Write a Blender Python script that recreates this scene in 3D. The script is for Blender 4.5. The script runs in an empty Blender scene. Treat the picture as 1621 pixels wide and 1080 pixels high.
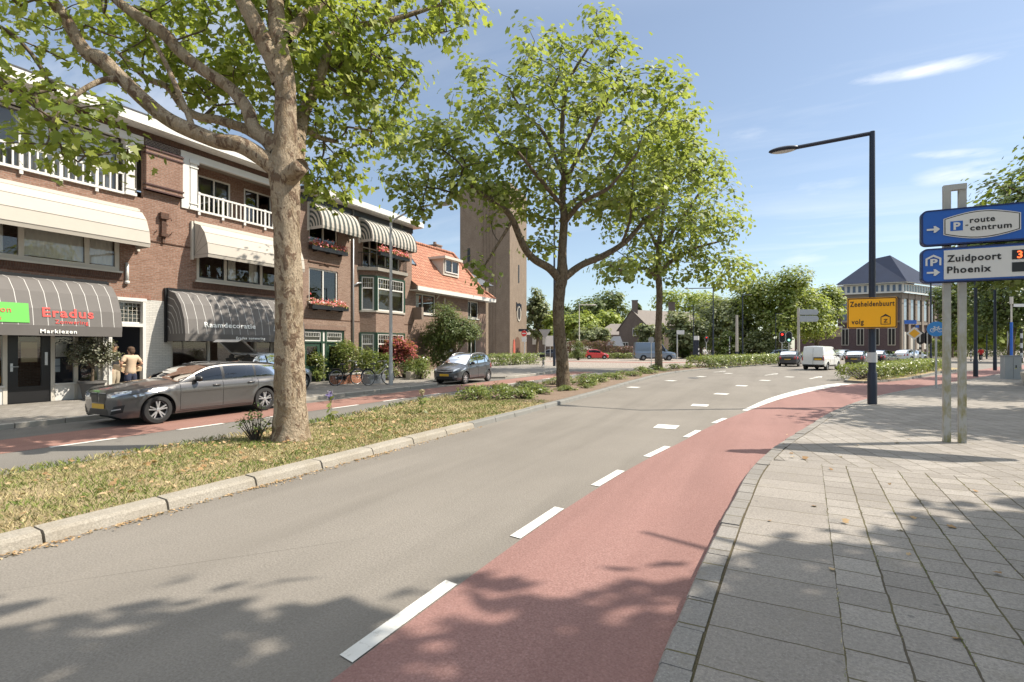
import bpy, bmesh, math, random
import numpy as np
from mathutils import Vector, Matrix, Euler
from mathutils.bvhtree import BVHTree
from mathutils.geometry import delaunay_2d_cdt
R = math.radians
SC = bpy.context.scene
COL = SC.collection
rng = np.random.default_rng(7)
random.seed(7)

# ---------------------------------------------------------------- camera, sky, sun, exposure
YAW = 27.085
cam = bpy.data.cameras.new('camera'); camo = bpy.data.objects.new('camera', cam); COL.objects.link(camo)
cam.sensor_width = 36; cam.lens = 18.0; cam.shift_y = 10/1621; cam.clip_end = 3000; cam.clip_start = .05
camo.location = (0, 0, 1.8); camo.rotation_euler = (R(90), 0, R(YAW))
SC.camera = camo

SUN_DIR = Vector((.845, .5345, 1.15)).normalized()      # towards the sun
SUN_EL = math.asin(SUN_DIR.z)
w = bpy.data.worlds.new('World'); SC.world = w; w.use_nodes = True
nt = w.node_tree; nt.nodes.clear()
out = nt.nodes.new('ShaderNodeOutputWorld'); bg = nt.nodes.new('ShaderNodeBackground')
sky = nt.nodes.new('ShaderNodeTexSky'); sky.sky_type = 'NISHITA'; sky.sun_disc = False
sky.sun_elevation = SUN_EL; sky.sun_rotation = math.atan2(SUN_DIR.x, SUN_DIR.y)
sky.air_density = 1.0; sky.dust_density = .6; sky.ozone_density = 1.6; sky.altitude = 0
bg.inputs['Strength'].default_value = .13
# cirrus: streaks laid over the sky dome by direction
tc = nt.nodes.new('ShaderNodeTexCoord')
sep = nt.nodes.new('ShaderNodeSeparateXYZ'); nt.links.new(tc.outputs['Generated'], sep.inputs[0])
def wm(op, a, b=None):
    n = nt.nodes.new('ShaderNodeMath'); n.operation = op
    for i, v in enumerate((a, b)):
        if v is None: continue
        if isinstance(v, (int, float)): n.inputs[i].default_value = v
        else: nt.links.new(v, n.inputs[i])
    return n.outputs[0]
zc = wm('MAXIMUM', wm('ADD', sep.outputs[2], .12), .03)
u_ = wm('DIVIDE', sep.outputs[0], zc); v_ = wm('DIVIDE', sep.outputs[1], zc)
cmb = nt.nodes.new('ShaderNodeCombineXYZ'); nt.links.new(u_, cmb.inputs[0]); nt.links.new(v_, cmb.inputs[1])
mp = nt.nodes.new('ShaderNodeMapping'); nt.links.new(cmb.outputs[0], mp.inputs[0])
mp.inputs['Rotation'].default_value = (0, 0, R(24)); mp.inputs['Scale'].default_value = (.55, 2.6, 1); mp.inputs['Location'].default_value = (3.1, 1.35, 0)
nz = nt.nodes.new('ShaderNodeTexNoise'); nt.links.new(mp.outputs[0], nz.inputs['Vector'])
nz.inputs['Scale'].default_value = 1.0; nz.inputs['Detail'].default_value = 9; nz.inputs['Roughness'].default_value = .6; nz.inputs['Distortion'].default_value = .5
nz2 = nt.nodes.new('ShaderNodeTexNoise'); nt.links.new(cmb.outputs[0], nz2.inputs['Vector']); nz2.inputs['Scale'].default_value = .45; nz2.inputs['Detail'].default_value = 3
mr = nt.nodes.new('ShaderNodeMapRange'); nt.links.new(nz.outputs['Fac'], mr.inputs[0])
mr.inputs[1].default_value = .50; mr.inputs[2].default_value = .80
mr2 = nt.nodes.new('ShaderNodeMapRange'); nt.links.new(nz2.outputs['Fac'], mr2.inputs[0]); mr2.inputs[1].default_value = .42; mr2.inputs[2].default_value = .66
cf = wm('MULTIPLY', mr.outputs[0], mr2.outputs[0]); cf = wm('ADD', wm('MULTIPLY', cf, .55), .10)
# a few long wisps: each a soft band about a direction in the sky, broken up by noise
def wisp(c, a, ln, wd, amt):
    c, a = Vector(c), Vector(a); a = (a-c*a.dot(c)).normalized(); n_ = c.cross(a)
    def dot(v):
        q = nt.nodes.new('ShaderNodeVectorMath'); q.operation = 'DOT_PRODUCT'; nt.links.new(tc.outputs['Generated'], q.inputs[0]); q.inputs[1].default_value = v; return q.outputs['Value']
    def fall(v, w_):
        m = nt.nodes.new('ShaderNodeMapRange'); m.interpolation_type = 'SMOOTHSTEP'; nt.links.new(wm('ABSOLUTE', v), m.inputs[0]); m.inputs[1].default_value = 0; m.inputs[2].default_value = w_; m.inputs[3].default_value = 1; m.inputs[4].default_value = 0; return m.outputs[0]
    wob = wm('MULTIPLY', wm('SUBTRACT', nz2.outputs['Fac'], .5), wd*1.6)
    f = wm('MULTIPLY', fall(dot(a), ln), fall(wm('ADD', dot(n_), wob), wd)); f = wm('MULTIPLY', f, wm('GREATER_THAN', dot(c), 0))
    return wm('MULTIPLY', f, wm('MULTIPLY', mrw.outputs[0], amt))
nzw = nt.nodes.new('ShaderNodeTexNoise'); mpw = nt.nodes.new('ShaderNodeMapping'); nt.links.new(tc.outputs['Generated'], mpw.inputs[0]); mpw.inputs['Rotation'].default_value = (0, 0, R(35)); mpw.inputs['Scale'].default_value = (7, 7, 34); nt.links.new(mpw.outputs[0], nzw.inputs['Vector'])
nzw.inputs['Scale'].default_value = 1; nzw.inputs['Detail'].default_value = 8; nzw.inputs['Roughness'].default_value = .62
mrw = nt.nodes.new('ShaderNodeMapRange'); nt.links.new(nzw.outputs['Fac'], mrw.inputs[0]); mrw.inputs[1].default_value = .34; mrw.inputs[2].default_value = .66
for t_ in (wisp((0.192, 0.901, 0.388), (0.316, 0.872, 0.373), 0.147, 0.0151, 1.00),
           wisp((0.233, 0.933, 0.273), (0.330, 0.909, 0.255), 0.117, 0.0111, 0.80),
           wisp((0.231, 0.942, 0.246), (0.309, 0.919, 0.244), 0.094, 0.0241, 0.90),
           wisp((-0.035, 0.935, 0.352), (0.032, 0.936, 0.350), 0.076, 0.0291, 0.35),
           wisp((-0.340, 0.766, 0.546), (-0.335, 0.788, 0.516), 0.043, 0.0197, 0.50),
           wisp((0.066, 0.963, 0.263), (0.164, 0.945, 0.284), 0.118, 0.0737, 0.35),
           wisp((0.047, 0.988, 0.150), (0.138, 0.978, 0.155), 0.105, 0.0235, 0.50)): cf = wm('MAXIMUM', cf, t_)
mix = nt.nodes.new('ShaderNodeMix'); mix.data_type = 'RGBA'
hsv = nt.nodes.new('ShaderNodeHueSaturation'); hsv.inputs['Saturation'].default_value = .92; hsv.inputs['Hue'].default_value = .503; nt.links.new(sky.outputs[0], hsv.inputs['Color'])
pale = nt.nodes.new('ShaderNodeMix'); pale.data_type = 'RGBA'; pale.blend_type = 'MULTIPLY'; pale.inputs[0].default_value = 1; nt.links.new(hsv.outputs[0], pale.inputs[6]); pale.inputs[7].default_value = (.56, .60, .60, 1)
# bright overhead fill, added out of view to lift the shade; streaks lower down
zenith_fill = nt.nodes.new('ShaderNodeMapRange'); zenith_fill.interpolation_type = 'SMOOTHSTEP'; nt.links.new(sep.outputs[2], zenith_fill.inputs[0]); zenith_fill.inputs[1].default_value = .52; zenith_fill.inputs[2].default_value = .85
vl = nt.nodes.new('ShaderNodeMix'); vl.data_type = 'RGBA'; nt.links.new(wm('MULTIPLY', zenith_fill.outputs[0], .9), vl.inputs[0]); nt.links.new(pale.outputs[2], vl.inputs[6]); vl.inputs[7].default_value = (7.6, 8.0, 8.5, 1)
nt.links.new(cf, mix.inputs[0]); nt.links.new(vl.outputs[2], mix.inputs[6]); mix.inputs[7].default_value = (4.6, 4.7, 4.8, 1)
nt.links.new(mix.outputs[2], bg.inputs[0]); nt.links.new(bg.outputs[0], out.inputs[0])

sl = bpy.data.lights.new('sun', 'SUN'); so = bpy.data.objects.new('sun', sl); COL.objects.link(so)
sl.energy = 4.3; sl.angle = R(.55); sl.color = (1, .92, .80)
so.rotation_euler = SUN_DIR.to_track_quat('Z', 'Y').to_euler(); so.location = (30, 20, 60)
SC.view_settings.view_transform = 'Standard'; SC.view_settings.look = 'None'
SC.view_settings.gamma = 1; SC.view_settings.use_curve_mapping = False
SC.view_settings.exposure = 1.02

# ---------------------------------------------------------------- surveying helpers (street axis = +Y, camera height 1.8)
F_ = 810.5; TS = math.sin(R(YAW)); TC = math.cos(R(YAW))
def G(px, py, z=0.):
    a = (px-F_)/F_; d = (1.8-z)*F_/(py-550); x = a*d
    return Vector((TC*x-TS*d, TS*x+TC*d, z))
def D(px, d, z=0.):
    x = (px-F_)/F_*d
    return Vector((TC*x-TS*d, TS*x+TC*d, z))
def HT(py, d): return 1.8+(550-py)/F_*d

# ---------------------------------------------------------------- object helpers
def tag(o, label=None, cat=None, group=None, kind=None):
    if label: o['label'] = label
    if cat: o['category'] = cat
    if group: o['group'] = group
    if kind: o['kind'] = kind
    return o
def thing(name, label, cat, loc=(0, 0, 0), rz=0, group=None):
    o = bpy.data.objects.new(name, None); COL.objects.link(o); o.empty_display_size = .2
    o.location = loc; o.rotation_euler = (0, 0, rz)
    return tag(o, label, cat, group)
def link(name, me, parent=None, mats=()):
    o = bpy.data.objects.new(name, me); COL.objects.link(o)
    for m in mats: me.materials.append(m)
    if parent: o.parent = parent
    return o
def kids(o): return [c for c in COL.objects if c.parent == o]
def dup(root, loc=None, rz=None, label=None, group=None, scale=None):
    r = root.copy(); COL.objects.link(r)
    if loc is not None: r.location = loc
    if rz is not None: r.rotation_euler = (0, 0, rz)
    if scale is not None: r.scale = scale
    if label: r['label'] = label
    if group: r['group'] = group
    for ch in list(root.children):
        c = ch.copy(); COL.objects.link(c); c.parent = r
        for g in ch.children:
            d = g.copy(); COL.objects.link(d); d.parent = c
    return r
class MB:
    def __init__(s): s.v = []; s.f = []; s.m = []
    def add(s, vs, fs, m=0):
        k = len(s.v); s.v += [tuple(p) for p in vs]
        for f in fs: s.f.append(tuple(i+k for i in f)); s.m.append(m)
        return s
    def quad(s, a, b, c, d, m=0): return s.add((a, b, c, d), ((0, 1, 2, 3),), m)
    def box(s, x0, x1, y0, y1, z0, z1, m=0):
        if x0 > x1: x0, x1 = x1, x0
        if y0 > y1: y0, y1 = y1, y0
        if z0 > z1: z0, z1 = z1, z0
        return s.add([(x0, y0, z0), (x1, y0, z0), (x1, y1, z0), (x0, y1, z0), (x0, y0, z1), (x1, y0, z1), (x1, y1, z1), (x0, y1, z1)],
                     [(0, 3, 2, 1), (4, 5, 6, 7), (0, 1, 5, 4), (1, 2, 6, 5), (2, 3, 7, 6), (3, 0, 4, 7)], m)
    def obox(s, c, sx, sy, sz, rz=0, m=0, rx=0, ry=0):     # centred oriented box
        M = Matrix.Translation(c) @ Euler((rx, ry, rz)).to_matrix().to_4x4()
        p = [M @ Vector((a*sx/2, b*sy/2, e*sz/2)) for e in (-1, 1) for a, b in ((-1, -1), (1, -1), (1, 1), (-1, 1))]
        return s.add(p, [(0, 3, 2, 1), (4, 5, 6, 7), (0, 1, 5, 4), (1, 2, 6, 5), (2, 3, 7, 6), (3, 0, 4, 7)], m)
    def prism(s, poly, a, b, axis='z', m=0, cap=True):      # poly in the two other axes, extruded from a to b
        n = len(poly)
        def P(p, t): return {'z': (p[0], p[1], t), 'x': (t, p[0], p[1]), 'y': (p[0], t, p[1])}[axis]
        vs = [P(p, a) for p in poly]+[P(p, b) for p in poly]
        fs = [(i, (i+1) % n, n+(i+1) % n, n+i) for i in range(n)]
        if cap: fs += [tuple(range(n))[::-1], tuple(range(n, 2*n))]
        return s.add(vs, fs, m)
    def tube(s, pts, r, n=8, m=0, cap=True):
        pts = [Vector(p) for p in pts]; rs = r if hasattr(r, '__len__') else [r]*len(pts)
        vs = []; ref = None
        for i, p in enumerate(pts):
            t = (pts[min(i+1, len(pts)-1)]-pts[max(i-1, 0)]).normalized()
            if ref is None:
                ref = Vector((0, 0, 1)) if abs(t.z) < .9 else Vector((1, 0, 0))
            u = (ref-t*ref.dot(t)).normalized(); ref = u; v = t.cross(u)
            for k in range(n):
                a = 2*math.pi*k/n; vs.append(p+(u*math.cos(a)+v*math.sin(a))*rs[i])
        fs = [(i*n+k, i*n+(k+1) % n, (i+1)*n+(k+1) % n, (i+1)*n+k) for i in range(len(pts)-1) for k in range(n)]
        if cap: fs += [tuple(range(n))[::-1], tuple((len(pts)-1)*n+k for k in range(n))]
        return s.add(vs, fs, m)
    def lathe(s, prof, c=(0, 0, 0), n=16, axis='z', m=0, cap=True):   # prof: (r, h)
        vs = []; c = Vector(c)
        for r, h in prof:
            for k in range(n):
                a = 2*math.pi*k/n; x, y = r*math.cos(a), r*math.sin(a)
                vs.append(c+Vector({'z': (x, y, h), 'y': (x, h, y), 'x': (h, x, y)}[axis]))
        fs = [(i*n+k, i*n+(k+1) % n, (i+1)*n+(k+1) % n, (i+1)*n+k) for i in range(len(prof)-1) for k in range(n)]
        if cap: fs += [tuple(range(n))[::-1], tuple((len(prof)-1)*n+k for k in range(n))]
        return s.add(vs, fs, m)
    def ball(s, c, rx, ry, rz, n=12, k=8, m=0):
        prof = [(math.sin(math.pi*i/k), -math.cos(math.pi*i/k)) for i in range(k+1)]
        vs = []
        for r, h in prof:
            for j in range(n):
                a = 2*math.pi*j/n; vs.append((c[0]+rx*max(r, .01)*math.cos(a), c[1]+ry*max(r, .01)*math.sin(a), c[2]+rz*h))
        fs = [(i*n+j, i*n+(j+1) % n, (i+1)*n+(j+1) % n, (i+1)*n+j) for i in range(k) for j in range(n)]
        return s.add(vs, fs, m)
    def mesh(s, name, mats, smooth=False, fix=True):
        me = bpy.data.meshes.new(name); me.from_pydata(s.v, [], s.f)
        for m in (mats if isinstance(mats, (list, tuple)) else [mats]): me.materials.append(m)
        if any(s.m): me.polygons.foreach_set('material_index', s.m)
        if fix:
            bm = bmesh.new(); bm.from_mesh(me); bmesh.ops.recalc_face_normals(bm, faces=bm.faces); bm.to_mesh(me); bm.free()
        if smooth is True: me.polygons.foreach_set('use_smooth', [True]*len(me.polygons))
        elif smooth: me.polygons.foreach_set('use_smooth', [True]*len(me.polygons)); me.set_sharp_from_angle(angle=R(smooth))
        me.update(); return me
    def build(s, name, mats, parent=None, smooth=False, fix=True):
        return link(name, s.mesh(name, mats, smooth, fix), parent)
def np_mesh(name, V, faces_flat, counts, mats, parent=None, smooth=False, mi=None):
    me = bpy.data.meshes.new(name); V = np.asarray(V, np.float32)
    me.vertices.add(len(V)); me.vertices.foreach_set('co', V.ravel())
    counts = np.asarray(counts, np.int32); faces_flat = np.asarray(faces_flat, np.int32)
    me.loops.add(len(faces_flat)); me.loops.foreach_set('vertex_index', faces_flat)
    me.polygons.add(len(counts)); st = np.zeros(len(counts), np.int32); st[1:] = np.cumsum(counts)[:-1]
    me.polygons.foreach_set('loop_start', st); me.polygons.foreach_set('loop_total', counts)
    for m in (mats if isinstance(mats, (list, tuple)) else [mats]): me.materials.append(m)
    if mi is not None: me.polygons.foreach_set('material_index', np.asarray(mi, np.int32))
    if smooth: me.polygons.foreach_set('use_smooth', np.ones(len(counts), bool))
    me.update(calc_edges=True); me.validate()
    return link(name, me, parent)
_fonts = {}
def text_obj(name, s, size, mat, M, parent=None, depth=.004, align='LEFT', space=1.0, bold=0., xs=1.0):
    cu = bpy.data.curves.new(name, 'FONT'); cu.body = s; cu.size = size; cu.extrude = depth; cu.align_x = align
    cu.space_character = space; cu.offset = bold; cu.resolution_u = 3
    o = bpy.data.objects.new('tmp', cu); COL.objects.link(o)
    me = bpy.data.meshes.new_from_object(o.evaluated_get(bpy.context.evaluated_depsgraph_get()))
    bpy.data.objects.remove(o); bpy.data.curves.remove(cu)
    me.transform(Matrix.Diagonal((xs, 1, 1, 1))); me.transform(M); me.name = name; me.materials.clear(); me.materials.append(mat)
    ob = bpy.data.objects.new(name, me); COL.objects.link(ob)
    if parent: ob.parent = parent
    return ob
def frame(origin, xdir, ydir):       # matrix that puts text x along xdir, y along ydir
    x = Vector(xdir).normalized(); y = Vector(ydir).normalized(); z = x.cross(y)
    M = Matrix((x, y, z)).transposed().to_4x4(); M.translation = Vector(origin); return M
def spline(pts, n=6):
    pts = [np.array(p, float) for p in pts]; P = [2*pts[0]-pts[1]]+pts+[2*pts[-1]-pts[-2]]; o = []
    for i in range(1, len(P)-2):
        for k in range(n):
            t = k/n
            o.append(.5*((2*P[i])+(-P[i-1]+P[i+1])*t+(2*P[i-1]-5*P[i]+4*P[i+1]-P[i+2])*t*t+(-P[i-1]+3*P[i]-3*P[i+1]+P[i+2])*t**3))
    o.append(pts[-1]); return np.array(o)

# ---------------------------------------------------------------- materials
class NM:
    def __init__(s, name, rough=.7, spec=.5, metal=0.):
        s.m = bpy.data.materials.new(name); s.m.use_nodes = True; s.t = s.m.node_tree; s.n = s.t.nodes; s.l = s.t.links
        s.b = s.n['Principled BSDF']; s.b.inputs['Roughness'].default_value = rough; s.b.inputs['Metallic'].default_value = metal
        s.b.inputs['Specular IOR Level'].default_value = spec
    def node(s, t, **kw):
        n = s.n.new(t)
        for k, v in kw.items():
            if isinstance(k, str) and hasattr(n, k): setattr(n, k, v)
        return n
    def set(s, n, i, v):
        if isinstance(v, bpy.types.NodeSocket): s.l.new(v, n.inputs[i])
        else: n.inputs[i].default_value = (*v, 1) if isinstance(v, tuple) and len(v) == 3 and n.inputs[i].type == 'RGBA' else v
    def pos(s):
        return s.node('ShaderNodeNewGeometry').outputs['Position']
    def obj(s): return s.node('ShaderNodeTexCoord').outputs['Object']
    def mapping(s, v, scale=(1, 1, 1), rot=(0, 0, 0), loc=(0, 0, 0)):
        n = s.node('ShaderNodeMapping'); s.l.new(v, n.inputs[0]); n.inputs['Scale'].default_value = scale; n.inputs['Rotation'].default_value = rot; n.inputs['Location'].default_value = loc
        return n.outputs[0]
    def noise(s, v, scale, detail=4, rough=.55, dist=0):
        n = s.node('ShaderNodeTexNoise'); s.l.new(v, n.inputs['Vector'])
        n.inputs['Scale'].default_value = scale; n.inputs['Detail'].default_value = detail; n.inputs['Roughness'].default_value = rough; n.inputs['Distortion'].default_value = dist
        return n.outputs['Fac']
    def voro(s, v, scale, feat='F1', out='Distance'):
        n = s.node('ShaderNodeTexVoronoi', feature=feat); s.l.new(v, n.inputs['Vector']); n.inputs['Scale'].default_value = scale; return n.outputs[out]
    def ramp(s, f, stops, const=False):
        n = s.node('ShaderNodeValToRGB'); s.l.new(f, n.inputs[0]); e = n.color_ramp.elements
        if const: n.color_ramp.interpolation = 'CONSTANT'
        while len(e) < len(stops): e.new(.5)
        for k, (p, c) in enumerate(stops):
            e[k].position = p; e[k].color = (*c, 1) if not isinstance(c, (int, float)) else (c, c, c, 1)
        return n.outputs[0]
    def mix(s, f, a, b, mode='MIX'):
        n = s.node('ShaderNodeMix', data_type='RGBA', blend_type=mode); s.set(n, 0, f); s.set(n, 6, a); s.set(n, 7, b); return n.outputs[2]
    def math(s, op, a, b=0.):
        n = s.node('ShaderNodeMath', operation=op); s.set(n, 0, a); s.set(n, 1, b); return n.outputs[0]
    def rmap(s, f, a, b, c=0., d=1.):
        n = s.node('ShaderNodeMapRange'); s.l.new(f, n.inputs[0]); n.inputs[1].default_value = a; n.inputs[2].default_value = b; n.inputs[3].default_value = c; n.inputs[4].default_value = d; return n.outputs[0]
    def island(s): return s.node('ShaderNodeNewGeometry').outputs['Random Per Island']
    def col(s, c): s.set(s.b, 'Base Color', c); return s
    def rough(s, c): s.set(s.b, 'Roughness', c); return s
    def bump(s, h, strength=.3, dist=.01):
        n = s.node('ShaderNodeBump'); n.inputs['Strength'].default_value = strength; n.inputs['Distance'].default_value = dist
        s.l.new(h, n.inputs['Height']); s.l.new(n.outputs[0], s.b.inputs['Normal']); return s
    def wallco(s, v=None):     # in-plane coordinates for vertical walls facing either axis
        g = s.node('ShaderNodeNewGeometry'); p = s.node('ShaderNodeSeparateXYZ'); s.l.new(g.outputs['Position'], p.inputs[0])
        n = s.node('ShaderNodeSeparateXYZ'); s.l.new(g.outputs['True Normal'], n.inputs[0])
        f = s.math('GREATER_THAN', s.math('ABSOLUTE', n.outputs[0]), .6)
        m = s.node('ShaderNodeMix', data_type='FLOAT'); s.set(m, 0, f); s.set(m, 2, p.outputs[0]); s.set(m, 3, p.outputs[1])
        c = s.node('ShaderNodeCombineXYZ'); s.l.new(m.outputs[0], c.inputs[0]); s.l.new(p.outputs[2], c.inputs[1]); s.l.new(f, c.inputs[2])
        return c.outputs[0]
    def brick(s, v, c1, c2, mortar, bw, bh, ms=.01, bias=0., off=.5, smooth=.1):
        n = s.node('ShaderNodeTexBrick'); s.l.new(v, n.inputs['Vector']); n.offset = off
        s.set(n, 'Color1', c1); s.set(n, 'Color2', c2); s.set(n, 'Mortar', mortar)
        n.inputs['Scale'].default_value = 1; n.inputs['Mortar Size'].default_value = ms; n.inputs['Mortar Smooth'].default_value = smooth; n.inputs['Bias'].default_value = bias
        n.inputs['Brick Width'].default_value = bw; n.inputs['Row Height'].default_value = bh
        return n.outputs['Color'], n.outputs['Fac']
def plain(name, c, rough=.6, metal=0., var=.12, scale=6., bump=0., spec=.5, coat=0.):
    M = NM(name, rough, spec, metal); f = M.noise(M.obj(), scale, 5, .6)
    M.col(M.mix(f, tuple(x*(1-var) for x in c), tuple(min(1, x*(1+var)) for x in c)))
    if bump: M.bump(M.noise(M.obj(), scale*6, 4), bump, .005)
    if coat: M.b.inputs['Coat Weight'].default_value = coat; M.b.inputs['Coat Roughness'].default_value = .04
    return M.m
def mat_brick(name, c1, c2, mortar, bw=.22, bh=.0625, ms=.009, stain=.35, lo=.55):
    M = NM(name, .85, .25); v = M.wallco()
    col, fac = M.brick(v, c1, c2, mortar, bw, bh, ms)
    h = M.noise(v, 14., 2); col = M.mix(M.rmap(h, .35, .7, 0, .55), col, tuple(x*lo for x in c1))
    st = M.noise(M.mapping(v, (1.2, .5, 1)), 1.1, 6, .6)
    col = M.mix(M.rmap(st, .3, .75, 0, stain), col, tuple(x*.6 for x in c1))
    M.col(col); M.bump(M.math('SUBTRACT', M.noise(v, 90., 2), M.math('MULTIPLY', fac, 1.2)), .35, .012)
    return M.m
BR1 = mat_brick('red_brown_brick', (.225, .118, .08), (.325, .192, .142), (.28, .24, .2))
BR2 = mat_brick('dusky_brown_brick', (.225, .14, .10), (.31, .21, .16), (.28, .235, .2))
BRD = mat_brick('dark_soldier_brick', (.085, .042, .028), (.13, .065, .045), (.12, .09, .07), .0625, .22)
BRT = mat_brick('tower_brick', (.185, .135, .095), (.265, .20, .145), (.30, .25, .2), .22, .065, .01, .5)
BRX = mat_brick('church_pale_brick', (.30, .225, .16), (.38, .29, .21), (.33, .27, .21), .22, .065, .01, .3)
BRP = mat_brick('purple_brown_brick', (.085, .048, .055), (.13, .08, .082), (.2, .17, .16), .22, .065, .01, .3)
BRG = mat_brick('grey_brown_brick', (.16, .12, .10), (.22, .17, .14), (.2, .17, .15))
BRO = mat_brick('orange_garden_brick', (.34, .12, .06), (.42, .18, .09), (.3, .24, .2))
BRW = mat_brick('white_painted_brick', (.48, .465, .43), (.56, .54, .49), (.30, .285, .26), .22, .0625, .006, .12, .88)
WHITE = plain('white_paint', (.58, .565, .53), .45, 0, .05, 3)
CREAMP = plain('cream_paint', (.50, .465, .40), .5, 0, .06, 3)
GREENP = plain('dark_green_paint', (.020, .05, .032), .35, 0, .15, 3)
BLACKP = plain('black_paint', (.012, .012, .013), .35, 0, .2, 4)
DARKMET = plain('dark_grey_metal', (.022, .027, .042), .42, .3, .15, 3)
GREYMET = plain('grey_metal', (.34, .35, .36), .45, .5, .1, 4)
GALV = plain('galvanised_steel', (.42, .42, .41), .5, .4, .12, 8)
ALU = plain('aluminium', (.55, .55, .56), .35, .8, .06, 8)
RUBBER = plain('rubber', (.018, .018, .018), .8, 0, .2, 10)
STONE = plain('pale_stone', (.38, .35, .30), .8, 0, .15, 5, .2)
SLATE = plain('slate', (.07, .075, .085), .6, 0, .25, 2, .2)
ROOFP = plain('bitumen_roof', (.08, .08, .085), .9, 0, .2, 2)
DARKIN = plain('dark_interior', (.02, .018, .016), .9, 0, .3, 1)
WOODIN = plain('interior_plaster', (.25, .22, .18), .9, 0, .2, 1)
CREAMF = plain('cream_canvas', (.42, .385, .335), .85, 0, .07, 2.2, .15, .2)
GREYF = plain('charcoal_canvas', (.135, .125, .118), .85, 0, .12, 2.2, .15, .2)
PINST = plain('white_pinstripe', (.45, .44, .42), .85, 0, .05, 3)
GSTR = plain('dark_green_stripe', (.05, .06, .055), .85, 0, .12, 3)
LETW = plain('white_letter', (.75, .74, .70), .5, 0, .03, 3)
LETR = plain('red_letter', (.60, .06, .05), .5, 0, .05, 3)
LETK = plain('black_letter', (.012, .012, .014), .5, 0, .05, 3)
SIGNG = plain('green_sign', (.10, .40, .06), .45, 0, .06, 3)
SIGNB = plain('traffic_sign_blue', (.014, .10, .42), .35, 0, .06, 3)
SIGNW = plain('sign_white', (.62, .61, .59), .4, 0, .04, 3)
SIGNY = plain('sign_yellow', (.95, .44, .004), .4, 0, .04, 3)
SIGNR = plain('sign_red', (.55, .02, .015), .4, 0, .05, 3)
PLATEY = plain('number_plate_yellow', (.62, .36, .03), .4, 0, .06, 6)
TERRA = plain('terracotta', (.34, .14, .07), .8, 0, .15, 6)
POTG = plain('grey_pot', (.10, .095, .09), .7, 0, .15, 6)
SKIN = plain('skin', (.42, .235, .155), .55, 0, .05, 6)
def mat_glass(name, tint=.55, refl=.09):
    M = NM(name); n = M.n; n.remove(M.b); o = n['Material Output']
    tr = M.node('ShaderNodeBsdfTransparent'); tr.inputs[0].default_value = (tint, tint, tint*.98, 1)
    gl = M.node('ShaderNodeBsdfGlossy'); gl.inputs['Roughness'].default_value = .015
    fr = M.node('ShaderNodeFresnel'); fr.inputs[0].default_value = 1.5
    mx = M.node('ShaderNodeMixShader'); M.l.new(M.math('ADD', fr.outputs[0], refl), mx.inputs[0])
    M.l.new(tr.outputs[0], mx.inputs[1]); M.l.new(gl.outputs[0], mx.inputs[2]); M.l.new(mx.outputs[0], o.inputs[0]); return M.m
GLASS = mat_glass('window_glass', .93, .05)
CARGL = mat_glass('tinted_car_glass', .20, .02)
def mat_curtain():
    M = NM('curtain_cloth', .9, .1); M.col(M.mix(M.noise(M.obj(), 3., 3), (.70, .68, .63), (.80, .785, .74)))
    return M.m
CURT = mat_curtain()
def mat_emit(name, c, st):
    M = NM(name, .4); M.col(c); M.b.inputs['Emission Color'].default_value = (*c, 1); M.b.inputs['Emission Strength'].default_value = st; return M.m
REDLAMP = mat_emit('red_lamp', (.8, .03, .02), 1.4); GREENLAMP = mat_emit('green_lamp', (.3, .9, .6), 1.2); LEDR = mat_emit('amber_led', (.9, .12, .03), 1.2)
TAILR = plain('red_tail_lamp', (.35, .01, .01), .15, 0, .1, 6, coat=1.)
HEADL = plain('headlamp_glass', (.5, .52, .55), .08, .6, .2, 12, coat=1.)
def mat_paint(name, c, metal=.4, rough=.32):
    M = NM(name, rough, .5, metal); f = M.noise(M.obj(), 900., 1); d = M.noise(M.obj(), 2.5, 5)
    col = M.mix(M.rmap(f, .3, .7), tuple(x*.85 for x in c), tuple(min(1, x*1.15) for x in c))
    M.col(M.mix(M.rmap(d, .5, .8, 0, .12), col, (.2, .19, .175)))
    M.b.inputs['Coat Weight'].default_value = 1; M.b.inputs['Coat Roughness'].default_value = .05; return M.m

def mat_asphalt(name, c, c2, speck, wear=.4):
    M = NM(name, .9, .2); p = M.pos()
    a = M.noise(p, 62., 4, .8); b = M.voro(p, 48.); big = M.noise(p, .35, 5, .6); mid = M.noise(M.mapping(p, (1.6, .25, 1)), 1.2, 4)
    col = M.mix(M.rmap(a, .34, .66), tuple(x*.80 for x in c), tuple(x*1.12 for x in c2))
    col = M.mix(M.rmap(b, .0, .42, .45, 0), col, speck)
    col = M.mix(M.rmap(big, .35, .7, 0, wear), col, tuple(x*.78 for x in c))
    col = M.mix(M.rmap(M.noise(M.mapping(p, (1.1, .07, 1)), 1., 4), .48, .62, 0, .30), col, tuple(x*.72 for x in c)); col = M.mix(M.rmap(mid, .45, .75, 0, .28), col, tuple(min(1, x*1.35) for x in c))
    cr = M.noise(p, 7., 6, .7); col = M.mix(M.rmap(cr, .62, .8, 0, .25), col, tuple(x*.6 for x in c))
    dv = M.node('ShaderNodeVectorMath', operation='ADD'); M.l.new(p, dv.inputs[0]); M.l.new(M.mix(1., (0, 0, 0), M.node('ShaderNodeTexNoise').outputs['Color']), dv.inputs[1])
    ck = M.voro(dv.outputs[0], .28, 'DISTANCE_TO_EDGE'); col = M.mix(M.math('MULTIPLY', M.rmap(ck, .0, .004, .4, 0), M.rmap(M.noise(p, .22, 2), .54, .62)), col, tuple(x*.4 for x in c))
    M.col(col); M.bump(M.math('ADD', a, b), .4, .006); return M.m
ASPH = mat_asphalt('pale_worn_asphalt', (.158, .142, .122), (.218, .198, .173), (.285, .26, .23))
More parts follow.
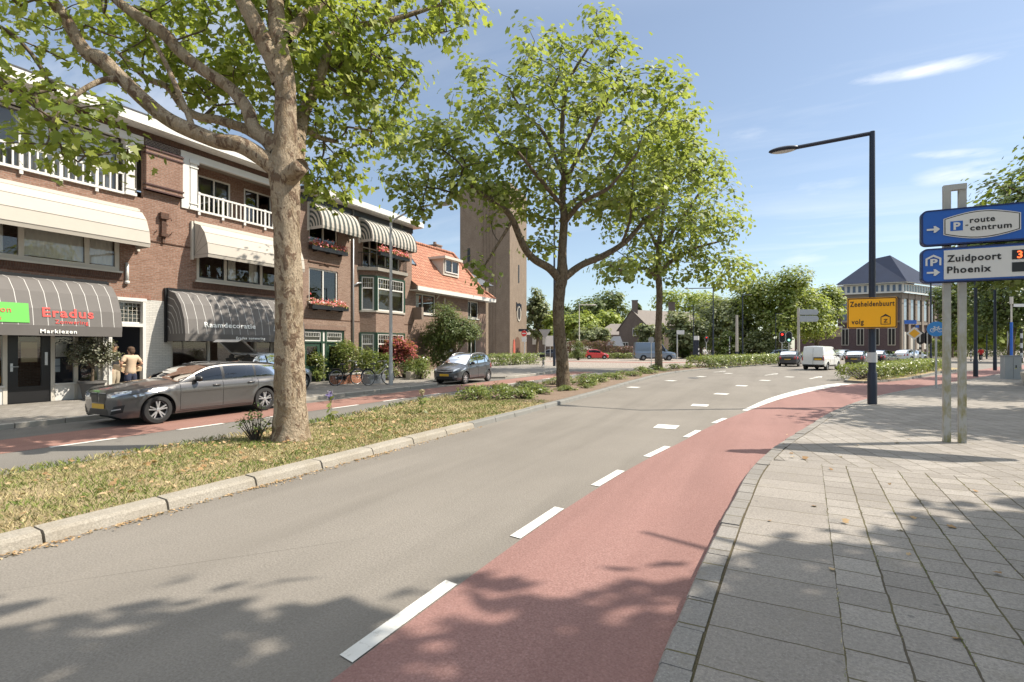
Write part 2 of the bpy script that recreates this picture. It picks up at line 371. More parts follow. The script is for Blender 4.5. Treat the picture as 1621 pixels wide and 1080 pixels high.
ASPH2 = mat_asphalt('grey_asphalt', (.13, .12, .105), (.18, .168, .15), (.24, .22, .20))
REDA = mat_asphalt('red_asphalt', (.205, .112, .098), (.27, .158, .14), (.36, .25, .225), .3)
REDB = mat_asphalt('faded_red_asphalt', (.21, .112, .088), (.28, .16, .13), (.36, .24, .20), .3)
def mat_mark():
    M = NM('road_paint', .7, .3); p = M.pos(); n = M.noise(p, 16., 7, .75); col = M.mix(M.rmap(M.noise(p, 3., 4), .4, .7), (.60, .59, .55), (.50, .485, .45))
    M.col(M.mix(M.rmap(n, .54, .66, 0, .6), col, (.26, .24, .20))); M.bump(M.noise(p, 140., 2), .3, .004); return M.m
MARK = mat_mark()
def mat_paver(name, rot, c1=(.25, .226, .20), c2=(.34, .312, .278), bw=.3, bh=.3, ms=.006, loc=(0, 0, 0), off=.5):
    M = NM(name, .88, .2); p = M.pos(); v = M.mapping(p, (1, 1, 1), (0, 0, rot), loc)
    wob = M.noise(v, 5., 3); 
    vv = M.node('ShaderNodeVectorMath', operation='ADD'); M.l.new(v, vv.inputs[0])
    wv = M.node('ShaderNodeCombineXYZ'); M.l.new(M.rmap(wob, 0, 1, -.012, .012), wv.inputs[0]); M.l.new(M.rmap(M.noise(v, 6.3, 3), 0, 1, -.012, .012), wv.inputs[1]); M.l.new(wv.outputs[0], vv.inputs[1])
    col, fac = M.brick(vv.outputs[0], c1, c2, (.12, .10, .06), bw, bh, ms, 0, off, .2)
    moss = M.rmap(M.noise(p, 2.2, 5), .4, .65)
    sp = M.noise(p, 52., 4, .8); col = M.mix(M.rmap(sp, .34, .60, .62, 0), col, (.10, .093, .085))
    col = M.mix(M.rmap(M.voro(p, 60.), 0, .30, .5, 0), col, (.45, .43, .40))
    col = M.mix(M.rmap(M.noise(p, .8, 6, .65), .4, .75, 0, .55), col, tuple(x*.62 for x in c1)); col = M.mix(M.rmap(M.noise(p, 4.5, 6, .7), .55, .72, 0, .4), col, (.19, .165, .125))
    gm = M.voro(p, 2.3); col = M.mix(M.rmap(gm, .035, .06, .6, 0), col, (.09, .085, .08))
    jc = M.mix(moss, (.075, .062, .045), (.115, .10, .045)); col = M.mix(fac, col, jc)
    M.col(col); M.bump(M.math('SUBTRACT', M.math('MULTIPLY', sp, .4), M.math('MULTIPLY', fac, 2.)), .6, .008); return M.m
PAVE1 = mat_paver('pavement_tiles', R(92.9), loc=(0, -.177, 0), ms=.007)
PAVE2 = mat_paver('pavement_tiles_bent', R(77), (.245, .222, .196), (.33, .302, .27))
PAVE3 = mat_paver('pavement_tiles_far', R(90), (.22, .20, .175), (.30, .275, .24))
SLABS = mat_paver('concrete_slabs', R(90), (.25, .225, .198), (.30, .272, .24), .45, 1.6, .005, (.2, .8, 0), 0.)
PLAZA = mat_paver('clinker_paving', R(60), (.30, .255, .215), (.36, .31, .265), .2, .1, .004)
KERBM = mat_paver('kerb_blocks', R(90), (.215, .20, .182), (.27, .252, .23), .33, 2., .008, (0, .7, 0), 0.)
def mat_kerb():
    M = NM('kerb_concrete', .9, .2); p = M.pos(); sp = M.noise(p, 55., 4, .8)
    col = M.mix(M.rmap(sp, .34, .66), (.20, .18, .15), (.36, .33, .28)); col = M.mix(M.rmap(M.noise(p, 1.3, 6, .65), .4, .7, 0, .6), col, (.19, .16, .115))
    M.col(col); M.bump(sp, .5, .01); return M.m
KERB = mat_kerb()
def mat_soil(nm='dry_soil', c1=(.24, .18, .10), c2=(.27, .22, .12), c3=(.42, .34, .21)):
    M = NM(nm, .95, .1); p = M.pos(); a = M.noise(p, 3., 7, .7); b = M.noise(p, 60., 4, .7)
    col = M.mix(M.rmap(a, .35, .65), c1, c2); col = M.mix(M.rmap(b, .35, .7, 0, .7), col, c3); M.col(col); M.bump(b, .8, .03); return M.m
SOIL = mat_soil()
def mat_leaf(name, stops, trans=.45, rough=.5):
    M = NM(name, rough, .35); n = M.n; i = M.island(); col = M.ramp(i, stops)
    o = n['Material Output']; M.col(col); tl = M.node('ShaderNodeBsdfTranslucent'); M.l.new(M.mix(.5, col, (.45, .52, .07)), tl.inputs[0])
    mx = M.node('ShaderNodeMixShader'); mx.inputs[0].default_value = trans; M.l.new(M.b.outputs[0], mx.inputs[1]); M.l.new(tl.outputs[0], mx.inputs[2]); M.l.new(mx.outputs[0], o.inputs[0]); return M.m
LEAF = mat_leaf('plane_leaf', [(0, (.08, .125, .018)), (.4, (.155, .21, .03)), (.75, (.24, .285, .048)), (1, (.40, .41, .14))], .52)
LEAF2 = mat_leaf('plane_leaf_pale', [(0, (.08, .12, .022)), (.5, (.155, .205, .042)), (1, (.35, .37, .15))], .48)
LMID = mat_leaf('mid_green_leaf', [(0, (.05, .085, .02)), (.6, (.10, .15, .035)), (1, (.20, .24, .08))], .35)
LDARK = mat_leaf('dark_leaf', [(0, (.045, .07, .02)), (.6, (.085, .12, .032)), (1, (.15, .18, .06))], .25)
LGREY = mat_leaf('grey_green_leaf', [(0, (.09, .11, .05)), (.6, (.16, .185, .08)), (1, (.26, .27, .14))], .3)
LBRIGHT = mat_leaf('bright_leaf', [(0, (.12, .165, .025)), (.6, (.21, .265, .035)), (1, (.32, .35, .08))], .35)
LSHRUB = mat_leaf('shrub_leaf', [(0, (.065, .095, .022)), (.5, (.14, .185, .04)), (.85, (.22, .25, .08)), (1, (.34, .33, .16))], .3, .35)
LOLIVE = mat_leaf('olive_leaf', [(0, (.08, .085, .05)), (.6, (.17, .17, .12)), (1, (.34, .33, .26))], .2)
LRED = mat_leaf('red_maple_leaf', [(0, (.16, .03, .035)), (.5, (.30, .055, .06)), (1, (.42, .11, .10))], .3)
LCOPPER = mat_leaf('copper_hedge_leaf', [(0, (.05, .018, .022)), (.6, (.10, .035, .04)), (1, (.20, .08, .06))], .2)
FLRED = mat_leaf('geranium_petal', [(0, (.5, .05, .05)), (.5, (.6, .12, .12)), (1, (.7, .40, .40))], .2)
def mat_grass():
    M = NM('dry_grass_blade', .7, .3); i = M.island(); p = M.pos(); g = M.ramp(i, [(0, (.09, .135, .025)), (.7, (.17, .22, .045)), (1, (.28, .28, .09))]); s = M.ramp(i, [(0, (.24, .19, .09)), (.6, (.40, .33, .17)), (1, (.52, .44, .25))])
    f = M.rmap(M.noise(p, 1.6, 5, .65), .43, .57); f = M.math('MULTIPLY', f, M.rmap(i, .0, .25)); M.col(M.mix(f, g, s)); return M.m
GRASSM = mat_grass()
LITTER = mat_leaf('fallen_leaf', [(0, (.20, .11, .05)), (.5, (.34, .21, .10)), (1, (.48, .35, .21))], .15, .8)
def mat_bark(name, a, b, c, sc=1.):
    M = NM(name, .85, .2); p = M.mapping(M.pos(), (1, 1, .55)); n1 = M.noise(p, 3.2*sc, 5, .62, 1.0); n2 = M.noise(p, 7.*sc, 5, .65, .8); n3 = M.noise(p, 38., 5, .75)
    col = M.mix(M.rmap(n1, .52, .58), a, b); col = M.mix(M.rmap(n2, .535, .575), col, c); col = M.mix(M.rmap(n3, .35, .62, .6, 0), col, tuple(x*.45 for x in a)); M.col(col)
    M.bump(M.math('ADD', M.math('MULTIPLY', n2, 2.2), M.math('ADD', n3, M.noise(p, 24., 5, .7))), 1., .06); return M.m
BARK1 = mat_bark('plane_bark_pale', (.52, .415, .295), (.35, .26, .165), (.19, .12, .078))
BARK2 = mat_bark('plane_bark', (.22, .17, .115), (.28, .225, .15), (.12, .085, .055), 1.4)
TWIG = plain('twig', (.10, .075, .05), .85, 0, .3, 4)
TWIGD = plain('dark_twig', (.05, .04, .03), .85, 0, .3, 4)
def mat_rooftile():
    M = NM('orange_roof_tiles', .75, .3); p = M.pos(); s = M.node('ShaderNodeSeparateXYZ'); M.l.new(p, s.inputs[0])
    c = M.node('ShaderNodeCombineXYZ'); M.l.new(s.outputs[1], c.inputs[0]); M.l.new(s.outputs[2], c.inputs[1])
    col, fac = M.brick(c.outputs[0], (.35, .15, .088), (.44, .215, .135), (.15, .06, .04), .22, .25, .018, 0, 0.)
    w_ = M.math('ABSOLUTE', M.math('SINE', M.math('MULTIPLY', s.outputs[1], math.pi/.22)))
    col = M.mix(M.rmap(M.noise(p, 1.5, 6), .35, .7, 0, .55), col, (.26, .10, .06)); M.col(col)
    M.bump(M.math('SUBTRACT', w_, fac), 1., .05); return M.m
RTILE = mat_rooftile()
GRTILE = plain('grey_brown_roof_tiles', (.17, .145, .125), .8, 0, .25, 1.2, .3)
# ================================================================ SETTING: ground, roads, kerbs, markings
def structure(o): o['kind'] = 'structure'; return o
def sheet(name, poly, z, mat):
    pts = [Vector((p[0], p[1])) for p in poly]; n = len(pts)
    vs, _, fs, *_r = delaunay_2d_cdt(pts, [(i, (i+1) % n) for i in range(n)], [], 1, 1e-6)
    b = MB(); b.add([(v.x, v.y, z) for v in vs], fs); o = b.build(name, mat)
    me = o.data; bm = bmesh.new(); bm.from_mesh(me)
    for f in bm.faces:
        if f.normal.z < 0: f.normal_flip()
    bm.to_mesh(me); bm.free(); return structure(o)
def slab(name, poly, z0, z1, mat):
    o = sheet(name, poly, z1, mat); return o
def offset(line, d):
    L = np.asarray(line, float); t = np.gradient(L, axis=0); t /= np.linalg.norm(t, axis=1)[:, None]
    return L+np.stack([t[:, 1], -t[:, 0]], 1)*d          # to the right of travel for d > 0
def resample(line, step):
    L = np.asarray(line, float); s = np.r_[0, np.cumsum(np.linalg.norm(np.diff(L, axis=0), axis=1))]
    n = max(2, int(s[-1]/step)+1); q = np.linspace(0, s[-1], n)
    return np.stack([np.interp(q, s, L[:, 0]), np.interp(q, s, L[:, 1])], 1)
def kerb(name, line, prof, mat, step=1., gap=.008, sub=4):
    """prof: (offset to the right of travel, z); blocks with open joints"""
    L = resample(line, step); b = MB()
    for i in range(len(L)-1):
        seg = [L[i]+(L[i+1]-L[i])*t for t in (gap/step, 1-gap/step)]
        t = (L[i+1]-L[i]); t /= np.linalg.norm(t); nrm = np.array([t[1], -t[0]]); jz = rng.normal(0, .003); jx = rng.normal(0, .004)
        n = len(prof); vs = []
        for s in seg:
            for d, z in prof: q = s+nrm*(d+jx); vs.append((q[0], q[1], z+(jz if z > .03 else 0)))
        fs = [(k, k+1, n+k+1, n+k) for k in range(n-1)]+[tuple(range(n)), tuple(range(n, 2*n))[::-1]]
        b.add(vs, fs)
    return structure(b.build(name, mat))
def strip(name, A, B, z, mat):
    n = len(A); b = MB(); b.add([(p[0], p[1], z) for p in A]+[(p[0], p[1], z) for p in B], [(i, i+1, n+i+1, n+i) for i in range(n-1)])
    return structure(b.build(name, mat))

LK = spline([(-5.98, -14), (-5.98, 0), (-5.97, 8), (-6.0, 17.5), (-6.3, 26), (-6.25, 35.8), (-4.48, 45.9), (-1.4, 55.8), (2.24, 66.7), (6.5, 78)], 6)
RK = spline([(-.6, -14), (-.57, 0), (-.55, 2.9), (-.48, 4.9), (-.41, 6.24), (-.28, 8.0), (.05, 10.1), (.52, 12.2), (1.43, 16.2), (2.84, 20.8), (4.56, 25.1), (7.43, 31.4), (11.3, 40), (17, 53), (24, 70)], 6)
ML = spline([(-9.25, -14), (-9.25, 0), (-9.3, 8), (-10.0, 12.5), (-10.3, 19), (-9.8, 28), (-9.0, 36), (-7.0, 45.9), (-3.6, 55.8), (.2, 66.7), (5.0, 78)], 6)
LW = np.array([(-15, -14), (-15, 9.4), (-14.6, 10.2), (-14.05, 11), (-13.95, 15), (-13.85, 19.6), (-14.3, 20.2), (-15.2, 20.6), (-15.3, 25.2), (-14.4, 25.7), (-13.6, 26.2), (-13.7, 31), (-14.6, 37), (-16.5, 42), (-21, 45), (-30, 46.5)])
CL = spline([(-2.1, -14), (-2.12, 0), (-2.12, 3.5), (-2.05, 5.6), (-1.85, 8), (-1.58, 10), (-1.2, 13), (-.55, 16.4), (.35, 20.6), (1.9, 25.8), (3.4, 29.8), (6.3, 34.8), (10.4, 44), (15.5, 55.5), (22, 71)], 6)

sheet('ground', [(-900, -300), (900, -300), (900, 1500), (-900, 1500)], -.03, PLAZA)
sheet('main_road', [tuple(p) for p in LK]+[(40, 110), (60, 110), (40, 70)]+[tuple(p) for p in RK[::-1]], 0, ASPH)
sheet('far_road', [(-15.4, -14), (-9, -14)]+[tuple(p) for p in ML[:-6]]+[(-8, 64), (-20, 60), (-20, 44), (-16.6, 42), (-15.4, 30)], 0, ASPH2)
CLr = resample(CL, .8); RKr = resample(RK, .8); nn = min(len(CLr), len(RKr))
strip('red_cycle_lane', resample(CL, .8)[:nn], np.array([RKr[min(int(i*len(RKr)/nn), len(RKr)-1)] for i in range(nn)]), .004, REDA)
strip('far_cycle_lane', [(-11.62, y) for y in np.arange(-14, 38, 2.)], [(-13.35, y) for y in np.arange(-14, 38, 2.)], .004, REDB)
PLZ = sheet('crossing_paving', [(-36, 47), (-20, 44.4), (-15.2, 43), (-9.3, 45), (-3.5, 58), (0, 72), (-10, 110), (-70, 110), (-70, 60)], .003, PLAZA)
strip('crossing_cycle_path', [(-26, 60), (-14, 59), (-7.5, 62)], [(-26, 64), (-14, 63), (-7.5, 66)], .007, REDB)

BEDSOIL = mat_soil('planting_soil', (.15, .105, .078), (.20, .15, .112), (.26, .20, .15))
# median with its soil and kerbs
sheet('median_verge', [tuple(p) for p in offset(LK, -.2)]+[tuple(p) for p in offset(ML, .1)[::-1]], .10, SOIL)
bed = [p for p in LK if p[1] > 14.2 and p[1] < 46]; bedl = [p for p in ML if p[1] > 14.2 and p[1] < 46]
sheet('planting_bed', [tuple(p) for p in offset(np.array(bed), -.22)]+[tuple(p) for p in offset(np.array(bedl), .14)[::-1]], .108, BEDSOIL)
kx = float(np.interp(9.8, LK[:, 1], LK[:, 0])); near = [p for p in LK if p[1] < 9.6]+[(kx, 9.8)]; farp = [(kx, 9.8)]+[p for p in LK if p[1] >= 10.1]
kerb('median_kerb', near, [(.03, -.02), (.0, .085), (-.03, .115), (-.22, .125), (-.24, -.02)], KERB, 1.05, .012)
KERBG = plain('grey_kerb', (.17, .165, .15), .85, 0, .25, 3, .4)
kerb('grey_median_kerb', farp, [(.02, -.02), (.0, .09), (-.02, .11), (-.18, .115), (-.2, -.02)], KERBG, 1.0, .006)
kerb('far_median_kerb', ML, [(-.0, -.02), (0, .08), (.12, .08), (.12, -.02)], KERBG, 1.0, .006)
# right pavement
inn = offset(RK, .187)
sheet('pavement', [tuple(p) for p in inn if p[1] > 8.55]+[(70, 120), (70, 8.72), (.2, 8.72)], .10, PAVE2)
sheet('pavement_slabs', [(.62, 8.72)]+[(-.535, -14)]+[tuple(p) for p in inn if p[1] < 8.55]+[(-.08, 8.72)], .10, SLABS)
sheet('pavement_tiles', [(-.535, -14), (70, -14), (70, 8.72), (.62, 8.72)], .10, PAVE1)
kerb('pavement_kerb', RK, [(-.0, -.02), (.0, .085), (.015, .10), (.17, .10), (.175, -.02)], KERBM, .42, .004)
strip('kerb_joint', [tuple(p) for p in offset(RK, .15)], [tuple(p) for p in offset(RK, .21)], .091, mat_soil('joint_sand', (.085, .07, .045), (.10, .09, .045), (.16, .13, .09)))
# pavement along the houses
lw_in = [(p[0]-.14, p[1]) for p in LW]
sheet('house_pavement', lw_in+[(-30, 60), (-60, 60), (-60, -14)], .12, PAVE3)
kerb('house_kerb', resample(LW, .5), [(0, -.02), (0, .11), (-.02, .122), (-.14, .122), (-.15, -.02)], plain('stone_kerb', (.30, .275, .235), .85, 0, .35, 2., .4), .9, .01)

# markings
def mark(poly, name='road_marking'): return sheet(name, poly, .008, MARK)
def cl_at(y): return float(np.interp(y, CL[:, 1], CL[:, 0]))
for y0, y1 in ((-1.7, -.7), (.2, 1.2), (2.2, 3.28), (4.33, 5.35), (6.41, 7.38), (8.5, 9.55), (10.7, 11.7), (13.0, 14.0)):
    mark([(cl_at(y0)-.13, y0), (cl_at(y0)-.01, y0-.02), (cl_at(y1)-.01, y1-.02), (cl_at(y1)-.13, y1)], 'lane_dash')
ys = np.linspace(15.9, 29.9, 12)
mark([(cl_at(y)-.02, y-.02) for y in ys]+[(cl_at(y)-.16-.5*min(1, (y-15.9)/10), y+.05) for y in ys[::-1]], 'edge_line')
for px, py in ((1055, 676), (1108, 642), (1142, 624), (1174, 611), (1211, 602.5), (1250, 597), (1003, 613.5), (1062, 603), (1110, 596.5), (1153, 591.4)):
    p = G(px, py); a = 0 if py > 630 else -.15 if py > 605 else -.3
    u = Vector((math.sin(-a), math.cos(a), 0)); v = Vector((u.y, -u.x, 0)); l, h = .30, .24
    mark([(p-u*l-v*h)[:2], (p-u*l+v*h)[:2], (p+u*l+v*h)[:2], (p+u*l-v*h)[:2]], 'block_mark')
for px, py, L in ((1222, 593, 3.2), (1292, 598, 3.5), (1140, 588.5, 2.6)):
    p = G(px, py); a = -.25; u = Vector((math.sin(-a), math.cos(a), 0)); v = Vector((u.y, -u.x, 0))
    pts = [(-.06, -L/2), (.06, -L/2), (.06, L*.12), (.22, L*.12), (0, L/2), (-.22, L*.12), (-.06, L*.12)]
    mark([(p+v*x+u*y)[:2] for x, y in pts], 'lane_arrow')
for y in np.arange(-2.2, 34, 2.2):
    mark([(-11.62, y), (-11.50, y), (-11.50, y+1.05), (-11.62, y+1.05)], 'far_lane_dash')
# planted island between road and cycle path
ISL = [(3.35, 31.2), (4.0, 30.6), (6.5, 35.2), (10.2, 45.3), (13.5, 53), (12.5, 60), (8.5, 53), (3.95, 35.2)]
sheet('island_soil', ISL, .11, SOIL)
kerb('island_kerb', np.array(ISL+[ISL[0]]), [(0, -.02), (0, .115), (.12, .12), (.13, -.02)], KERBG, .9, .006)
# manhole lids, litter strip along the kerb
b = MB(); b.lathe([(.01, .006), (.30, .006), (.31, .0)], (-4.2, 31.5, .004), 20); structure(b.build('manhole_cover', DARKMET))
# ================================================================ BUILDINGS
def wall_open(b, X, y0, y1, z0, z1, ops, depth=.14, m=0, sgn=1, mrev=None):
    """front wall at x = X facing +x, with openings (ya, yb, za, zb) and their reveals"""
    ys = sorted({y0, y1, *[o[0] for o in ops], *[o[1] for o in ops]}); zs = sorted({z0, z1, *[o[2] for o in ops], *[o[3] for o in ops]})
    ys = [y for y in ys if y0 <= y <= y1]; zs = [z for z in zs if z0 <= z <= z1]
    for i in range(len(ys)-1):
        for j in range(len(zs)-1):
            cy, cz = (ys[i]+ys[i+1])/2, (zs[j]+zs[j+1])/2
            if any(o[0] < cy < o[1] and o[2] < cz < o[3] for o in ops): continue
            b.quad((X, ys[i], zs[j]), (X, ys[i+1], zs[j]), (X, ys[i+1], zs[j+1]), (X, ys[i], zs[j+1]), m)
    r = m if mrev is None else mrev
    for a, c, e, f in ops:
        x2 = X-depth
        b.quad((X, a, e), (x2, a, e), (x2, a, f), (X, a, f), r); b.quad((X, c, e), (x2, c, e), (x2, c, f), (X, c, f), r)
        b.quad((X, a, e), (X, c, e), (x2, c, e), (x2, a, e), r); b.quad((X, a, f), (X, c, f), (x2, c, f), (x2, a, f), r)
def window(parent, X, a, c, e, f, div=(), hdiv=(), fw=.06, mat=None, depth=.10, sash=None, curtain=None, name='window', glass=None, sill=None):
    """frame (part) with its pane and curtain (sub-parts) in an opening of a wall at x = X"""
    mat = mat or WHITE; b = MB(); x1 = X-depth+.05; x0 = X-depth-.01
    b.box(x0, x1, a, a+fw, e, f); b.box(x0, x1, c-fw, c, e, f); b.box(x0, x1, a+fw, c-fw, e, e+fw); b.box(x0, x1, a+fw, c-fw, f-fw, f)
    for d in div: b.box(x0+.002, x1-.002, d-fw/2, d+fw/2, e+fw, f-fw)
    for h in hdiv: b.box(x0+.004, x1-.004, a+fw, c-fw, h-fw*.4, h+fw*.4)
    w_ = b.build(name, mat, parent)
    if sash:                      # darker opening sashes inside the outer frame
        s = MB(); edges = [a+fw, *div, c-fw]
        for i in range(len(edges)-1):
            p, q = edges[i]+(fw/2 if i else 0), edges[i+1]-(fw/2 if i < len(edges)-2 else 0); t = .055
            s.box(x0-.01, x1-.02, p, p+t, e+fw, f-fw); s.box(x0-.01, x1-.02, q-t, q, e+fw, f-fw); s.box(x0-.01, x1-.02, p+t, q-t, e+fw, e+fw+t); s.box(x0-.01, x1-.02, p+t, q-t, f-fw-t, f-fw)
        s.build('sash', sash, w_)
    g = MB(); xg = X-depth; g.quad((xg, a+.02, e+.02), (xg, c-.02, e+.02), (xg, c-.02, f-.02), (xg, a+.02, f-.02)); g.build('pane', glass or GLASS, w_, fix=False)
    if curtain:
        for p, q, z0 in curtain:
            n = max(8, int((q-p)/.05)); k = MB(); ys = np.linspace(p, q, n+1); xs = xg-.10+.035*np.sin(np.arange(n+1)*1.9+p)*rng.uniform(.5, 1, n+1)
            k.add([(xs[i], ys[i], z) for z in (z0, f-.03) for i in range(n+1)], [(i, i+1, n+2+i, n+1+i) for i in range(n)]); k.build('curtain', CURT, w_, smooth=True)
    if sill:
        s = MB(); s.box(X-depth, X+.07, a-.06, c+.06, e-.07, e-.003); s.build('sill', sill, w_)
    return w_
def awning(parent, X, y0, y1, zt, zb, proj, mat, nf=4, stripe=None, pitch=.33, sw=.03, val=0., frame_mat=None, valmat=None, name='awning', ribs=True, fan_rings=0):
    """barrel awning (markies): quarter-ellipse canopy with fanned sides, valance and wall frame"""
    prof = []; H = zt-zb
    for i in range(nf+1):
        t = i/nf*math.pi/2; prof.append((X+.06+(proj-.06)*math.sin(t)**.9, zb+H*math.cos(t)**1.15 if i < nf else zb))
    if nf >= 6: prof = [(X+.06+(proj-.06)*math.sin(i/nf*math.pi/2), zb+H*math.cos(i/nf*math.pi/2)) for i in range(nf+1)]
    b = MB()
    cuts = [(y0, y1, 0)]
    if stripe is not None:
        cuts = []; y = y0+pitch*.35; cuts.append((y0, y, 0))
        while y < y1:
            cuts.append((y, min(y+sw, y1), 1)); cuts.append((min(y+sw, y1), min(y+pitch, y1), 0)); y += pitch
    for a, c, m in cuts:
        if c-a < 1e-4: continue
        for i in range(nf):
            (xa, za), (xb, zb_) = prof[i], prof[i+1]
            n = 1 if stripe else max(1, int((c-a)/.6)); ys = np.linspace(a, c, n+1)
            for k in range(n): b.quad((xa, ys[k], za), (xb, ys[k], zb_), (xb, ys[k+1], zb_), (xa, ys[k+1], za), m)
        if val: b.quad((prof[-1][0], a, zb), (prof[-1][0]-.03, a, zb-val), (prof[-1][0]-.03, c, zb-val), (prof[-1][0], c, zb), 0 if valmat is None else m)
    o = b.build(name, [mat, stripe or mat], parent, smooth=(25 if nf >= 6 else False), fix=False)
    for y, sg in ((y0, -1), (y1, 1)):
        s = MB(); piv = (X+.04, zb); rr = [0]
        if fan_rings: rr = [0]+sum([[k/fan_rings, (k+(.12 if stripe is PINST else .5))/fan_rings] for k in range(1 if stripe is PINST else 0, fan_rings)], [])+[1]
        else: rr = [0, 1]
        for i in range(nf):
            for k in range(len(rr)-1):
                def P(q, r): return (piv[0]+(q[0]-piv[0])*r, y, piv[1]+(q[1]-piv[1])*r)
                if rr[k] == 0: s.add([P(prof[i], 0), P(prof[i], rr[k+1]), P(prof[i+1], rr[k+1])], [(0, 1, 2)], 0 if k % 2 == 0 else 1)
                else: s.quad(P(prof[i], rr[k]), P(prof[i], rr[k+1]), P(prof[i+1], rr[k+1]), P(prof[i+1], rr[k]), 0 if k % 2 == 0 else 1)
        if val: s.quad((piv[0], y, zb), (prof[-1][0], y, zb), (prof[-1][0]-.03, y, zb-val), (piv[0], y, zb-val), 0)
        s.build('side_panel', [mat, stripe or mat], o, fix=False)
    if ribs:
        r = MB()
        for i in range(1, nf+1): r.tube([(prof[i][0]+.004, y0, prof[i][1]), (prof[i][0]+.004, y1, prof[i][1])], .007, 5)
        for y in (y0, y1):
            for i in range(1, nf+1): r.tube([(X+.04, y, zb), (prof[i][0], y, prof[i][1])], .007, 5)
        r.build('seam', plain('seam_grey', (.2, .19, .17), .8) if 'SEAM' not in globals() else SEAM, o)
    fm = frame_mat or CREAMP; f = MB(); f.box(X, X+.09, y0-.11, y0-.03, zb-val-.05, zt+.06); f.box(X, X+.09, y1+.03, y1+.11, zb-val-.05, zt+.06); f.box(X, X+.13, y0-.03, y1+.03, zt-.02, zt+.08)
    f.build('awning_frame', fm, o)
    return o, prof
SEAM = plain('seam_grey', (.2, .19, .17), .8)
SEAMW = PINST
X0 = -20.
# ---------------- building one: the shop row with the cream awnings
B1 = thing('shop_house', 'red-brown brick shop house with cream and charcoal awnings, white balconies and white painted ground floor', 'building', (X0, 8, .12))
B1.location = (0, 0, 0)
GZ = .12
ops_lo = [(3.2, 9.03, .55, 2.66), (9.21, 10.28, GZ, 3.42), (11.2, 15.6, .55, 2.66)]
ops_m = [(2.6, 9.53, 4.42, 6.5), (12.15, 16.3, 4.42, 6.5)]
LOG1 = (2.0, 10.26, 7.1, 9.28); LOG2 = (11.56, 16.5, 7.1, 9.28)
b = MB(); wall_open(b, X0, 0, 16.9, 3.5, 9.5, ops_m+[LOG1, LOG2, (9.21, 10.28, 3.42, 3.5)], .14)
b.quad((X0, 0, 3.5), (X0-8, 0, 3.5), (X0-8, 0, 9.5), (X0, 0, 9.5)); b.quad((X0, 16.9, 0), (X0-8, 16.9, 0), (X0-8, 16.9, 9.5), (X0, 16.9, 9.5)); b.quad((X0-8, 0, 0), (X0-8, 16.9, 0), (X0-8, 16.9, 9.5), (X0-8, 0, 9.5))
b.build('wall', BR1, B1, fix=False)
b = MB(); wall_open(b, X0+.02, 0, 16.9, GZ, 3.5, [(3.2, 9.03, GZ, 2.66), (9.21, 10.28, GZ, 3.5), (11.2, 15.6, GZ, 2.66)], .25); b.build('painted_wall', BRW, B1, fix=False)
b = MB(); b.box(X0, X0+.035, 9.0, 10.5, 3.503, 3.72); b.build('soldier_course', mat_brick('soldier_brick', (.26, .12, .08), (.33, .17, .12), (.25, .2, .17), .07, .23), B1)
b = MB(); b.box(X0, X0+.03, 2.5, 9.62, 4.10, 4.34); b.box(X0, X0+.03, 12.0, 16.4, 4.10, 4.34); b.build('dark_brick_band', BRD, B1)
b = MB(); b.box(X0, X0+.03, 9.7, 11.9, 5.62, 5.66); b.build('string_course', BRD, B1)
# roof edge
b = MB(); b.box(X0-8, X0+.55, -.2, 17.0, 9.55, 9.60); b.box(X0+.53, X0+.60, -.2, 17.05, 9.52, 9.86); b.box(X0+.0, X0+.53, -.2, 17.0, 9.50, 9.55)
b.build('cornice', WHITE, B1)
b = MB(); b.box(X0-8, X0+.62, -.25, 17.1, 9.862, 9.90); b.build('roof', ROOFP, B1)
b = MB(); b.box(X0, X0+.05, -.2, 16.9, 9.30, 9.498); b.build('brick_frieze', BRD, B1)
# loggias: back wall, floor, header, columns
for (a, c, e, f), first in ((LOG1, True), (LOG2, False)):
    b = MB(); b.box(X0-1.3, X0-.02, a, c, e-.12, e-.004); b.box(X0-1.3, X0-.16, a, c, f+.004, f+.1); b.build('loggia_floor', WOODIN, B1)
    b = MB(); b.box(X0-.12, X0+.03, a if first else a-.02, c, f-.26, f+.004); b.build('white_lintel', WHITE, B1)
    if not first:
        ops = [(12.9, 14.35, 7.12, 8.95), (15.0, 16.4, 7.12, 8.95)]
        b = MB(); wall_open(b, X0-1.2, a, c, e, f, ops, .1); b.build('loggia_wall', BR1, B1, fix=False)
        for q in ops: window(B1, X0-1.2, *q, div=((q[0]+q[1])/2,), sash=BLACKP, fw=.07, depth=.06)
    else:
        window(B1, X0-.28, 2.05, 9.62, e+.05, f-.26, div=(4.2, 5.6, 7.0, 8.4), fw=.05, mat=WHITE, depth=.05, curtain=[(2.2, 6.45, e+.1), (6.95, 9.5, e+.1)], name='loggia_glazing')
        b = MB(); b.box(X0-.5, X0-.3, 9.98, 10.2, e, f-.26); b.build('loggia_post', CREAMP, B1)
        b = MB(); b.quad((X0-1.2, a, e), (X0-1.2, c, e), (X0-1.2, c, f), (X0-1.2, a, f)); b.build('loggia_wall', WHITE, B1, fix=False)
def column(y, w, x=X0+.02, e=7.1, f=9.02):
    b = MB(); b.box(x-.2, x+.03, y-w/2, y+w/2, e, f)
    for z, h, g in ((e, .10, .05), (e+.22, .05, .03), (f-.30, .05, .03), (f-.14, .14, .05)): b.box(x-.22, x+.03+g, y-w/2-g, y+w/2+g, z+.001, z+h)
    return b.build('white_column', WHITE, B1)
column(9.83, .26); column(12.02, .26)
b = MB(); b.box(X0-.05, X0+.05, 11.56, 11.86, 7.1, 9.02); b.build('white_panel', WHITE, B1)
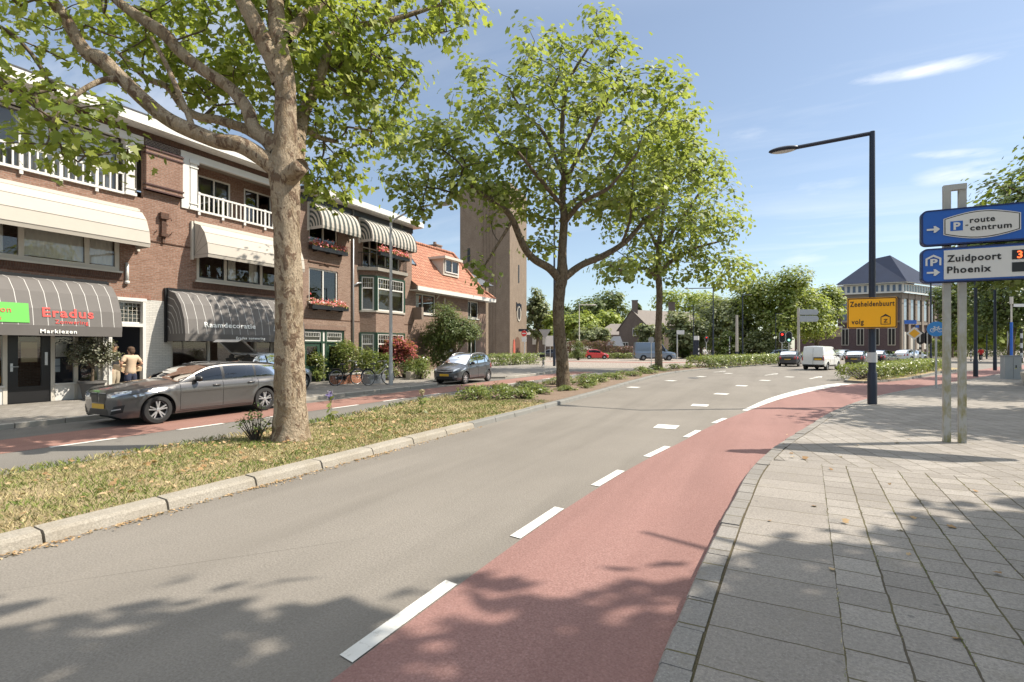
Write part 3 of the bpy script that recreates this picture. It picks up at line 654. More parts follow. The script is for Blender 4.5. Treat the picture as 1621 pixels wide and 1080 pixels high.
# projecting brick panel with dark bands between the loggias
b = MB(); b.box(X0-.02, X0+.16, 10.28, 11.54, 7.42, 8.98); b.build('brick_panel', BR1, B1)
GLB = plain('dark_glazed_band', (.06, .025, .022), .4, 0, .2)
for z in (7.42, 7.60, 8.72, 8.90): b = MB(); b.box(X0, X0+.20, 10.24, 11.57, z, z+.05); b.build('panel_band', GLB, B1)
b = MB(); b.box(X0+.001, X0+.04, 10.3, 11.5, 9.03, 9.28); b.build('patterned_brick', mat_brick('checker_brick', (.05, .035, .04), (.12, .08, .08), (.3, .26, .22), .11, .055, .012), B1)
b = MB(); b.box(X0, X0+.16, 10.77, 11.05, 6.50, 6.72); b.box(X0, X0+.10, 10.83, 10.99, 5.98, 6.50); b.box(X0, X0+.15, 10.79, 11.03, 5.86, 5.98); b.box(X0, X0+.08, 10.87, 10.95, 5.62, 5.86)
b.tube([(X0+.12, 10.75, 6.6), (X0+.14, 11.12, 6.55), (X0+.13, 11.16, 6.47)], .015, 6); b.tube([(X0+.05, 10.62, 5.95), (X0+.09, 10.66, 6.02), (X0+.06, 10.69, 6.08)], .015, 5); b.tube([(X0+.05, 11.13, 5.95), (X0+.09, 11.17, 6.02), (X0+.06, 11.2, 6.08)], .015, 5)
b.build('wall_bracket', BRD, B1)
# balcony railings
def railing(y0, y1, z0=7.08, z1=7.82):
    r = MB(); x = X0+.06
    r.box(x-.03, x+.035, y0, y1, z1-.07, z1); r.box(x-.03, x+.035, y0, y1, z0, z0+.08)
    n = int((y1-y0)/.19)
    for i in range(n+1):
        y = y0+.03+(y1-y0-.06)*i/n; w_ = .045 if i % 5 else .09; r.box(x-.02, x+.025, y-w_/2, y+w_/2, z0-(.12 if i % 5 == 0 else -.08), z1-.07 if i % 5 else z1+.03)
    return r.build('railing', WHITE, B1)
railing(2.1, 9.62); railing(12.18, 16.5)
# first floor windows
window(B1, X0, *ops_m[0], div=(3.9, 6.95, 8.6), fw=.13, mat=CREAMP, depth=.08, curtain=[(2.7, 6.6, 4.6), (7.0, 8.55, 4.6), (8.7, 9.4, 4.6)], sill=CREAMP)
window(B1, X0, *ops_m[1], div=(13.35, 15.0), fw=.12, mat=CREAMP, depth=.08, sash=BLACKP, curtain=[(13.5, 13.9, 4.6), (14.5, 14.95, 4.6)], sill=CREAMP)
b = MB(); b.tube([(X0+.06, 9.72, 4.05), (X0+.06, 9.72, 4.72)], .05, 10); b.ball((X0+.06, 9.72, 4.05), .08, .08, .07); b.build('drain_hopper', WHITE, B1, smooth=True)
awning(B1, X0, 2.4, 10.0, 6.6, 5.36, .95, CREAMF, 4, val=.13)
awning(B1, X0, 12.02, 16.5, 6.6, 5.36, .95, CREAMF, 4, val=.13)
# ground floor: shop one
def shopfront(a, c, posts, door, stall=.62):
    f = MB(); x = X0-.12
    for p in posts: f.box(x-.05, x+.05, p-.05, p+.05, GZ, 2.66)
    f.box(x-.05, x+.05, a, c, 2.50, 2.66)
    o = f.build('shop_front', CREAMP, B1); es = sorted(posts)
    for i in range(len(es)-1):
        p, q = es[i]+.05, es[i+1]-.05
        if door and door[0]-.06 < p < door[1]: continue
        s = MB(); s.box(x-.03, x+.03, p, q, GZ, stall); s.box(x-.05, x+.09, p-.03, q+.03, stall, stall+.05); s.build('stall_riser', WHITE, o)
        g = MB(); g.quad((x, p, stall+.05), (x, q, stall+.05), (x, q, 2.5), (x, p, 2.5)); g.build('pane', GLASS, o, fix=False)
    return o
sf1 = shopfront(3.2, 9.03, (3.25, 5.2, 6.60, 7.72, 8.32, 8.98), (6.65, 7.67))
d = MB(); x = X0-.14; d.box(x-.03, x+.03, 6.66, 6.90, GZ, 2.5); d.box(x-.03, x+.03, 7.45, 7.67, GZ, 2.5); d.box(x-.03, x+.03, 6.9, 7.45, GZ, .62); d.box(x-.03, x+.03, 6.9, 7.45, 2.36, 2.5)
dr = d.build('shop_door', BLACKP, B1); g = MB(); g.quad((x, 6.9, .62), (x, 7.45, .62), (x, 7.45, 2.36), (x, 6.9, 2.36)); g.build('pane', GLASS, dr, fix=False)
h = MB(); h.box(x+.03, x+.05, 6.72, 6.78, 1.08, 1.32); h.tube([(x+.05, 6.75, 1.22), (x+.09, 6.75, 1.22), (x+.09, 6.9, 1.22)], .012, 6); h.build('handle', ALU, dr); h = MB(); h.box(x+.03, x+.045, 7.53, 7.60, 1.25, 1.65); h.build('letter_plate', ALU, dr)
# what hangs in the shop window and door
p = MB(); p.box(x-.12, x-.10, 7.02, 7.40, 1.35, 1.95); p.box(x-.12, x-.10, 7.0, 7.35, 1.98, 2.2, 1); p.build('door_poster', [plain('poster_buff', (.42, .33, .2), .7), BLACKP], dr)
p = MB(); y = 7.95
p.box(X0-.16, X0-.15, 7.82, 8.10, 1.50, 1.92, 0); p.box(X0-.16, X0-.15, 7.80, 7.93, 1.22, 1.44, 1); p.box(X0-.16, X0-.15, 7.80, 7.93, 1.02, 1.20, 1); p.build('window_notice', [SIGNW, plain('pale_blue_paper', (.45, .52, .6), .6)], sf1)
p = MB(); p.box(X0-.16, X0-.15, 6.2, 6.52, .75, .95); p.build('window_sticker', SIGNY, sf1)
text_obj('open_sign', 'Open', .13, LETW, frame((X0-.145, 7.86, 1.95), (0, 1, 0), (0, 0, 1)), sf1)
a1, prof = awning(B1, X0, 3.0, 9.05, 3.92, 2.44, 1.15, GREYF, 4, stripe=PINST, pitch=.335, sw=.016, val=.30, frame_mat=BLACKP, ribs=False, fan_rings=6)
def on_facet(prof, k, t, out=.012):
    (xa, za), (xb, zb) = prof[k], prof[k+1]; up = Vector((xa-xb, 0, za-zb)).normalized(); n = Vector((up.z, 0, -up.x))
    p = Vector((xb, 0, zb))+up*t; return p+n*out, up
p0, up = on_facet(prof, 3, .20)
text_obj('lettering', 'Eradus', .38, LETR, frame(p0+up*.06+Vector((0, 7.0, 0)), (0, 1, 0), up), a1, space=1.12, bold=.008, xs=1.12)
text_obj('lettering', 'Zonwering', .17, LETR, frame(p0+up*-.14+Vector((0, 7.3, 0)), (0, 1, 0), up), a1, space=1.1)
text_obj('lettering', 'Markiezen', .155, LETW, frame((prof[-1][0]-.003, 6.95, 2.22), (0, 1, 0), (0, 0, 1)), a1, space=1.2, bold=.004, xs=1.15)
s = MB(); s.add([tuple(p0+up*(-.14)+Vector((.006, 5.2, 0))), tuple(p0+up*(-.14)+Vector((.006, 6.72, 0))), tuple(p0+up*.42+Vector((.006, 6.72, 0))), tuple(p0+up*.42+Vector((.006, 5.2, 0)))], [(0, 1, 2, 3)]); sg = s.build('green_sign_panel', SIGNG, a1, fix=False)
text_obj('lettering', 'Eradus', .17, LETR, frame(p0+up*-.08+Vector((.014, 5.62, 0)), (0, 1, 0), up), a1, space=1.1)
text_obj('lettering', 'Zon', .22, LETR, frame(p0+up*.14+Vector((.014, 5.95, 0)), (0, 1, 0), up), a1, space=1.1)
# house door between the shops
dw = window(B1, X0, 9.21, 10.28, 2.62, 3.42, div=(), hdiv=(), fw=.07, mat=WHITE, depth=.10, name='transom_window')
q = MB()
for i in range(1, 7): q.box(X0-.115, X0-.09, 9.28+i*.135, 9.292+i*.135, 2.69, 3.35)
for i in range(1, 5): q.box(X0-.115, X0-.088, 9.28, 10.21, 2.69+i*.135, 2.70+i*.135)
q.build('glazing_bar', CREAMP, dw)
q = MB(); q.box(X0-.14, X0+.06, 9.17, 9.27, GZ, 3.5); q.box(X0-.14, X0+.06, 10.22, 10.32, GZ, 3.5); q.box(X0-.14, X0+.062, 9.27, 10.22, 2.52, 2.64); q.box(X0-.14, X0+.07, 9.15, 10.34, 3.42, 3.53); q.build('door_frame', WHITE, B1)
q = MB(); q.box(X0-1.1, X0-.14, 9.28, 9.33, GZ, 2.52); q.build('open_door', plain('olive_door', (.33, .29, .16), .5), B1)
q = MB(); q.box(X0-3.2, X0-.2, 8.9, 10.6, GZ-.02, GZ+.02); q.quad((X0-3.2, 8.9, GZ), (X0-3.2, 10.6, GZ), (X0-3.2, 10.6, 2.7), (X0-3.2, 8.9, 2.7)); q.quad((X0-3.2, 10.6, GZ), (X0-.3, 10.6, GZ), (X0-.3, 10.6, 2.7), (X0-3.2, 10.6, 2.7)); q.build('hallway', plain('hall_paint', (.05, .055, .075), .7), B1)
# shop two
sf2 = shopfront(11.2, 15.6, (11.25, 12.68, 14.3, 14.75, 15.55), None, .30)
a2, prof2 = awning(B1, X0, 11.05, 16.35, 3.92, 2.30, 1.15, GREYF, 4, stripe=PINST, pitch=.335, sw=.016, val=.27, frame_mat=BLACKP, ribs=False, fan_rings=6)
p0, up = on_facet(prof2, 3, .26)
text_obj('lettering', 'Raamdecoratie', .27, LETW, frame((p0.x, 11.75, p0.z), (0, 1, 0), up), a2, space=1.13, bold=.006, xs=1.15)
text_obj('lettering', 'Eradus zonwering', .135, LETW, frame((prof2[-1][0]-.003, 13.0, 2.12), (0, 1, 0), (0, 0, 1)), a2, space=1.15, bold=.003, xs=1.15)
e = MB(); fy0, fy1, h = 14.72, 15.75, .36
for a, c, z0, z1 in ((fy0, fy1, 0, .025), (fy0+.09, fy1+.09, h-.025, h)): e.add([tuple(p0+up*(z0-.07)+Vector((0, a, 0))), tuple(p0+up*(z0-.07)+Vector((0, c, 0))), tuple(p0+up*(z1-.07)+Vector((0, c, 0))), tuple(p0+up*(z1-.07)+Vector((0, a, 0)))], [(0, 1, 2, 3)])
for a in (fy0, fy1-.02): e.add([tuple(p0+up*-.07+Vector((0, a, 0))), tuple(p0+up*-.07+Vector((0, a+.02, 0))), tuple(p0+up*(h-.07)+Vector((0, a+.11, 0))), tuple(p0+up*(h-.07)+Vector((0, a+.09, 0)))], [(0, 1, 2, 3)])
e.build('logo_frame', LETW, a2, fix=False)
text_obj('lettering', 'Luxaflex', .20, LETW, frame((p0.x, 14.86, p0.z+.04), (0, 1, 0), up), a2, xs=.95)

# ---------------- building two: green and white barrel awnings
B2 = thing('town_house', 'dusky brown brick town house with two green-and-white striped awnings and flower boxes', 'building')
o2 = [(17.56, 19.40, 3.98, 5.68), (17.56, 19.40, 6.95, 8.5), (17.2, 19.85, GZ, 2.68)]
b = MB(); wall_open(b, X0, 16.9, 25.46, GZ, 9.0, o2+[(21.2, 24.3, 6.2, 8.5)], .14)
b.quad((X0, 25.46, 0), (X0-7, 25.46, 0), (X0-7, 25.46, 9), (X0, 25.46, 9)); b.quad((X0-7, 16.9, 0), (X0-7, 25.46, 0), (X0-7, 25.46, 9), (X0-7, 16.9, 9)); b.quad((X0, 16.91, 9.), (X0-7, 16.91, 9.), (X0-7, 16.91, 3), (X0, 16.91, 3))
b.build('wall', BR2, B2, fix=False)
b = MB(); b.box(X0-7, X0+.06, 16.9, 25.5, 8.86, 9.16); b.build('dark_fascia', BLACKP, B2)
b = MB(); b.box(X0-.3, X0+.62, 16.9, 25.75, 9.163, 9.22); b.box(X0+.58, X0+.66, 16.9, 25.8, 9.2, 9.50); b.build('cornice', WHITE, B2)
b = MB(); b.box(X0-7, X0+.575, 16.92, 25.7, 9.222, 9.4); b.build('roof', ROOFP, B2)
window(B2, X0, *o2[0], div=(18.48,), fw=.07, mat=WHITE, curtain=None, sill=STONE)
window(B2, X0, *o2[1], div=(18.48,), fw=.08, mat=CREAMP, curtain=None, sill=STONE)
fr = window(B2, X0, 21.2, 24.3, 6.2, 8.5, div=(21.8, 22.4, 23.1, 23.7), hdiv=(7.3,), fw=.07, mat=CREAMP, name='balcony_window')
b = MB(); b.box(X0, X0+.025, 17.1, 19.95, 2.68, 2.92); b.build('soldier_course', mat_brick('soldier_dusky', (.2, .12, .09), (.25, .16, .12), (.22, .19, .16), .065, .24), B2)
b = MB(); b.box(X0, X0+.02, 16.95, 25.4, 3.18, 3.215); b.build('string_course', BRD, B2)
b = MB(); b.box(X0, X0+.05, 17.5, 19.5, 5.95, 5.99); b.tube([(X0+.02, 18.2, 5.86), (X0+.06, 18.48, 5.98), (X0+.02, 18.8, 5.86)], .02, 6); b.build('window_ornament', BRD, B2)
# green double doors with leaded fanlights
dd = MB(); x = X0-.1
for y in (17.2, 18.36, 18.62, 19.75): dd.box(x-.05, x+.06, y, y+.10, GZ, 2.68)
dd.box(x-.05, x+.05, 17.3, 19.75, 2.58, 2.68); dd.box(x-.05, x+.05, 17.3, 19.75, 2.02, 2.10)
do = dd.build('door_frame', GREENP, B2)
for y0, y1 in ((17.3, 18.36), (18.72, 19.75)):
    k = MB(); k.box(x-.04, x, y0, y0+.2, GZ, 2.02); k.box(x-.04, x, y1-.2, y1, GZ, 2.02); k.box(x-.04, x, y0+.2, y1-.2, GZ, .9); k.box(x-.04, x, y0+.2, y1-.2, 1.85, 2.02)
    d_ = k.build('green_door', GREENP, B2); k = MB(); k.quad((x-.02, y0+.2, .9), (x-.02, y1-.2, .9), (x-.02, y1-.2, 1.85), (x-.02, y0+.2, 1.85)); k.build('pane', GLASS, d_, fix=False)
    k = MB(); k.box(x-.03, x+.02, y0, y1, 2.10, 2.16); k.box(x-.03, x+.02, y0, y1, 2.52, 2.58); k.box(x-.03, x+.02, y0, y0+.06, 2.16, 2.52); k.box(x-.03, x+.02, y1-.06, y1, 2.16, 2.52)
    for i in range(1, 7): k.box(x-.02, x+.01, y0+i*(y1-y0)/7, y0+i*(y1-y0)/7+.012, 2.34, 2.52)
    k.box(x-.02, x+.012, y0+.06, y1-.06, 2.33, 2.345); fl = k.build('fanlight', WHITE, B2); k = MB(); k.quad((x-.01, y0, 2.12), (x-.01, y1, 2.12), (x-.01, y1, 2.56), (x-.01, y0, 2.56)); k.build('pane', GLASS, fl, fix=False)
k = MB(); k.box(x-.03, x+.02, 18.46, 18.62, GZ, 2.58); k.build('white_jamb', WHITE, B2)
k = MB(); k.tube([(X0+.08, 20.4, .2), (X0+.08, 20.4, 9.2)], .05, 8); k.build('drainpipe', GREYMET, B2, smooth=True)
k = MB(); k.tube([(X0+.08, 20.48, 5.1), (X0+.1, 20.7, 5.25), (X0+.1, 21.0, 5.3)], .045, 8); k.build('pipe_elbow', GREYMET, B2, smooth=True)
# bay with green frames, two storeys, balcony on top
BX = X0+.62; ya, yb, yc, yd = 20.95, 21.55, 23.95, 24.5
def bay_plate(z0, z1, mat, nm, g=0.):
    k = MB(); k.prism([(X0-.02, ya-g), (X0-.02, yd+g), (BX+g, yc+g*.4), (BX+g, yb-g*.4)], z0, z1, 'z'); return k.build(nm, mat, B2)
bay_plate(GZ, .85, BR2, 'bay_base'); bay_plate(2.62, 3.72, BR2, 'bay_apron'); bay_plate(5.72, 5.98, BR2, 'bay_head'); bay_plate(3.722, 3.82, STONE, 'bay_sill', .06)
bay_plate(5.982, 6.16, plain('balcony_concrete', (.24, .22, .19), .8, 0, .2, 3, .2), 'balcony_slab', .22)
def bay_win(z0, z1, hd):
    f = MB(); gl = MB(); gr = MB()
    segs = [((X0, ya), (BX, yb), 1), ((BX, yb), (BX, yc), 2), ((BX, yc), (X0, yd), 1)]
    for (p, q, n) in segs:
        p, q = Vector((*p, 0)), Vector((*q, 0)); t = (q-p).normalized(); L = (q-p).length; rz = math.atan2(t.y, t.x); nrm = Vector((t.y, -t.x, 0))
        def bx(B, s0, s1, za, zb, dep, off=0.): B.obox(p+t*((s0+s1)/2)+Vector((0, 0, (za+zb)/2))-nrm*off, s1-s0, dep, zb-za, rz)
        bx(gr, .0, .10, z0, z1, .12); bx(gr, L-.10, L, z0, z1, .12); bx(gr, .1, L-.1, z1-.08, z1, .11)
        w0, w1 = .11, L-.11
        for k in range(n):
            a = w0+(w1-w0)*k/n; c = w0+(w1-w0)*(k+1)/n
            bx(f, a, a+.06, z0, z1-.08, .07); bx(f, c-.06, c, z0, z1-.08, .07); bx(f, a+.06, c-.06, z0, z0+.07, .065); bx(f, a+.06, c-.06, z1-.14, z1-.08, .065); bx(f, a+.06, c-.06, hd, hd+.07, .065)
            for j in range(1, 5): bx(f, a+.06+(c-a-.12)*j/5-.008, a+.06+(c-a-.12)*j/5+.008, hd+.07, z1-.14, .03)
            bx(f, a+.06, c-.06, (hd+z1-.08)/2, (hd+z1-.08)/2+.012, .03)
        P = p-nrm*.0; Q = q; gl.quad((P.x, P.y, z0), (Q.x, Q.y, z0), (Q.x, Q.y, z1), (P.x, P.y, z1))
    o = gr.build('bay_window', GREENP, B2); f.build('sash', WHITE, o); gl.build('pane', GLASS, o, fix=False)
    k = MB(); k.quad((BX-.14, yb+.1, hd-.25), (BX-.14, yc-.1, hd-.25), (BX-.14, yc-.1, hd+.05), (BX-.14, yb+.1, hd+.05)); k.build('blind', CURT, o, fix=False)
bay_win(.85, 2.62, 1.95); bay_win(3.82, 5.72, 5.0)
k = MB()
for z in (6.25, 6.95): k.tube([(X0, ya-.1, z), (BX+.15, yb-.05, z), (BX+.15, yc+.05, z), (X0, yd+.1, z)], .02, 6)
for s0, s1, n in (((X0, ya-.1), (BX+.15, yb-.05), 6), ((BX+.15, yb-.05), (BX+.15, yc+.05), 18), ((BX+.15, yc+.05), (X0, yd+.1), 6)):
    for i in range(n+1):
        t = i/n; x_, y_ = s0[0]+(s1[0]-s0[0])*t, s0[1]+(s1[1]-s0[1])*t; k.tube([(x_, y_, 6.16), (x_, y_, 6.95)], .01, 5)
k.build('balcony_railing', BLACKP, B2)
def rolled(y0, y1):
    o, p = awning(B2, X0, y0, y1, 8.75, 7.62, .95, CREAMF, 8, stripe=GSTR, pitch=.30, sw=.15, val=.14, valmat=1, frame_mat=CREAMP, ribs=False, fan_rings=5)
    return o
rolled(17.55, 20.1); rolled(20.95, 24.75)
k = MB(); k.obox((X0+.35, 25.62, 3.9), .7, .2, .75); k.build('wall_box', plain('brown_box', (.19, .15, .12), .7), B2)

# ---------------- building three: orange roof
B3 = thing('corner_house', 'brown brick corner house with steep orange tiled roof, dormer and white eaves', 'building')
W3 = [(25.85, 27.95, 3.95, 5.25), (32.0, 33.5, 3.95, 5.25), (32.0, 33.2, GZ, 2.7), (28.3, 30.4, .9, 2.6)]
b = MB(); wall_open(b, X0, 25.46, 34.6, GZ, 5.45, W3, .12); b.quad((X0, 34.6, 0), (X0-9, 34.6, 0), (X0-9, 34.6, 5.45), (X0, 34.6, 5.45)); b.quad((X0-9, 25.46, 0), (X0-9, 34.6, 0), (X0-9, 34.6, 5.45), (X0-9, 25.46, 5.45)); b.quad((X0, 25.47, 0), (X0-9, 25.47, 0), (X0-9, 25.47, 5.45), (X0, 25.47, 5.45)); b.build('wall', BR2, B3, fix=False)
for q in W3[:2]: window(B3, X0, *q, div=((q[0]+q[1])/2-.3,), fw=.10, mat=CREAMP, sash=DARKMET, curtain=[(q[0]+.15, q[0]+.6, q[2]+.1)], sill=WHITE)
window(B3, X0, *W3[2], div=(32.55,), fw=.09, mat=CREAMP, sash=GREENP); window(B3, X0, *W3[3], div=(29.3,), fw=.09, mat=CREAMP)
k = MB(); k.box(X0-.3, X0+.62, 25.2, 35.0, 5.30, 5.36); k.box(X0+.58, X0+.68, 25.2, 35.05, 5.30, 5.56); k.build('eaves_gutter', WHITE, B3)
# hipped roof with slightly swept foot
ridge_z, ez = 9.3, 5.52; xe, xr = X0+.62, X0-3.0; y0, y1 = 25.4, 35.0
k = MB(); mz = ez+.55; xm = X0-.35
rows = [((xe, y0), (xe, y1), ez), ((xm, y0), (xm, y1-.2), mz+.15), ((xr, y0), (xr, y1-.5), ridge_z)]
for (a0, a1, za), (b0, b1, zb) in zip(rows[:-1], rows[1:]): k.quad((*a0, za), (*a1, za), (*b1, zb), (*b0, zb))
k.add([(xe, y1, ez), (xm, y1-.2, mz+.15), (xr, y1-.5, ridge_z), (X0-6.2, y1-.4, mz), (X0-7.0, y1, ez)], [(0, 1, 2, 3, 4)])
k.quad((xr, y0, ridge_z), (xr, y1-.5, ridge_z), (X0-7.0, y1, ez), (X0-7.0, y0, ez)); rf = k.build('roof', RTILE, B3, fix=False)
k = MB(); k.tube([(xe, y1, ez+.05), (xm, y1-.2, mz+.2), (xr, y1-.5, ridge_z+.05)], .12, 8); k.tube([(xr, y0, ridge_z+.03), (xr, y1-.5, ridge_z+.05)], .12, 8); k.build('ridge_tiles', RTILE, rf)
k = MB(); k.box(xr-.9, xr-.1, 32.4, 33.1, 8.4, 9.65); k.box(xr-.95, xr-.05, 32.35, 33.15, 9.65, 9.75); k.tube([(xr-.5, 32.75, 9.7), (xr-.5, 32.75, 10.0)], .13, 8); k.build('chimney', BR2, rf)
k = MB(); k.quad((X0, 25.45, 5.4), (X0+.62, 25.45, 5.52), (xm, 25.45, mz+.1), (xr, 25.45, ridge_z-.05)); k.build('verge_wall', BR2, B3, fix=False)
dx = X0-.85; k = MB(); k.box(dx-2.2, dx, 30.1, 30.25, 6.95, 8.1); k.box(dx-2.2, dx, 31.95, 32.1, 6.95, 8.1); k.box(dx-.1, dx, 30.25, 31.95, 6.95, 7.15); k.box(dx-2.4, dx+.25, 29.95, 32.25, 8.1, 8.28); dm = k.build('dormer', CREAMP, B3)
window(B3, dx+.12, 30.25, 31.95, 7.15, 8.1, div=(31.1,), fw=.07, mat=WHITE, name='dormer_window')
n_ = Vector((ridge_z-mz, 0, xm-xr)).normalized(); 
c_ = Vector((X0-1.55, 26.9, 0)); tt = (c_.x-xm)/(xr-xm); c_.z = mz+.15+(ridge_z-mz-.15)*tt
k = MB(); k.obox(c_+n_*.06, 1.0, .85, .08, 0, 0, 0, math.atan2(ridge_z-mz-.15, xm-xr)); sk = k.build('skylight', plain('skylight_glass', (.16, .21, .25), .08, .3, .1), B3)
k = MB()
for s in (-1, 1): k.obox(c_+n_*.06+Vector((0, s*.46, 0)), 1.1, .07, .12, 0, 0, 0, math.atan2(ridge_z-mz-.15, xm-xr))
k.build('skylight_frame', DARKMET, B3)
k = MB(); k.tube([(X0+.06, 28.9, .2), (X0+.06, 28.9, 4.6), (X0+.3, 28.6, 5.1)], .05, 8); k.tube([(X0+.06, 28.0, 5.0), (X0+.3, 28.0, 5.28)], .04, 6); k.build('drainpipe', CREAMP, B3)

# ---------------- church: square tower and aisle end
CH = thing('church', 'brown brick church with tall square tower and slate roofed aisle end', 'church')
d0 = 88.; c0 = D(807, d0); yaw = R(YAW)-R(19.5)            # near corner, left face runs to the left
tl = Vector((-math.cos(yaw), -math.sin(yaw), 0)); tb = Vector((-math.sin(yaw), math.cos(yaw), 0)); SD = 9.4
def cq(b, o, u, L, z0, z1, m=0): b.quad(tuple(o+Vector((0, 0, z0))), tuple(o+u*L+Vector((0, 0, z0))), tuple(o+u*L+Vector((0, 0, z1))), tuple(o+Vector((0, 0, z1))), m)
TZ = HT(288, d0)
b = MB(); cq(b, c0, tl, SD, 0, TZ); cq(b, c0, tb, SD, 0, TZ); cq(b, c0+tl*SD, tb, SD, 0, TZ); cq(b, c0+tb*SD, tl, SD, 0, TZ)
b.quad(*[tuple(q+Vector((0, 0, TZ))) for q in (c0, c0+tl*SD, c0+tl*SD+tb*SD, c0+tb*SD)]); b.build('tower', BRT, CH, fix=False)
for u, v, nm in ((tl, -tb, 'l'), (tb, -tl, 'r')):
    k = MB(); nz_ = Vector((v.x, v.y, 0))
    for i in (.30, .36, .42, .48, .54):                      # shallow vertical brick ribs
        if nm == 'l': k.obox(c0+u*(SD*i)+nz_*.05+Vector((0, 0, TZ/2)), .18, .14, TZ-2, math.atan2(u.y, u.x))
    if nm == 'l': k.build('brick_rib', BRT, CH)
    k = MB()
    for i, z in (((.82, HT(400, d0)), (.62, HT(480, d0)), (.62, HT(538, d0))) if nm == 'l' else ((.5, HT(428, d0)),)):
        k.obox(c0+u*(SD*i)+nz_*.03+Vector((0, 0, z)), .45, .1, 2.4 if nm == 'l' else 3.2, math.atan2(u.y, u.x))
    k.build('slit_window', BLACKP, CH)
k = MB(); ctr = c0+tb*(SD*.42)-tl*.06
def arch(w_, h, r_):
    pts = [(-w_, 0), (w_, 0), (w_, h)]+[(w_*math.cos(a), h+w_*math.sin(a)) for a in np.linspace(.2, math.pi-.2, 8)]+[(-w_, h)]; return pts
k.add([tuple(ctr+tb*p[0]+Vector((0, 0, p[1]))) for p in arch(1.5, 2.2, 0)], [tuple(range(12))[:len(arch(1.5, 2.2, 0))]]); k.build('portal', plain('dark_oak_door', (.10, .05, .03), .7), CH, fix=False)
k = MB(); ctr2 = c0+tb*(SD*.22)-tl*.10
k.add([tuple(ctr2+tb*(p[0]*.35)+Vector((0, 0, p[1]))) for p in arch(1.5, 1.8, 0)], [tuple(range(len(arch(1.5, 1.8, 0))))]); k.build('red_door', plain('red_door_paint', (.38, .09, .06), .6), CH, fix=False)
k = MB(); oc = c0+tb*(SD*.5)-tl*.08+Vector((0, 0, HT(494, d0)))
k.add([tuple(oc+tb*(.8*math.cos(a))+Vector((0, 0, 1.1*math.sin(a)))) for a in np.linspace(0, 2*math.pi, 16)[:-1]], [tuple(range(15))]); k.build('round_window', DARKIN, CH, fix=False)
k = MB(); k.add([tuple(oc+tl*-.04+tb*(1.1*math.cos(a))+Vector((0, 0, 1.4*math.sin(a))))for a in np.linspace(0, 2*math.pi, 16)[:-1]]+[tuple(oc+tl*-.04+tb*(.82*math.cos(a))+Vector((0, 0, 1.12*math.sin(a)))) for a in np.linspace(0, 2*math.pi, 16)[:-1]], [(i, (i+1) % 15, 15+(i+1) % 15, 15+i) for i in range(15)]); k.build('window_surround', STONE, CH, fix=False)
k = MB()
for i, h in enumerate((1.5, .5, 1.3, .5, 1.5, .6, 1.2)): k.obox(c0+tb*(SD*.5+(i-3)*.42)-tl*.06+Vector((0, 0, HT(483, d0)+(.3 if i % 2 else 0))), .24, .12, h, math.atan2(tb.y, tb.x))
k.build('relief_letters', DARKMET, CH)
# aisle end between the tower and the corner house
a0 = D(773, 62); a1 = D(735, 60); b = MB(); u = (a1-a0).normalized(); v = Vector((-u.y, u.x, 0)); v = v if v.y > 0 else -v
LL = (a1-a0).length; az = HT(440, 62)
cq(b, a0, u, LL, 0, az-1); cq(b, a0, v, 14, 0, az-1); b.build('aisle_wall', BRX, CH, fix=False)
k = MB()
for i in (.12, .28, .44, .6): k.obox(a0+u*(LL*i)-v*.18+Vector((0, 0, (az-1)/2)), .35, .36, az-1.2, math.atan2(u.y, u.x))
k.build('pilaster', BRX, CH)
k = MB()
for i in (.2, .36, .52): k.obox(a0+u*(LL*i)-v*.03+Vector((0, 0, (az-1)*.52)), .32, .1, (az-1)*.72, math.atan2(u.y, u.x))
k.build('aisle_window', BLACKP, CH)
k = MB(); e0 = a0-u*.5-v*.5; e1 = a1-v*.5; k.quad(tuple(e0+Vector((0, 0, az-1))), tuple(e1+Vector((0, 0, az-1))), tuple(e1+v*5+Vector((0, 0, az+1.6))), tuple(e0+v*5+u*1.5+Vector((0, 0, az+1.6))))
k.quad(tuple(e0+Vector((0, 0, az-1))), tuple(e0+v*5+u*1.5+Vector((0, 0, az+1.6))), tuple(e0+v*14+u*1.5+Vector((0, 0, az+1.6))), tuple(e0+v*14+Vector((0, 0, az-1)))); k.build('aisle_roof', SLATE, CH, fix=False)

# ---------------- gabled house in the middle distance
GH = thing('gabled_house', 'grey-brown brick house with steep gable, chimneys and white window beyond the grey van', 'house')
gd = 92.; g0 = D(980, gd); g1 = D(1022, gd-2); u = (g1-g0).normalized(); v = Vector((-u.y, u.x, 0)); v = v if v.y > 0 else -v
W_ = (g1-g0).length; v = (v*1.+u*.75).normalized(); L_ = 14.; ze = HT(522, gd); za = HT(492, gd); Z = lambda p, z: (p.x, p.y, z)
apex = g0+(g1-g0)*.5
b = MB(); b.add([Z(g0, 0), Z(g1, 0), Z(g1, ze+1), Z(apex, za), Z(g0, ze)], [(0, 1, 2, 3, 4)]); b.quad(Z(g1, 0), Z(g1+v*L_, 0), Z(g1+v*L_, ze+1), Z(g1, ze+1)); b.quad(Z(g0, 0), Z(g0+v*L_, 0), Z(g0+v*L_, ze), Z(g0, ze)); b.build('wall', BRG, GH, fix=False)
b = MB(); b.quad(Z(g1-v*.2+u*.4, ze+.7), Z(g1+v*L_+u*.4, ze+.7), Z(apex+v*L_, za+.1), Z(apex-v*.2, za+.1)); b.quad(Z(g0-u*.4-v*.2, ze-.3), Z(apex-v*.2, za+.1), Z(apex+v*L_, za+.1), Z(g0+v*L_-u*.4, ze-.3)); rf = b.build('roof', GRTILE, GH, fix=False)
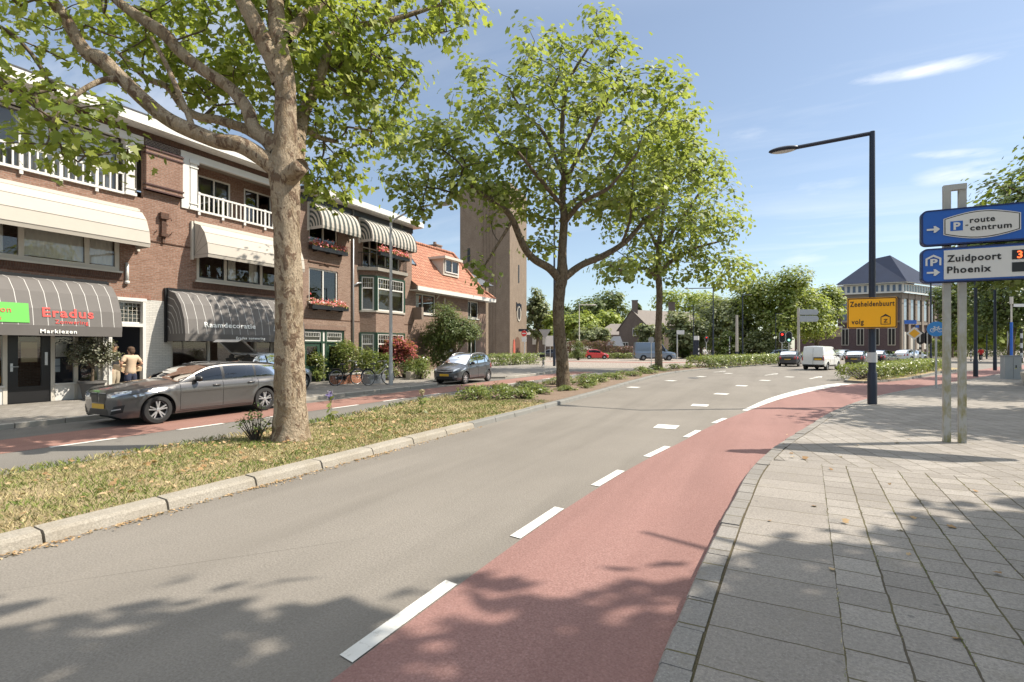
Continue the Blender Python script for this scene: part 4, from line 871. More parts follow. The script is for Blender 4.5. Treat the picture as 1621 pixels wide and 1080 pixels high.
for t, s in ((.6, 1.), (9.5, 1.1)):
    p = apex+v*t; b = MB(); b.obox((p.x, p.y, za+.5), s, s*.8, 2.4, .3); b.obox((p.x, p.y, za+1.75), s*1.12, s*.9, .14, .3); b.build('chimney', BRG, rf)
for t, z in ((.62, HT(526, gd)), (.25, HT(548, gd))):
    p = g0+(g1-g0)*t-Vector((-u.y, u.x, 0)).normalized()*(.06 if Vector((-u.y, u.x, 0)).y > 0 else -.06); b = MB(); b.obox((p.x, p.y, z), .95, .1, 1.4, math.atan2(u.y, u.x)); w_ = b.build('window', WHITE, GH)
    b = MB()
    for s in (-.22, .22): b.obox((p.x+u.x*s-.0, p.y+u.y*s, z), .32, .14, 1.15, math.atan2(u.y, u.x))
    b.build('pane', DARKIN, w_)
RH = thing('low_roofed_house', 'low house with grey-brown tiled roof half hidden in shrubs beside the gabled house', 'house')
p0, p1 = D(940, 108), D(985, 104); b = MB(); b.quad(Z(p0, 0), Z(p1, 0), Z(p1, HT(530, 104)), Z(p0, HT(530, 108))); b.build('wall', BRG, RH, fix=False)
b = MB(); q = Vector((-2, 9, 0)); b.quad(Z(p0, HT(530, 108)), Z(p1, HT(530, 104)), Z(p1+q, HT(511, 108)), Z(p0+q+Vector((3, 0, 0)), HT(511, 110))); b.build('roof', GRTILE, RH, fix=False)
FH = thing('brown_terrace_house', 'low brown terrace house behind the shrubs right of the church tower', 'house')
p0, p1 = D(832, 110), D(878, 110); b = MB(); b.quad(Z(p0, 0), Z(p1, 0), Z(p1, HT(530, 110)), Z(p0, HT(530, 110))); b.build('wall', BRG, FH, fix=False)
b = MB(); q = Vector((-2, 6, 0)); b.quad(Z(p0, HT(530, 110)), Z(p1, HT(530, 110)), Z(p1+q, HT(520, 110)), Z(p0+q, HT(520, 110))); b.build('roof', GRTILE, FH, fix=False)
for px in (846, 862):
    p = D(px, 109.8); b = MB(); b.obox((p.x, p.y, 3.2), .9, .1, 1.6, R(YAW)); b.build('window', CREAMP, FH)
SH = thing('garage', 'small dark shed roof between the copper hedge and the gabled house', 'shed')
p0, p1 = D(958, 86), D(988, 84); b = MB(); b.quad(Z(p0, 0), Z(p1, 0), Z(p1, HT(548, 84)), Z(p0, HT(548, 86))); b.build('wall', BRG, SH, fix=False)
b = MB(); q = Vector((-1, 5, 0)); b.quad(Z(p0, HT(548, 86)), Z(p1, HT(548, 84)), Z(p1+q-Vector((1, 0, 0)), HT(532, 88)), Z(p0+q+Vector((1, 0, 0)), HT(532, 88))); b.build('roof', SLATE, SH, fix=False)

# ---------------- large hipped-roof building on the right
LB = thing('institute_building', 'large purple-brown brick building with dark hipped roof and white attic windows', 'building')
ld = 105.; lc = D(1424, ld); tl = D(1326, ld+5)-lc; LLn = tl.length; tl.normalize(); tr = Vector((-tl.y, tl.x, 0)); tr = tr if tr.y > 0 else -tr
tr = (tr*.9-tl*.55).normalized(); RL = 30.
zc_, za_, zb_ = HT(463, ld), HT(449, ld), HT(398, ld)
nl = Vector((tl.y, -tl.x, 0)); nl = nl if nl.y < 0 else -nl; nr = Vector((tr.y, -tr.x, 0)); nr = nr if nr.dot(-Vector((lc.x, lc.y, 0))) > 0 else -nr
b = MB(); cq(b, lc, tl, LLn, 0, zc_); cq(b, lc, tr, RL, 0, zc_); cq(b, lc+tl*LLn, tr, RL, 0, zc_); b.build('wall', BRP, LB, fix=False)
def face_boxes(name, mat, o, u, n, items, dep=.12, parent=LB):
    k = MB()
    for s, z, ww, hh in items: k.obox(o+u*s+n*(dep/2-.03)+Vector((0, 0, z)), ww, dep, hh, math.atan2(u.y, u.x))
    return k.build(name, mat, parent)
DSTONE = plain('weathered_stone', (.20, .17, .14), .85, 0, .2, 1.)
face_boxes('stone_band', DSTONE, lc, tl, nl, [(LLn/2, zc_-.45, LLn+.6, .9), (LLn/2, 7.1, LLn, .3), (LLn/2, .5, LLn, 1.)], .3)
face_boxes('stone_band', DSTONE, lc, tr, nr, [(RL/2, zc_-.6, RL+.6, 1.2), (RL/2, 6.9, RL, .6)], .3)
face_boxes('stone_pier', plain('buff_stone', (.20, .16, .125), .8, 0, .15, 1.), lc, tr, nr, [(s, zc_/2, .9, zc_) for s in (.5, 3.6, 6.7, 9.8, 12.9, 16., 19.)], .4)
for s in (2.05, 5.15, 8.25, 11.35, 14.45):
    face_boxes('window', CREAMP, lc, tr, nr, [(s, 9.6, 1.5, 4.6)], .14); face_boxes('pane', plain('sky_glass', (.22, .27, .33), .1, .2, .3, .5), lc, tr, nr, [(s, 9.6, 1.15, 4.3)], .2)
    face_boxes('window', CREAMP, lc, tr, nr, [(s, 3.2, 1.5, 3.6)], .14)
wn = max(4, int(LLn/2.4))
for i in range(wn):
    s = LLn*(i+.5)/wn
    face_boxes('window', CREAMP, lc, tl, nl, [(s, 9.4, 1.25, 4.2)], .14); face_boxes('pane', plain('blue_pane', (.10, .13, .2), .12), lc, tl, nl, [(s, 9.4, .95, 3.9)], .2)
    w_ = face_boxes('window', CREAMP, lc, tl, nl, [(s, 4.0, 1.3, 3.6)], .14); face_boxes('pane', DARKIN, lc, tl, nl, [(s-.3, 4., .45, 3.3), (s+.3, 4., .45, 3.3)], .2)
# attic band
b = MB(); o_ = lc+nl*.5+nr*.5; cq(b, o_, tl, LLn+.6, zc_, za_); cq(b, o_, tr, RL, zc_, za_); b.build('attic_wall', WHITE, LB, fix=False)
face_boxes('attic_window', plain('attic_pane', (.08, .11, .17), .15), o_, tl, nl, [(LLn*(i+.5)/11, (zc_+za_)/2, LLn/11*.5, (za_-zc_)*.72) for i in range(11)], .1)
face_boxes('attic_window', plain('attic_pane_dark', (.06, .08, .09), .15), o_, tr, nr, [(.9+i*1.25, (zc_+za_)/2, .7, (za_-zc_)*.72) for i in range(18)], .1)
b = MB(); cq(b, o_+nl*.5+nr*.5, tl, LLn+1, za_, za_+.25); cq(b, o_+nl*.5+nr*.5, tr, RL, za_, za_+.25); cq(b, o_+nl*.3+nr*.3, tl, LLn+1, zc_-.12, zc_+.1); cq(b, o_+nl*.3+nr*.3, tr, RL, zc_-.12, zc_+.1); b.build('cornice', WHITE, LB, fix=False)
e0 = o_+nl*.6+nr*.6; e1 = e0+tl*(LLn+1.4); ap = D(1409, ld+4.5); ap2 = ap+tl*3.2
b = MB(); b.quad(Z(e0, za_+.2), Z(e1, za_+.2), Z(ap2, zb_-.6), Z(ap, zb_)); b.quad(Z(e0, za_+.2), Z(ap, zb_), Z(ap+tr*22, zb_-4), Z(e0+tr*RL, za_+.2)); b.quad(Z(e1, za_+.2), Z(ap2, zb_-.6), Z(ap2+tr*22, zb_-4), Z(e1+tr*RL, za_+.2)); b.build('roof', plain('lead_grey_slate', (.017, .026, .052), .85, 0, .25, .6, spec=.15), LB, fix=False)
AB = thing('low_annexe', 'low brown brick annexe with pale roof band left of the large building', 'building')
p0, p1 = D(1258, 100), D(1332, 98); u = (p1-p0).normalized(); nl_ = Vector((u.y, -u.x, 0)); nl_ = nl_ if nl_.y < 0 else -nl_; L2 = (p1-p0).length; az = HT(517, 99)
b = MB(); cq(b, p0, u, L2, 0, az-2); b.build('wall', BRP, AB, fix=False)
b = MB(); cq(b, p0+nl_*.02, u, L2, az-2, az-.4); b.build('upper_band', plain('tan_panel', (.30, .24, .17), .8), AB, fix=False)
b = MB(); b.quad(Z(p0+nl_*.5, az-.4), Z(p1+nl_*.5, az-.4), Z(p1+nl_*.5, az), Z(p0+nl_*.5, az)); b.quad(Z(p0+nl_*.5, az), Z(p1+nl_*.5, az), Z(p1-nl_*8, az), Z(p0-nl_*8, az)); b.build('roof', CREAMP, AB, fix=False)
# ================================================================ VEGETATION
def leaf_template(kind):
    if kind == 'plane':      # five pointed lobes, slightly cupped
        P = [(0, 0), (.16, -.06), (.46, .02), (.30, .22), (.58, .52), (.26, .50), (.20, .68), (0, 1.0), (-.20, .68), (-.26, .50), (-.58, .52), (-.30, .22), (-.46, .02), (-.16, -.06)]
    elif kind == 'star': P = [(0, 0), (.42, .05), (.28, .3), (.5, .6), (0, 1.), (-.5, .6), (-.28, .3), (-.42, .05)]
    elif kind == 'oval': P = [(0, 0), (.2, .3), (.17, .7), (0, 1.), (-.17, .7), (-.2, .3)]
    elif kind == 'clump': P = [(0, 0), (.45, .25), (.5, .7), (0, 1.), (-.45, .75), (-.5, .3)]
    else: P = [(0, 0), (.3, .5), (0, 1.), (-.3, .5)]
    P = np.array(P, float); z = .22*np.abs(P[:, 0])-.12*P[:, 1]**2
    return np.c_[P, z]
def leaves_arrays(pos, up, size, kind, r):
    """pos (n,3), up: preferred normal (n,3)"""
    T = leaf_template(kind); n = len(pos); m = len(T)
    nrm = up+r.normal(0, .55, (n, 3)); nrm /= np.linalg.norm(nrm, axis=1)[:, None]+1e-9
    d = r.normal(0, 1, (n, 3)); d[:, 2] -= .35; d -= nrm*(d*nrm).sum(1)[:, None]; d /= np.linalg.norm(d, axis=1)[:, None]+1e-9
    x = np.cross(d, nrm); s = size*np.exp(r.normal(0, .25, n))
    V = pos[:, None]+(T[None, :, 0, None]*x[:, None]+T[None, :, 1, None]*d[:, None]+T[None, :, 2, None]*nrm[:, None])*s[:, None, None]
    return V.reshape(-1, 3), np.arange(n*m), np.full(n, m)
def leaf_mesh(name, pos, up, size, kind, mat, parent, seed=1):
    r = np.random.default_rng(seed); V, f, c = leaves_arrays(np.asarray(pos, float), np.asarray(up, float), size, kind, r)
    return np_mesh(name, V, f, c, mat, parent)
def tubes_np(segs, nside=5):
    """segs: list of (pts (k,3), radii (k,))"""
    V = []; F = []; base = 0
    for P, rad in segs:
        P = np.asarray(P, float); k = len(P); t = np.gradient(P, axis=0); t /= np.linalg.norm(t, axis=1)[:, None]+1e-9
        ref = np.array([.31, .17, .93]); ref = ref if abs(t[0]@ref) < .9 else np.array([1., 0, 0])
        u = np.cross(t, ref); u /= np.linalg.norm(u, axis=1)[:, None]+1e-9; v = np.cross(t, u)
        a = np.arange(nside)*2*math.pi/nside
        ring = P[:, None]+(u[:, None]*np.cos(a)[None, :, None]+v[:, None]*np.sin(a)[None, :, None])*np.asarray(rad)[:, None, None]
        V.append(ring.reshape(-1, 3))
        i = np.arange(k-1)[:, None]*nside; j = np.arange(nside)[None]; j2 = (j+1) % nside
        F.append((np.stack([i+j, i+j2, i+nside+j2, i+nside+j], -1)+base).reshape(-1)); base += k*nside
    if not V: return np.zeros((0, 3)), np.zeros(0, int), np.zeros(0, int)
    F = np.concatenate(F); return np.concatenate(V), F, np.full(len(F)//4, 4)
def limb_mesh(limbs, bumpy=.06, nside=14, seed=3):
    r = np.random.default_rng(seed); segs = []
    for pts in limbs:
        S = spline(pts, 7); P, rad = S[:, :3], S[:, 3]; segs.append((P, rad))
    V, F, C = tubes_np(segs, nside)
    # lumps and ridges on the bark
    off = np.sin(V[:, 2]*7+V[:, 0]*9)*np.cos(V[:, 1]*8+V[:, 2]*3)*.6+np.sin(V[:, 2]*17+V[:, 1]*21)*.35
    k = 0
    for P, rad in segs:
        n = len(P)*nside; ax = np.repeat(P, nside, 0); d = V[k:k+n]-ax; V[k:k+n] = ax+d*(1+bumpy*off[k:k+n])[:, None]; k += n
    return V, F, C
def grow(limbs, blobs, n, seed, min_d=.35, skip_z=0.):
    """cluster centres in the crown's lobes, each joined by a twig to the nearest wood"""
    r = np.random.default_rng(seed); pts = []; w = np.array([b[6] if len(b) > 6 else b[3]*b[4]*b[5] for b in blobs]); w = w/w.sum()
    tries = 0
    while len(pts) < n and tries < n*30:
        tries += 1; b = blobs[r.choice(len(blobs), p=w)]
        v = r.normal(0, 1, 3); v /= np.linalg.norm(v); v *= r.uniform(.15, 1)**.42*(1 if r.uniform() > .10 else r.uniform(1., 1.3))
        p = np.array(b[:3])+v*np.array(b[3:6])
        if pts and np.min(np.sum((np.array(pts)-p)**2, 1)) < min_d**2: continue
        pts.append(p)
    pts = np.array(pts); nodes = []; 
    for L in limbs:
        S = spline(L, 6)
        for s in S[len(S)//3:]: 
            if s[2] > skip_z: nodes.append(s[:3])
    nb = len(nodes); nodes = list(nodes); parent = [-1]*nb; mids = {}
    d0 = np.array([np.min(np.sum((np.array(nodes[:nb])-p)**2, 1)) for p in pts]); order = np.argsort(d0)
    for i in order:
        p = pts[i]; A = np.array(nodes); dd = np.sqrt(np.sum((A-p)**2, 1))+.35*np.maximum(0, A[:, 2]-p[2]); j = int(np.argmin(dd))
        nodes.append(p); parent.append(j)
    cnt = np.ones(len(nodes))
    for k in range(len(nodes)-1, nb-1, -1): cnt[parent[k]] += cnt[k]
    segs = []; A = np.array(nodes)
    for k in range(nb, len(nodes)):
        a, p = A[parent[k]], A[k]; L = np.linalg.norm(p-a); m = (a+p)/2+r.normal(0, .09*L, 3)+np.array([0, 0, .07*L])
        ra = .007+.0055*cnt[k]**.55; rb = .006+.0055*max(cnt[k]-1, .3)**.5*.9
        t = np.array([0, .33, .66, 1])[:, None]; Q = (1-t)**2*a+2*t*(1-t)*m+t*t*p; segs.append((Q, np.linspace(ra, rb, 4)))
    return pts, segs
def tree(name, label, loc, limbs, blobs, n, per, lsize, kind, leafmat, barkmat, seed, group=None, spread=.42, min_d=.35, twigmat=None, nside=14, cat='tree', skip_z=2.):
    """limbs and blobs in world coordinates"""
    o = thing(name, label, cat, loc, 0, group); O = np.array(loc)
    r = np.random.default_rng(seed)
    V, F, C = limb_mesh(limbs, .055, nside, seed); np_mesh('trunk', V-O, F, C, barkmat, o, True)
    pts, segs = grow(limbs, blobs, n, seed, min_d, skip_z)
    V, F, C = tubes_np(segs, 4); np_mesh('twigs', V-O, F, C, twigmat or TWIG, o, True)
    ctr = np.average([b[:3] for b in blobs], axis=0)
    P = np.repeat(pts, per, 0); P = P+r.normal(0, 1, P.shape)*np.array([spread, spread, spread*.72])
    ends = []
    up = np.tile([0, 0, .9], (len(P), 1))+(P-ctr)/(np.linalg.norm(P-ctr, axis=1)[:, None]+.1)*.35
    leaf_mesh('crown', P-O, up, lsize, kind, leafmat, o, seed)
    return o
def W(px, py, d):      # point seen at a pixel, at camera depth d
    p = D(px, d); return (p.x, p.y, HT(py, d))
def L_(*q): return [(*W(a, b, d), r) for a, b, d, r in q]
# ---- the big plane tree by the kerb
d = 9.45
T1 = [
 [(*W(461, 705, d), .43), (*W(460, 690, d), .345), (*W(460, 660, d), .30), (*W(459, 600, d), .268), (*W(458, 520, d), .248), (*W(457, 440, d), .238), (*W(454, 370, d), .232), (*W(452, 310, d), .25), (*W(450, 265, d), .262), (*W(452, 225, d), .215), (*W(452, 160, d), .18), (*W(450, 120, d), .185), (*W(440, 60, d), .155), (*W(436, 0, d+.1), .14), (*W(430, -80, d+.3), .12), (*W(440, -190, d+.5), .07)],
 L_((449, 292, d, 0.176), (434, 266, d-.1, 0.154), (405, 243, d-.15, 0.154), (375, 228, d-.2, 0.145), (340, 222, d-.2, 0.132), (300, 206, d-.3, 0.132), (262, 186, d-.35, 0.123), (225, 156, d-.4, 0.119), (190, 122, d-.45, 0.114), (160, 94, d-.5, 0.132), (140, 86, d-.5, 0.114), (122, 62, d-.6, 0.101), (104, 30, d-.7, 0.097), (82, 0, d-.8, 0.088), (50, -50, d-.9, 0.062)),
 L_((440, 240, d, .19), (425, 222, d, .155), (402, 202, d+.1, .12), (390, 170, d+.2, .115), (362, 138, d+.3, .11), (322, 112, d+.3, .11), (285, 82, d+.4, .105), (258, 52, d+.4, .12), (225, 30, d+.5, .10), (196, 10, d+.6, .09), (160, -20, d+.7, .06)),
 L_((438, 232, d+.15, .14), (410, 215, d+.5, .12), (385, 203, d+.8, .10), (345, 190, d+1.1, .09), (312, 184, d+1.3, .085), (288, 168, d+1.5, .075), (265, 138, d+1.7, .07), (232, 124, d+1.9, .06), (200, 95, d+2.1, .05), (170, 70, d+2.3, .035)),
 L_((446, 130, d, .18), (434, 100, d-.1, .155), (418, 68, d-.2, .145), (404, 38, d-.3, .14), (388, 8, d-.35, .13), (375, -25, d-.4, .12), (350, -90, d-.5, .08)),
 L_((458, 275, d+.1, .2), (470, 240, d+.5, .16), (474, 205, d+.8, .14), (482, 176, d+1., .12), (500, 140, d+1.3, .11), (512, 105, d+1.5, .10), (525, 60, d+1.8, .08), (560, 42, d+2., .075), (600, 36, d+2.2, .06), (640, 26, d+2.4, .055), (690, 10, d+2.6, .04), (740, -4, d+2.8, .025)),
 L_((456, 283, d-.1, .17), (465, 274, d-.25, .155), (472, 267, d-.33, .14), (476, 263, d-.37, .135), (476.6, 262.4, d-.378, .11), (476.8, 262.2, d-.38, .015)),
 L_((452, 160, d, .1), (470, 190, d+.9, .08), (500, 215, d+1.4, .06), (535, 225, d+1.8, .04)),
 L_((452, 60, d, .12), (490, 20, d+.8, .1), (560, -30, d+1.3, .07), (650, -80, d+1.6, .05)),
 L_((300, 206, d-.3, .07), (300, 188, d-.3, .05), (262, 100, d-.1, .04), (240, 60, d, .03)),
 L_((190, 124, d-.45, .06), (160, 128, d-.7, .045), (128, 145, d-.9, .038), (100, 172, d-1.0, .03), (78, 200, d-1.1, .022)),
]
def bl(px, py, d, rx, ry, rz, w=None): return (*W(px, py, d), rx, ry, rz)+((w,) if w else ())
B1_ = [bl(30, 110, d-.8, 1.5, 1.3, .45, 1.3), bl(110, 205, d-1.0, 1.3, 1.0, .5, 1.15), bl(60, 30, d-.2, 1.8, 1.8, .8, 2.4), bl(215, 10, d+1.4, 1.8, 1.8, .8, 2.6), bl(60, 250, d-1, .5, .5, .25, .2),
       bl(330, 60, d+1.8, 1.9, 1.7, 1.1, 4.2), bl(370, 150, d+2.1, 1.2, 1.1, .8, 1.6), bl(520, 110, d+1.6, 1.5, 1.8, 1.5, 6.), bl(560, 60, d+1.8, 1.6, 1.8, 1.0, 4.), bl(540, 200, d+1.8, .9, 1.2, 1.3, 2.6), bl(512, 290, d+1.6, .55, .8, .55, 1.0),
       bl(680, 20, d+2.4, 1.2, 1.2, .55, 1.5), bl(610, 120, d+2.2, .8, .9, .9, 1.4), bl(420, -60, d+.6, 3.5, 3., 1.6, 4), bl(150, -120, d, 3.4, 3, 1.6, 2.6), bl(440, -280, d+.6, 3.0, 2.8, 1.8, 3), bl(620, -120, d+1.4, 2.4, 2.4, 1.3, 2), bl(-120, 20, d-.4, 1.6, 1.6, 1.0, 2.0), bl(470, 20, d+1.6, 1.3, 1.5, 1., 3.)]
TR = 'plane trees on the median'
tree('plane_tree', 'thick pale-barked plane tree with a sawn limb stub on the grassy median', (-7.89, 6.51, .1), T1, B1_, 470, 22, .138, 'plane', LEAF, BARK1, 11, TR, .22, .27, nside=20, skip_z=5.2)
# ---- second and third plane trees
d = 22.
T2 = [L_((892, 618, d, .38), (892, 608, d, .31), (889, 560, d, .26), (884, 500, d, .25), (886, 460, d, .25), (890, 435, d, .25), (890, 400, d, .19), (893, 345, d, .17), (890, 315, d, .15), (893, 270, d, .12), (890, 200, d, .10), (900, 130, d, .07), (940, 60, d, .04), (945, 15, d, .02)),
      L_((888, 445, d, .2), (870, 425, d-.2, .18), (845, 410, d-.4, .16), (828, 388, d-.6, .15), (810, 345, d-.8, .13), (790, 325, d-1., .10), (760, 305, d-1.4, .08), (730, 280, d-1.6, .05)),
      L_((893, 440, d, .17), (920, 420, d+.3, .15), (955, 405, d+.5, .14), (990, 383, d+.8, .12), (1020, 350, d+1., .09), (1045, 325, d+1.2, .07), (1060, 290, d+1.4, .04)),
      L_((895, 350, d, .13), (920, 322, d-.6, .1), (960, 300, d-1.1, .08), (975, 285, d-1.3, .06), (1010, 240, d-1.6, .04)),
      L_((985, 385, d+.7, .07), (997, 350, d+.4, .055), (1000, 310, d+.2, .04), (1002, 285, d, .03)),
      L_((893, 280, d, .1), (860, 210, d+.6, .08), (830, 180, d+.8, .06), (800, 130, d+1., .035)),
      L_((893, 290, d, .1), (930, 220, d-.4, .08), (960, 160, d-.6, .06), (985, 110, d-.7, .035)),
      L_((812, 348, d-.8, .07), (780, 400, d-1.1, .05), (755, 440, d-1.2, .03)), L_((893, 330, d, .1), (860, 290, d-2., .08), (820, 240, d-3., .05)), L_((893, 330, d, .1), (930, 300, d+2.2, .08), (970, 250, d+3.2, .05))]
B2_ = [bl(900, 200, d, 4.6, 4.4, 2.8, 6.5), bl(900, 110, d, 2.8, 2.8, 1.8, 3.6), bl(945, 45, d, .7, .8, 1.2, .5), bl(770, 230, d-.8, 2.4, 3., 2.2, 4), bl(680, 255, d-1., 2.1, 2.2, 1.4, 2.9), bl(1020, 200, d+.6, 2.8, 3., 2.2, 4), bl(1060, 130, d+.5, .9, 1, .8, .5), bl(1080, 250, d+.8, 1.7, 2.2, 1.8, 2.2),
       bl(655, 315, d-1.4, .9, 1.1, .8, .7), bl(765, 320, d-1.2, 1.4, 1.8, 1.0, 1.3), bl(745, 405, d-1.4, .6, .8, .45, .28), bl(765, 440, d-1.4, .4, .5, .3, .1), bl(880, 300, d, 3.4, 3.4, 1.3, 3.6), bl(990, 320, d+.8, 2.2, 2.4, 1.0, 2.2), bl(860, 385, d+2, .9, 1.2, .7, .5), bl(745, 110, d-.6, .8, .9, .9, .4), bl(640, 205, d-.8, 1.2, 1.2, .9, 1.), bl(1010, 410, d+1, 1.2, 1.2, .7, .5)]
tree('plane_tree', 'forked dark-barked plane tree on the median in front of the church tower', (-8.03, 20.56, .1), T2, B2_, 560, 18, .20, 'star', LEAF2, BARK2, 21, TR, .30, .36, nside=12, skip_z=4.6, twigmat=TWIGD)
d = 39.
T3 = [L_((1043, 592, d, .36), (1043, 582, d, .30), (1042, 530, d, .25), (1044, 470, d, .24), (1042, 425, d, .24), (1044, 380, d, .18), (1050, 330, d, .14), (1055, 260, d, .08), (1060, 200, d, .03)),
      L_((1042, 440, d, .18), (1020, 425, d-.5, .14), (990, 430, d-1., .11), (965, 420, d-1.4, .06)), L_((1044, 430, d, .18), (1075, 405, d+.6, .14), (1110, 390, d+1, .1), (1150, 380, d+1.4, .05)), L_((1044, 400, d, .15), (1020, 350, d+1., .12), (990, 310, d+1.5, .06)), L_((1046, 390, d, .15), (1085, 340, d-1, .12), (1110, 300, d-1.6, .06))]
B3_ = [bl(1060, 330, d, 5.6, 5.6, 3.8, 9), bl(1045, 235, d, 3.2, 3.4, 2.4, 3), bl(1120, 365, d+1, 2.8, 3., 2.3, 3), bl(1150, 430, d+1, 2.2, 2.6, 1.4, 1.6), bl(980, 420, d-1, 2.2, 2.4, 1.2, 1.4), bl(1000, 300, d, 3.4, 3.4, 2.8, 3), bl(1070, 420, d, 3., 3., 1.4, 2), bl(1080, 275, d, 2.8, 3., 2.0, 1.8)]
tree('plane_tree', 'rounded plane tree farthest along the median in front of the gabled house', (-7.56, 38.62, .1), T3, B3_, 460, 17, .26, 'star', LEAF2, BARK2, 31, TR, .46, .52, nside=10, skip_z=5.5, twigmat=TWIGD)

# ---- street trees along the right pavement (their shade lies across the foreground)
def street_tree(label, x, y, H, Rr, seed, n=260, per=16, ls=.30, mat=LEAF, group='plane trees along the right pavement', kind='star', base=.1, nm='plane_tree', spread=.38, hz=.45, blobs=None):
    r = np.random.default_rng(seed); limbs = [[(x, y, base-.1, .30), (x+.05, y, 1.5, .22), (x, y+.05, H*.3, .2), (x+.1, y, H*.42, .18), (x, y, H*.7, .1), (x, y, H*.93, .03)]]
    for k in range(7):
        a = k*2.4+r.uniform(0, .6); z0 = H*r.uniform(.3, .5); e = Rr*r.uniform(.55, .85); limbs.append([(x, y, z0, .13), (x+.3*e*math.cos(a), y+.3*e*math.sin(a), z0+.09*H, .10), (x+e*math.cos(a), y+e*math.sin(a), z0+r.uniform(.14, .3)*H, .03)])
    bl_ = [(x, y, H*.66, Rr*.8, Rr*.8, H*.28, 5.)]+[(x+Rr*.62*math.cos(a), y+Rr*.62*math.sin(a), H*r.uniform(.48, .74), Rr*.42, Rr*.42, H*.16, 1.) for a in r.uniform(0, 6.28, 7)]
    bl_ = blobs or bl_
    return tree(nm, label, (x, y, base), limbs, bl_, n, per, ls, kind, mat, BARK2, seed, group, spread, hz, nside=9, skip_z=H*.3)
# ---- background trees: trunk, limbs and a crown of many leaf clumps
def back_tree(name, label, px, d, ytop, ybot, wpx, mat, seed, n=150, per=26, lobes=8, ls=None, group=None, trunk_w=.3, bark=None, kind='clump', slim=False):
    r = np.random.default_rng(seed); p = D(px, d); x, y = p.x, p.y; zt, zb = HT(ytop, d), max(.2, HT(ybot, d)); Rr = wpx/F_*d; H = zt-zb
    ls = ls or max(.16, d*.0040)
    limbs = [[(x, y, -.1, trunk_w*1.3), (x, y, zb*.5+.3, trunk_w), (x+.1*Rr, y, zb+H*.35, trunk_w*.7), (x, y, zb+H*.8, trunk_w*.25)]]
    for k in range(5):
        a = k*1.9+r.uniform(0, 1); z0 = zb+H*r.uniform(.1, .35); e = Rr*r.uniform(.5, .8); limbs.append([(x, y, z0, trunk_w*.5), (x+.45*e*math.cos(a), y+.45*e*math.sin(a), z0+.15*H, trunk_w*.35), (x+e*math.cos(a), y+e*math.sin(a), z0+.32*H, trunk_w*.12)])
    bl_ = [(x, y, zb+H*.5, Rr*.7, Rr*.7, H*.44, 3.)]
    for k in range(lobes):
        a = r.uniform(0, 6.28); q = r.uniform(.45, .75); zz = zb+H*r.uniform(.2, .85)
        if slim: q *= 1-(zz-zb)/H*.85
        s = r.uniform(.28, .45); bl_.append((x+Rr*q*math.cos(a), y+Rr*q*math.sin(a), zz, Rr*s, Rr*s, H*.16, .55))
    return tree(name, label, (x, y, 0), limbs, bl_, n, per, ls, kind, mat, bark or BARK2, seed, group, Rr*.105, Rr*.10, twigmat=TWIGD, nside=7, skip_z=zb*.8)
def bush(name, label, x, y, z0, rx, ry, h, mat, seed, n=60, per=30, ls=.09, kind='oval', group=None, cat='shrub', spread=None, extra=None):
    r = np.random.default_rng(seed); o = thing(name, label, cat, (x, y, z0), 0, group)
    a = r.uniform(0, 6.28, n); u = r.uniform(0, 1, n)**.5; zz = r.uniform(.12, 1, n)**.8
    q = np.sqrt(np.clip(1-(np.maximum(zz-.35, 0)/.65)**2.2, .02, 1))
    c = np.c_[rx*u*q*np.cos(a)*(.85+.3*r.uniform(0, 1, n)), ry*u*q*np.sin(a)*(.85+.3*r.uniform(0, 1, n)), h*zz*(.82+.3*r.uniform(0, 1, n))]
    segs = []
    for k in range(min(n, 40)): b0 = np.array([c[k, 0]*.15, c[k, 1]*.15, -.03]); m = (b0+c[k])/2+r.normal(0, .04*h, 3); segs.append((np.array([b0, m, c[k]]), [.012+.004*h, .008+.002*h, .004]))
    V, F, C = tubes_np(segs, 4); np_mesh('stems', V, F, C, TWIGD, o, True)
    s = spread or .16*min(rx, h); P = np.repeat(c, per, 0)+r.normal(0, 1, (n*per, 3))*np.array([s, s, s*.8]); P[:, 2] = np.maximum(P[:, 2], .01)
    up = np.tile([0, 0, .7], (len(P), 1))+P/(np.linalg.norm(P, axis=1)[:, None]+.05)*.6
    leaf_mesh('foliage', P, up, ls, kind, mat, o, seed)
    return o
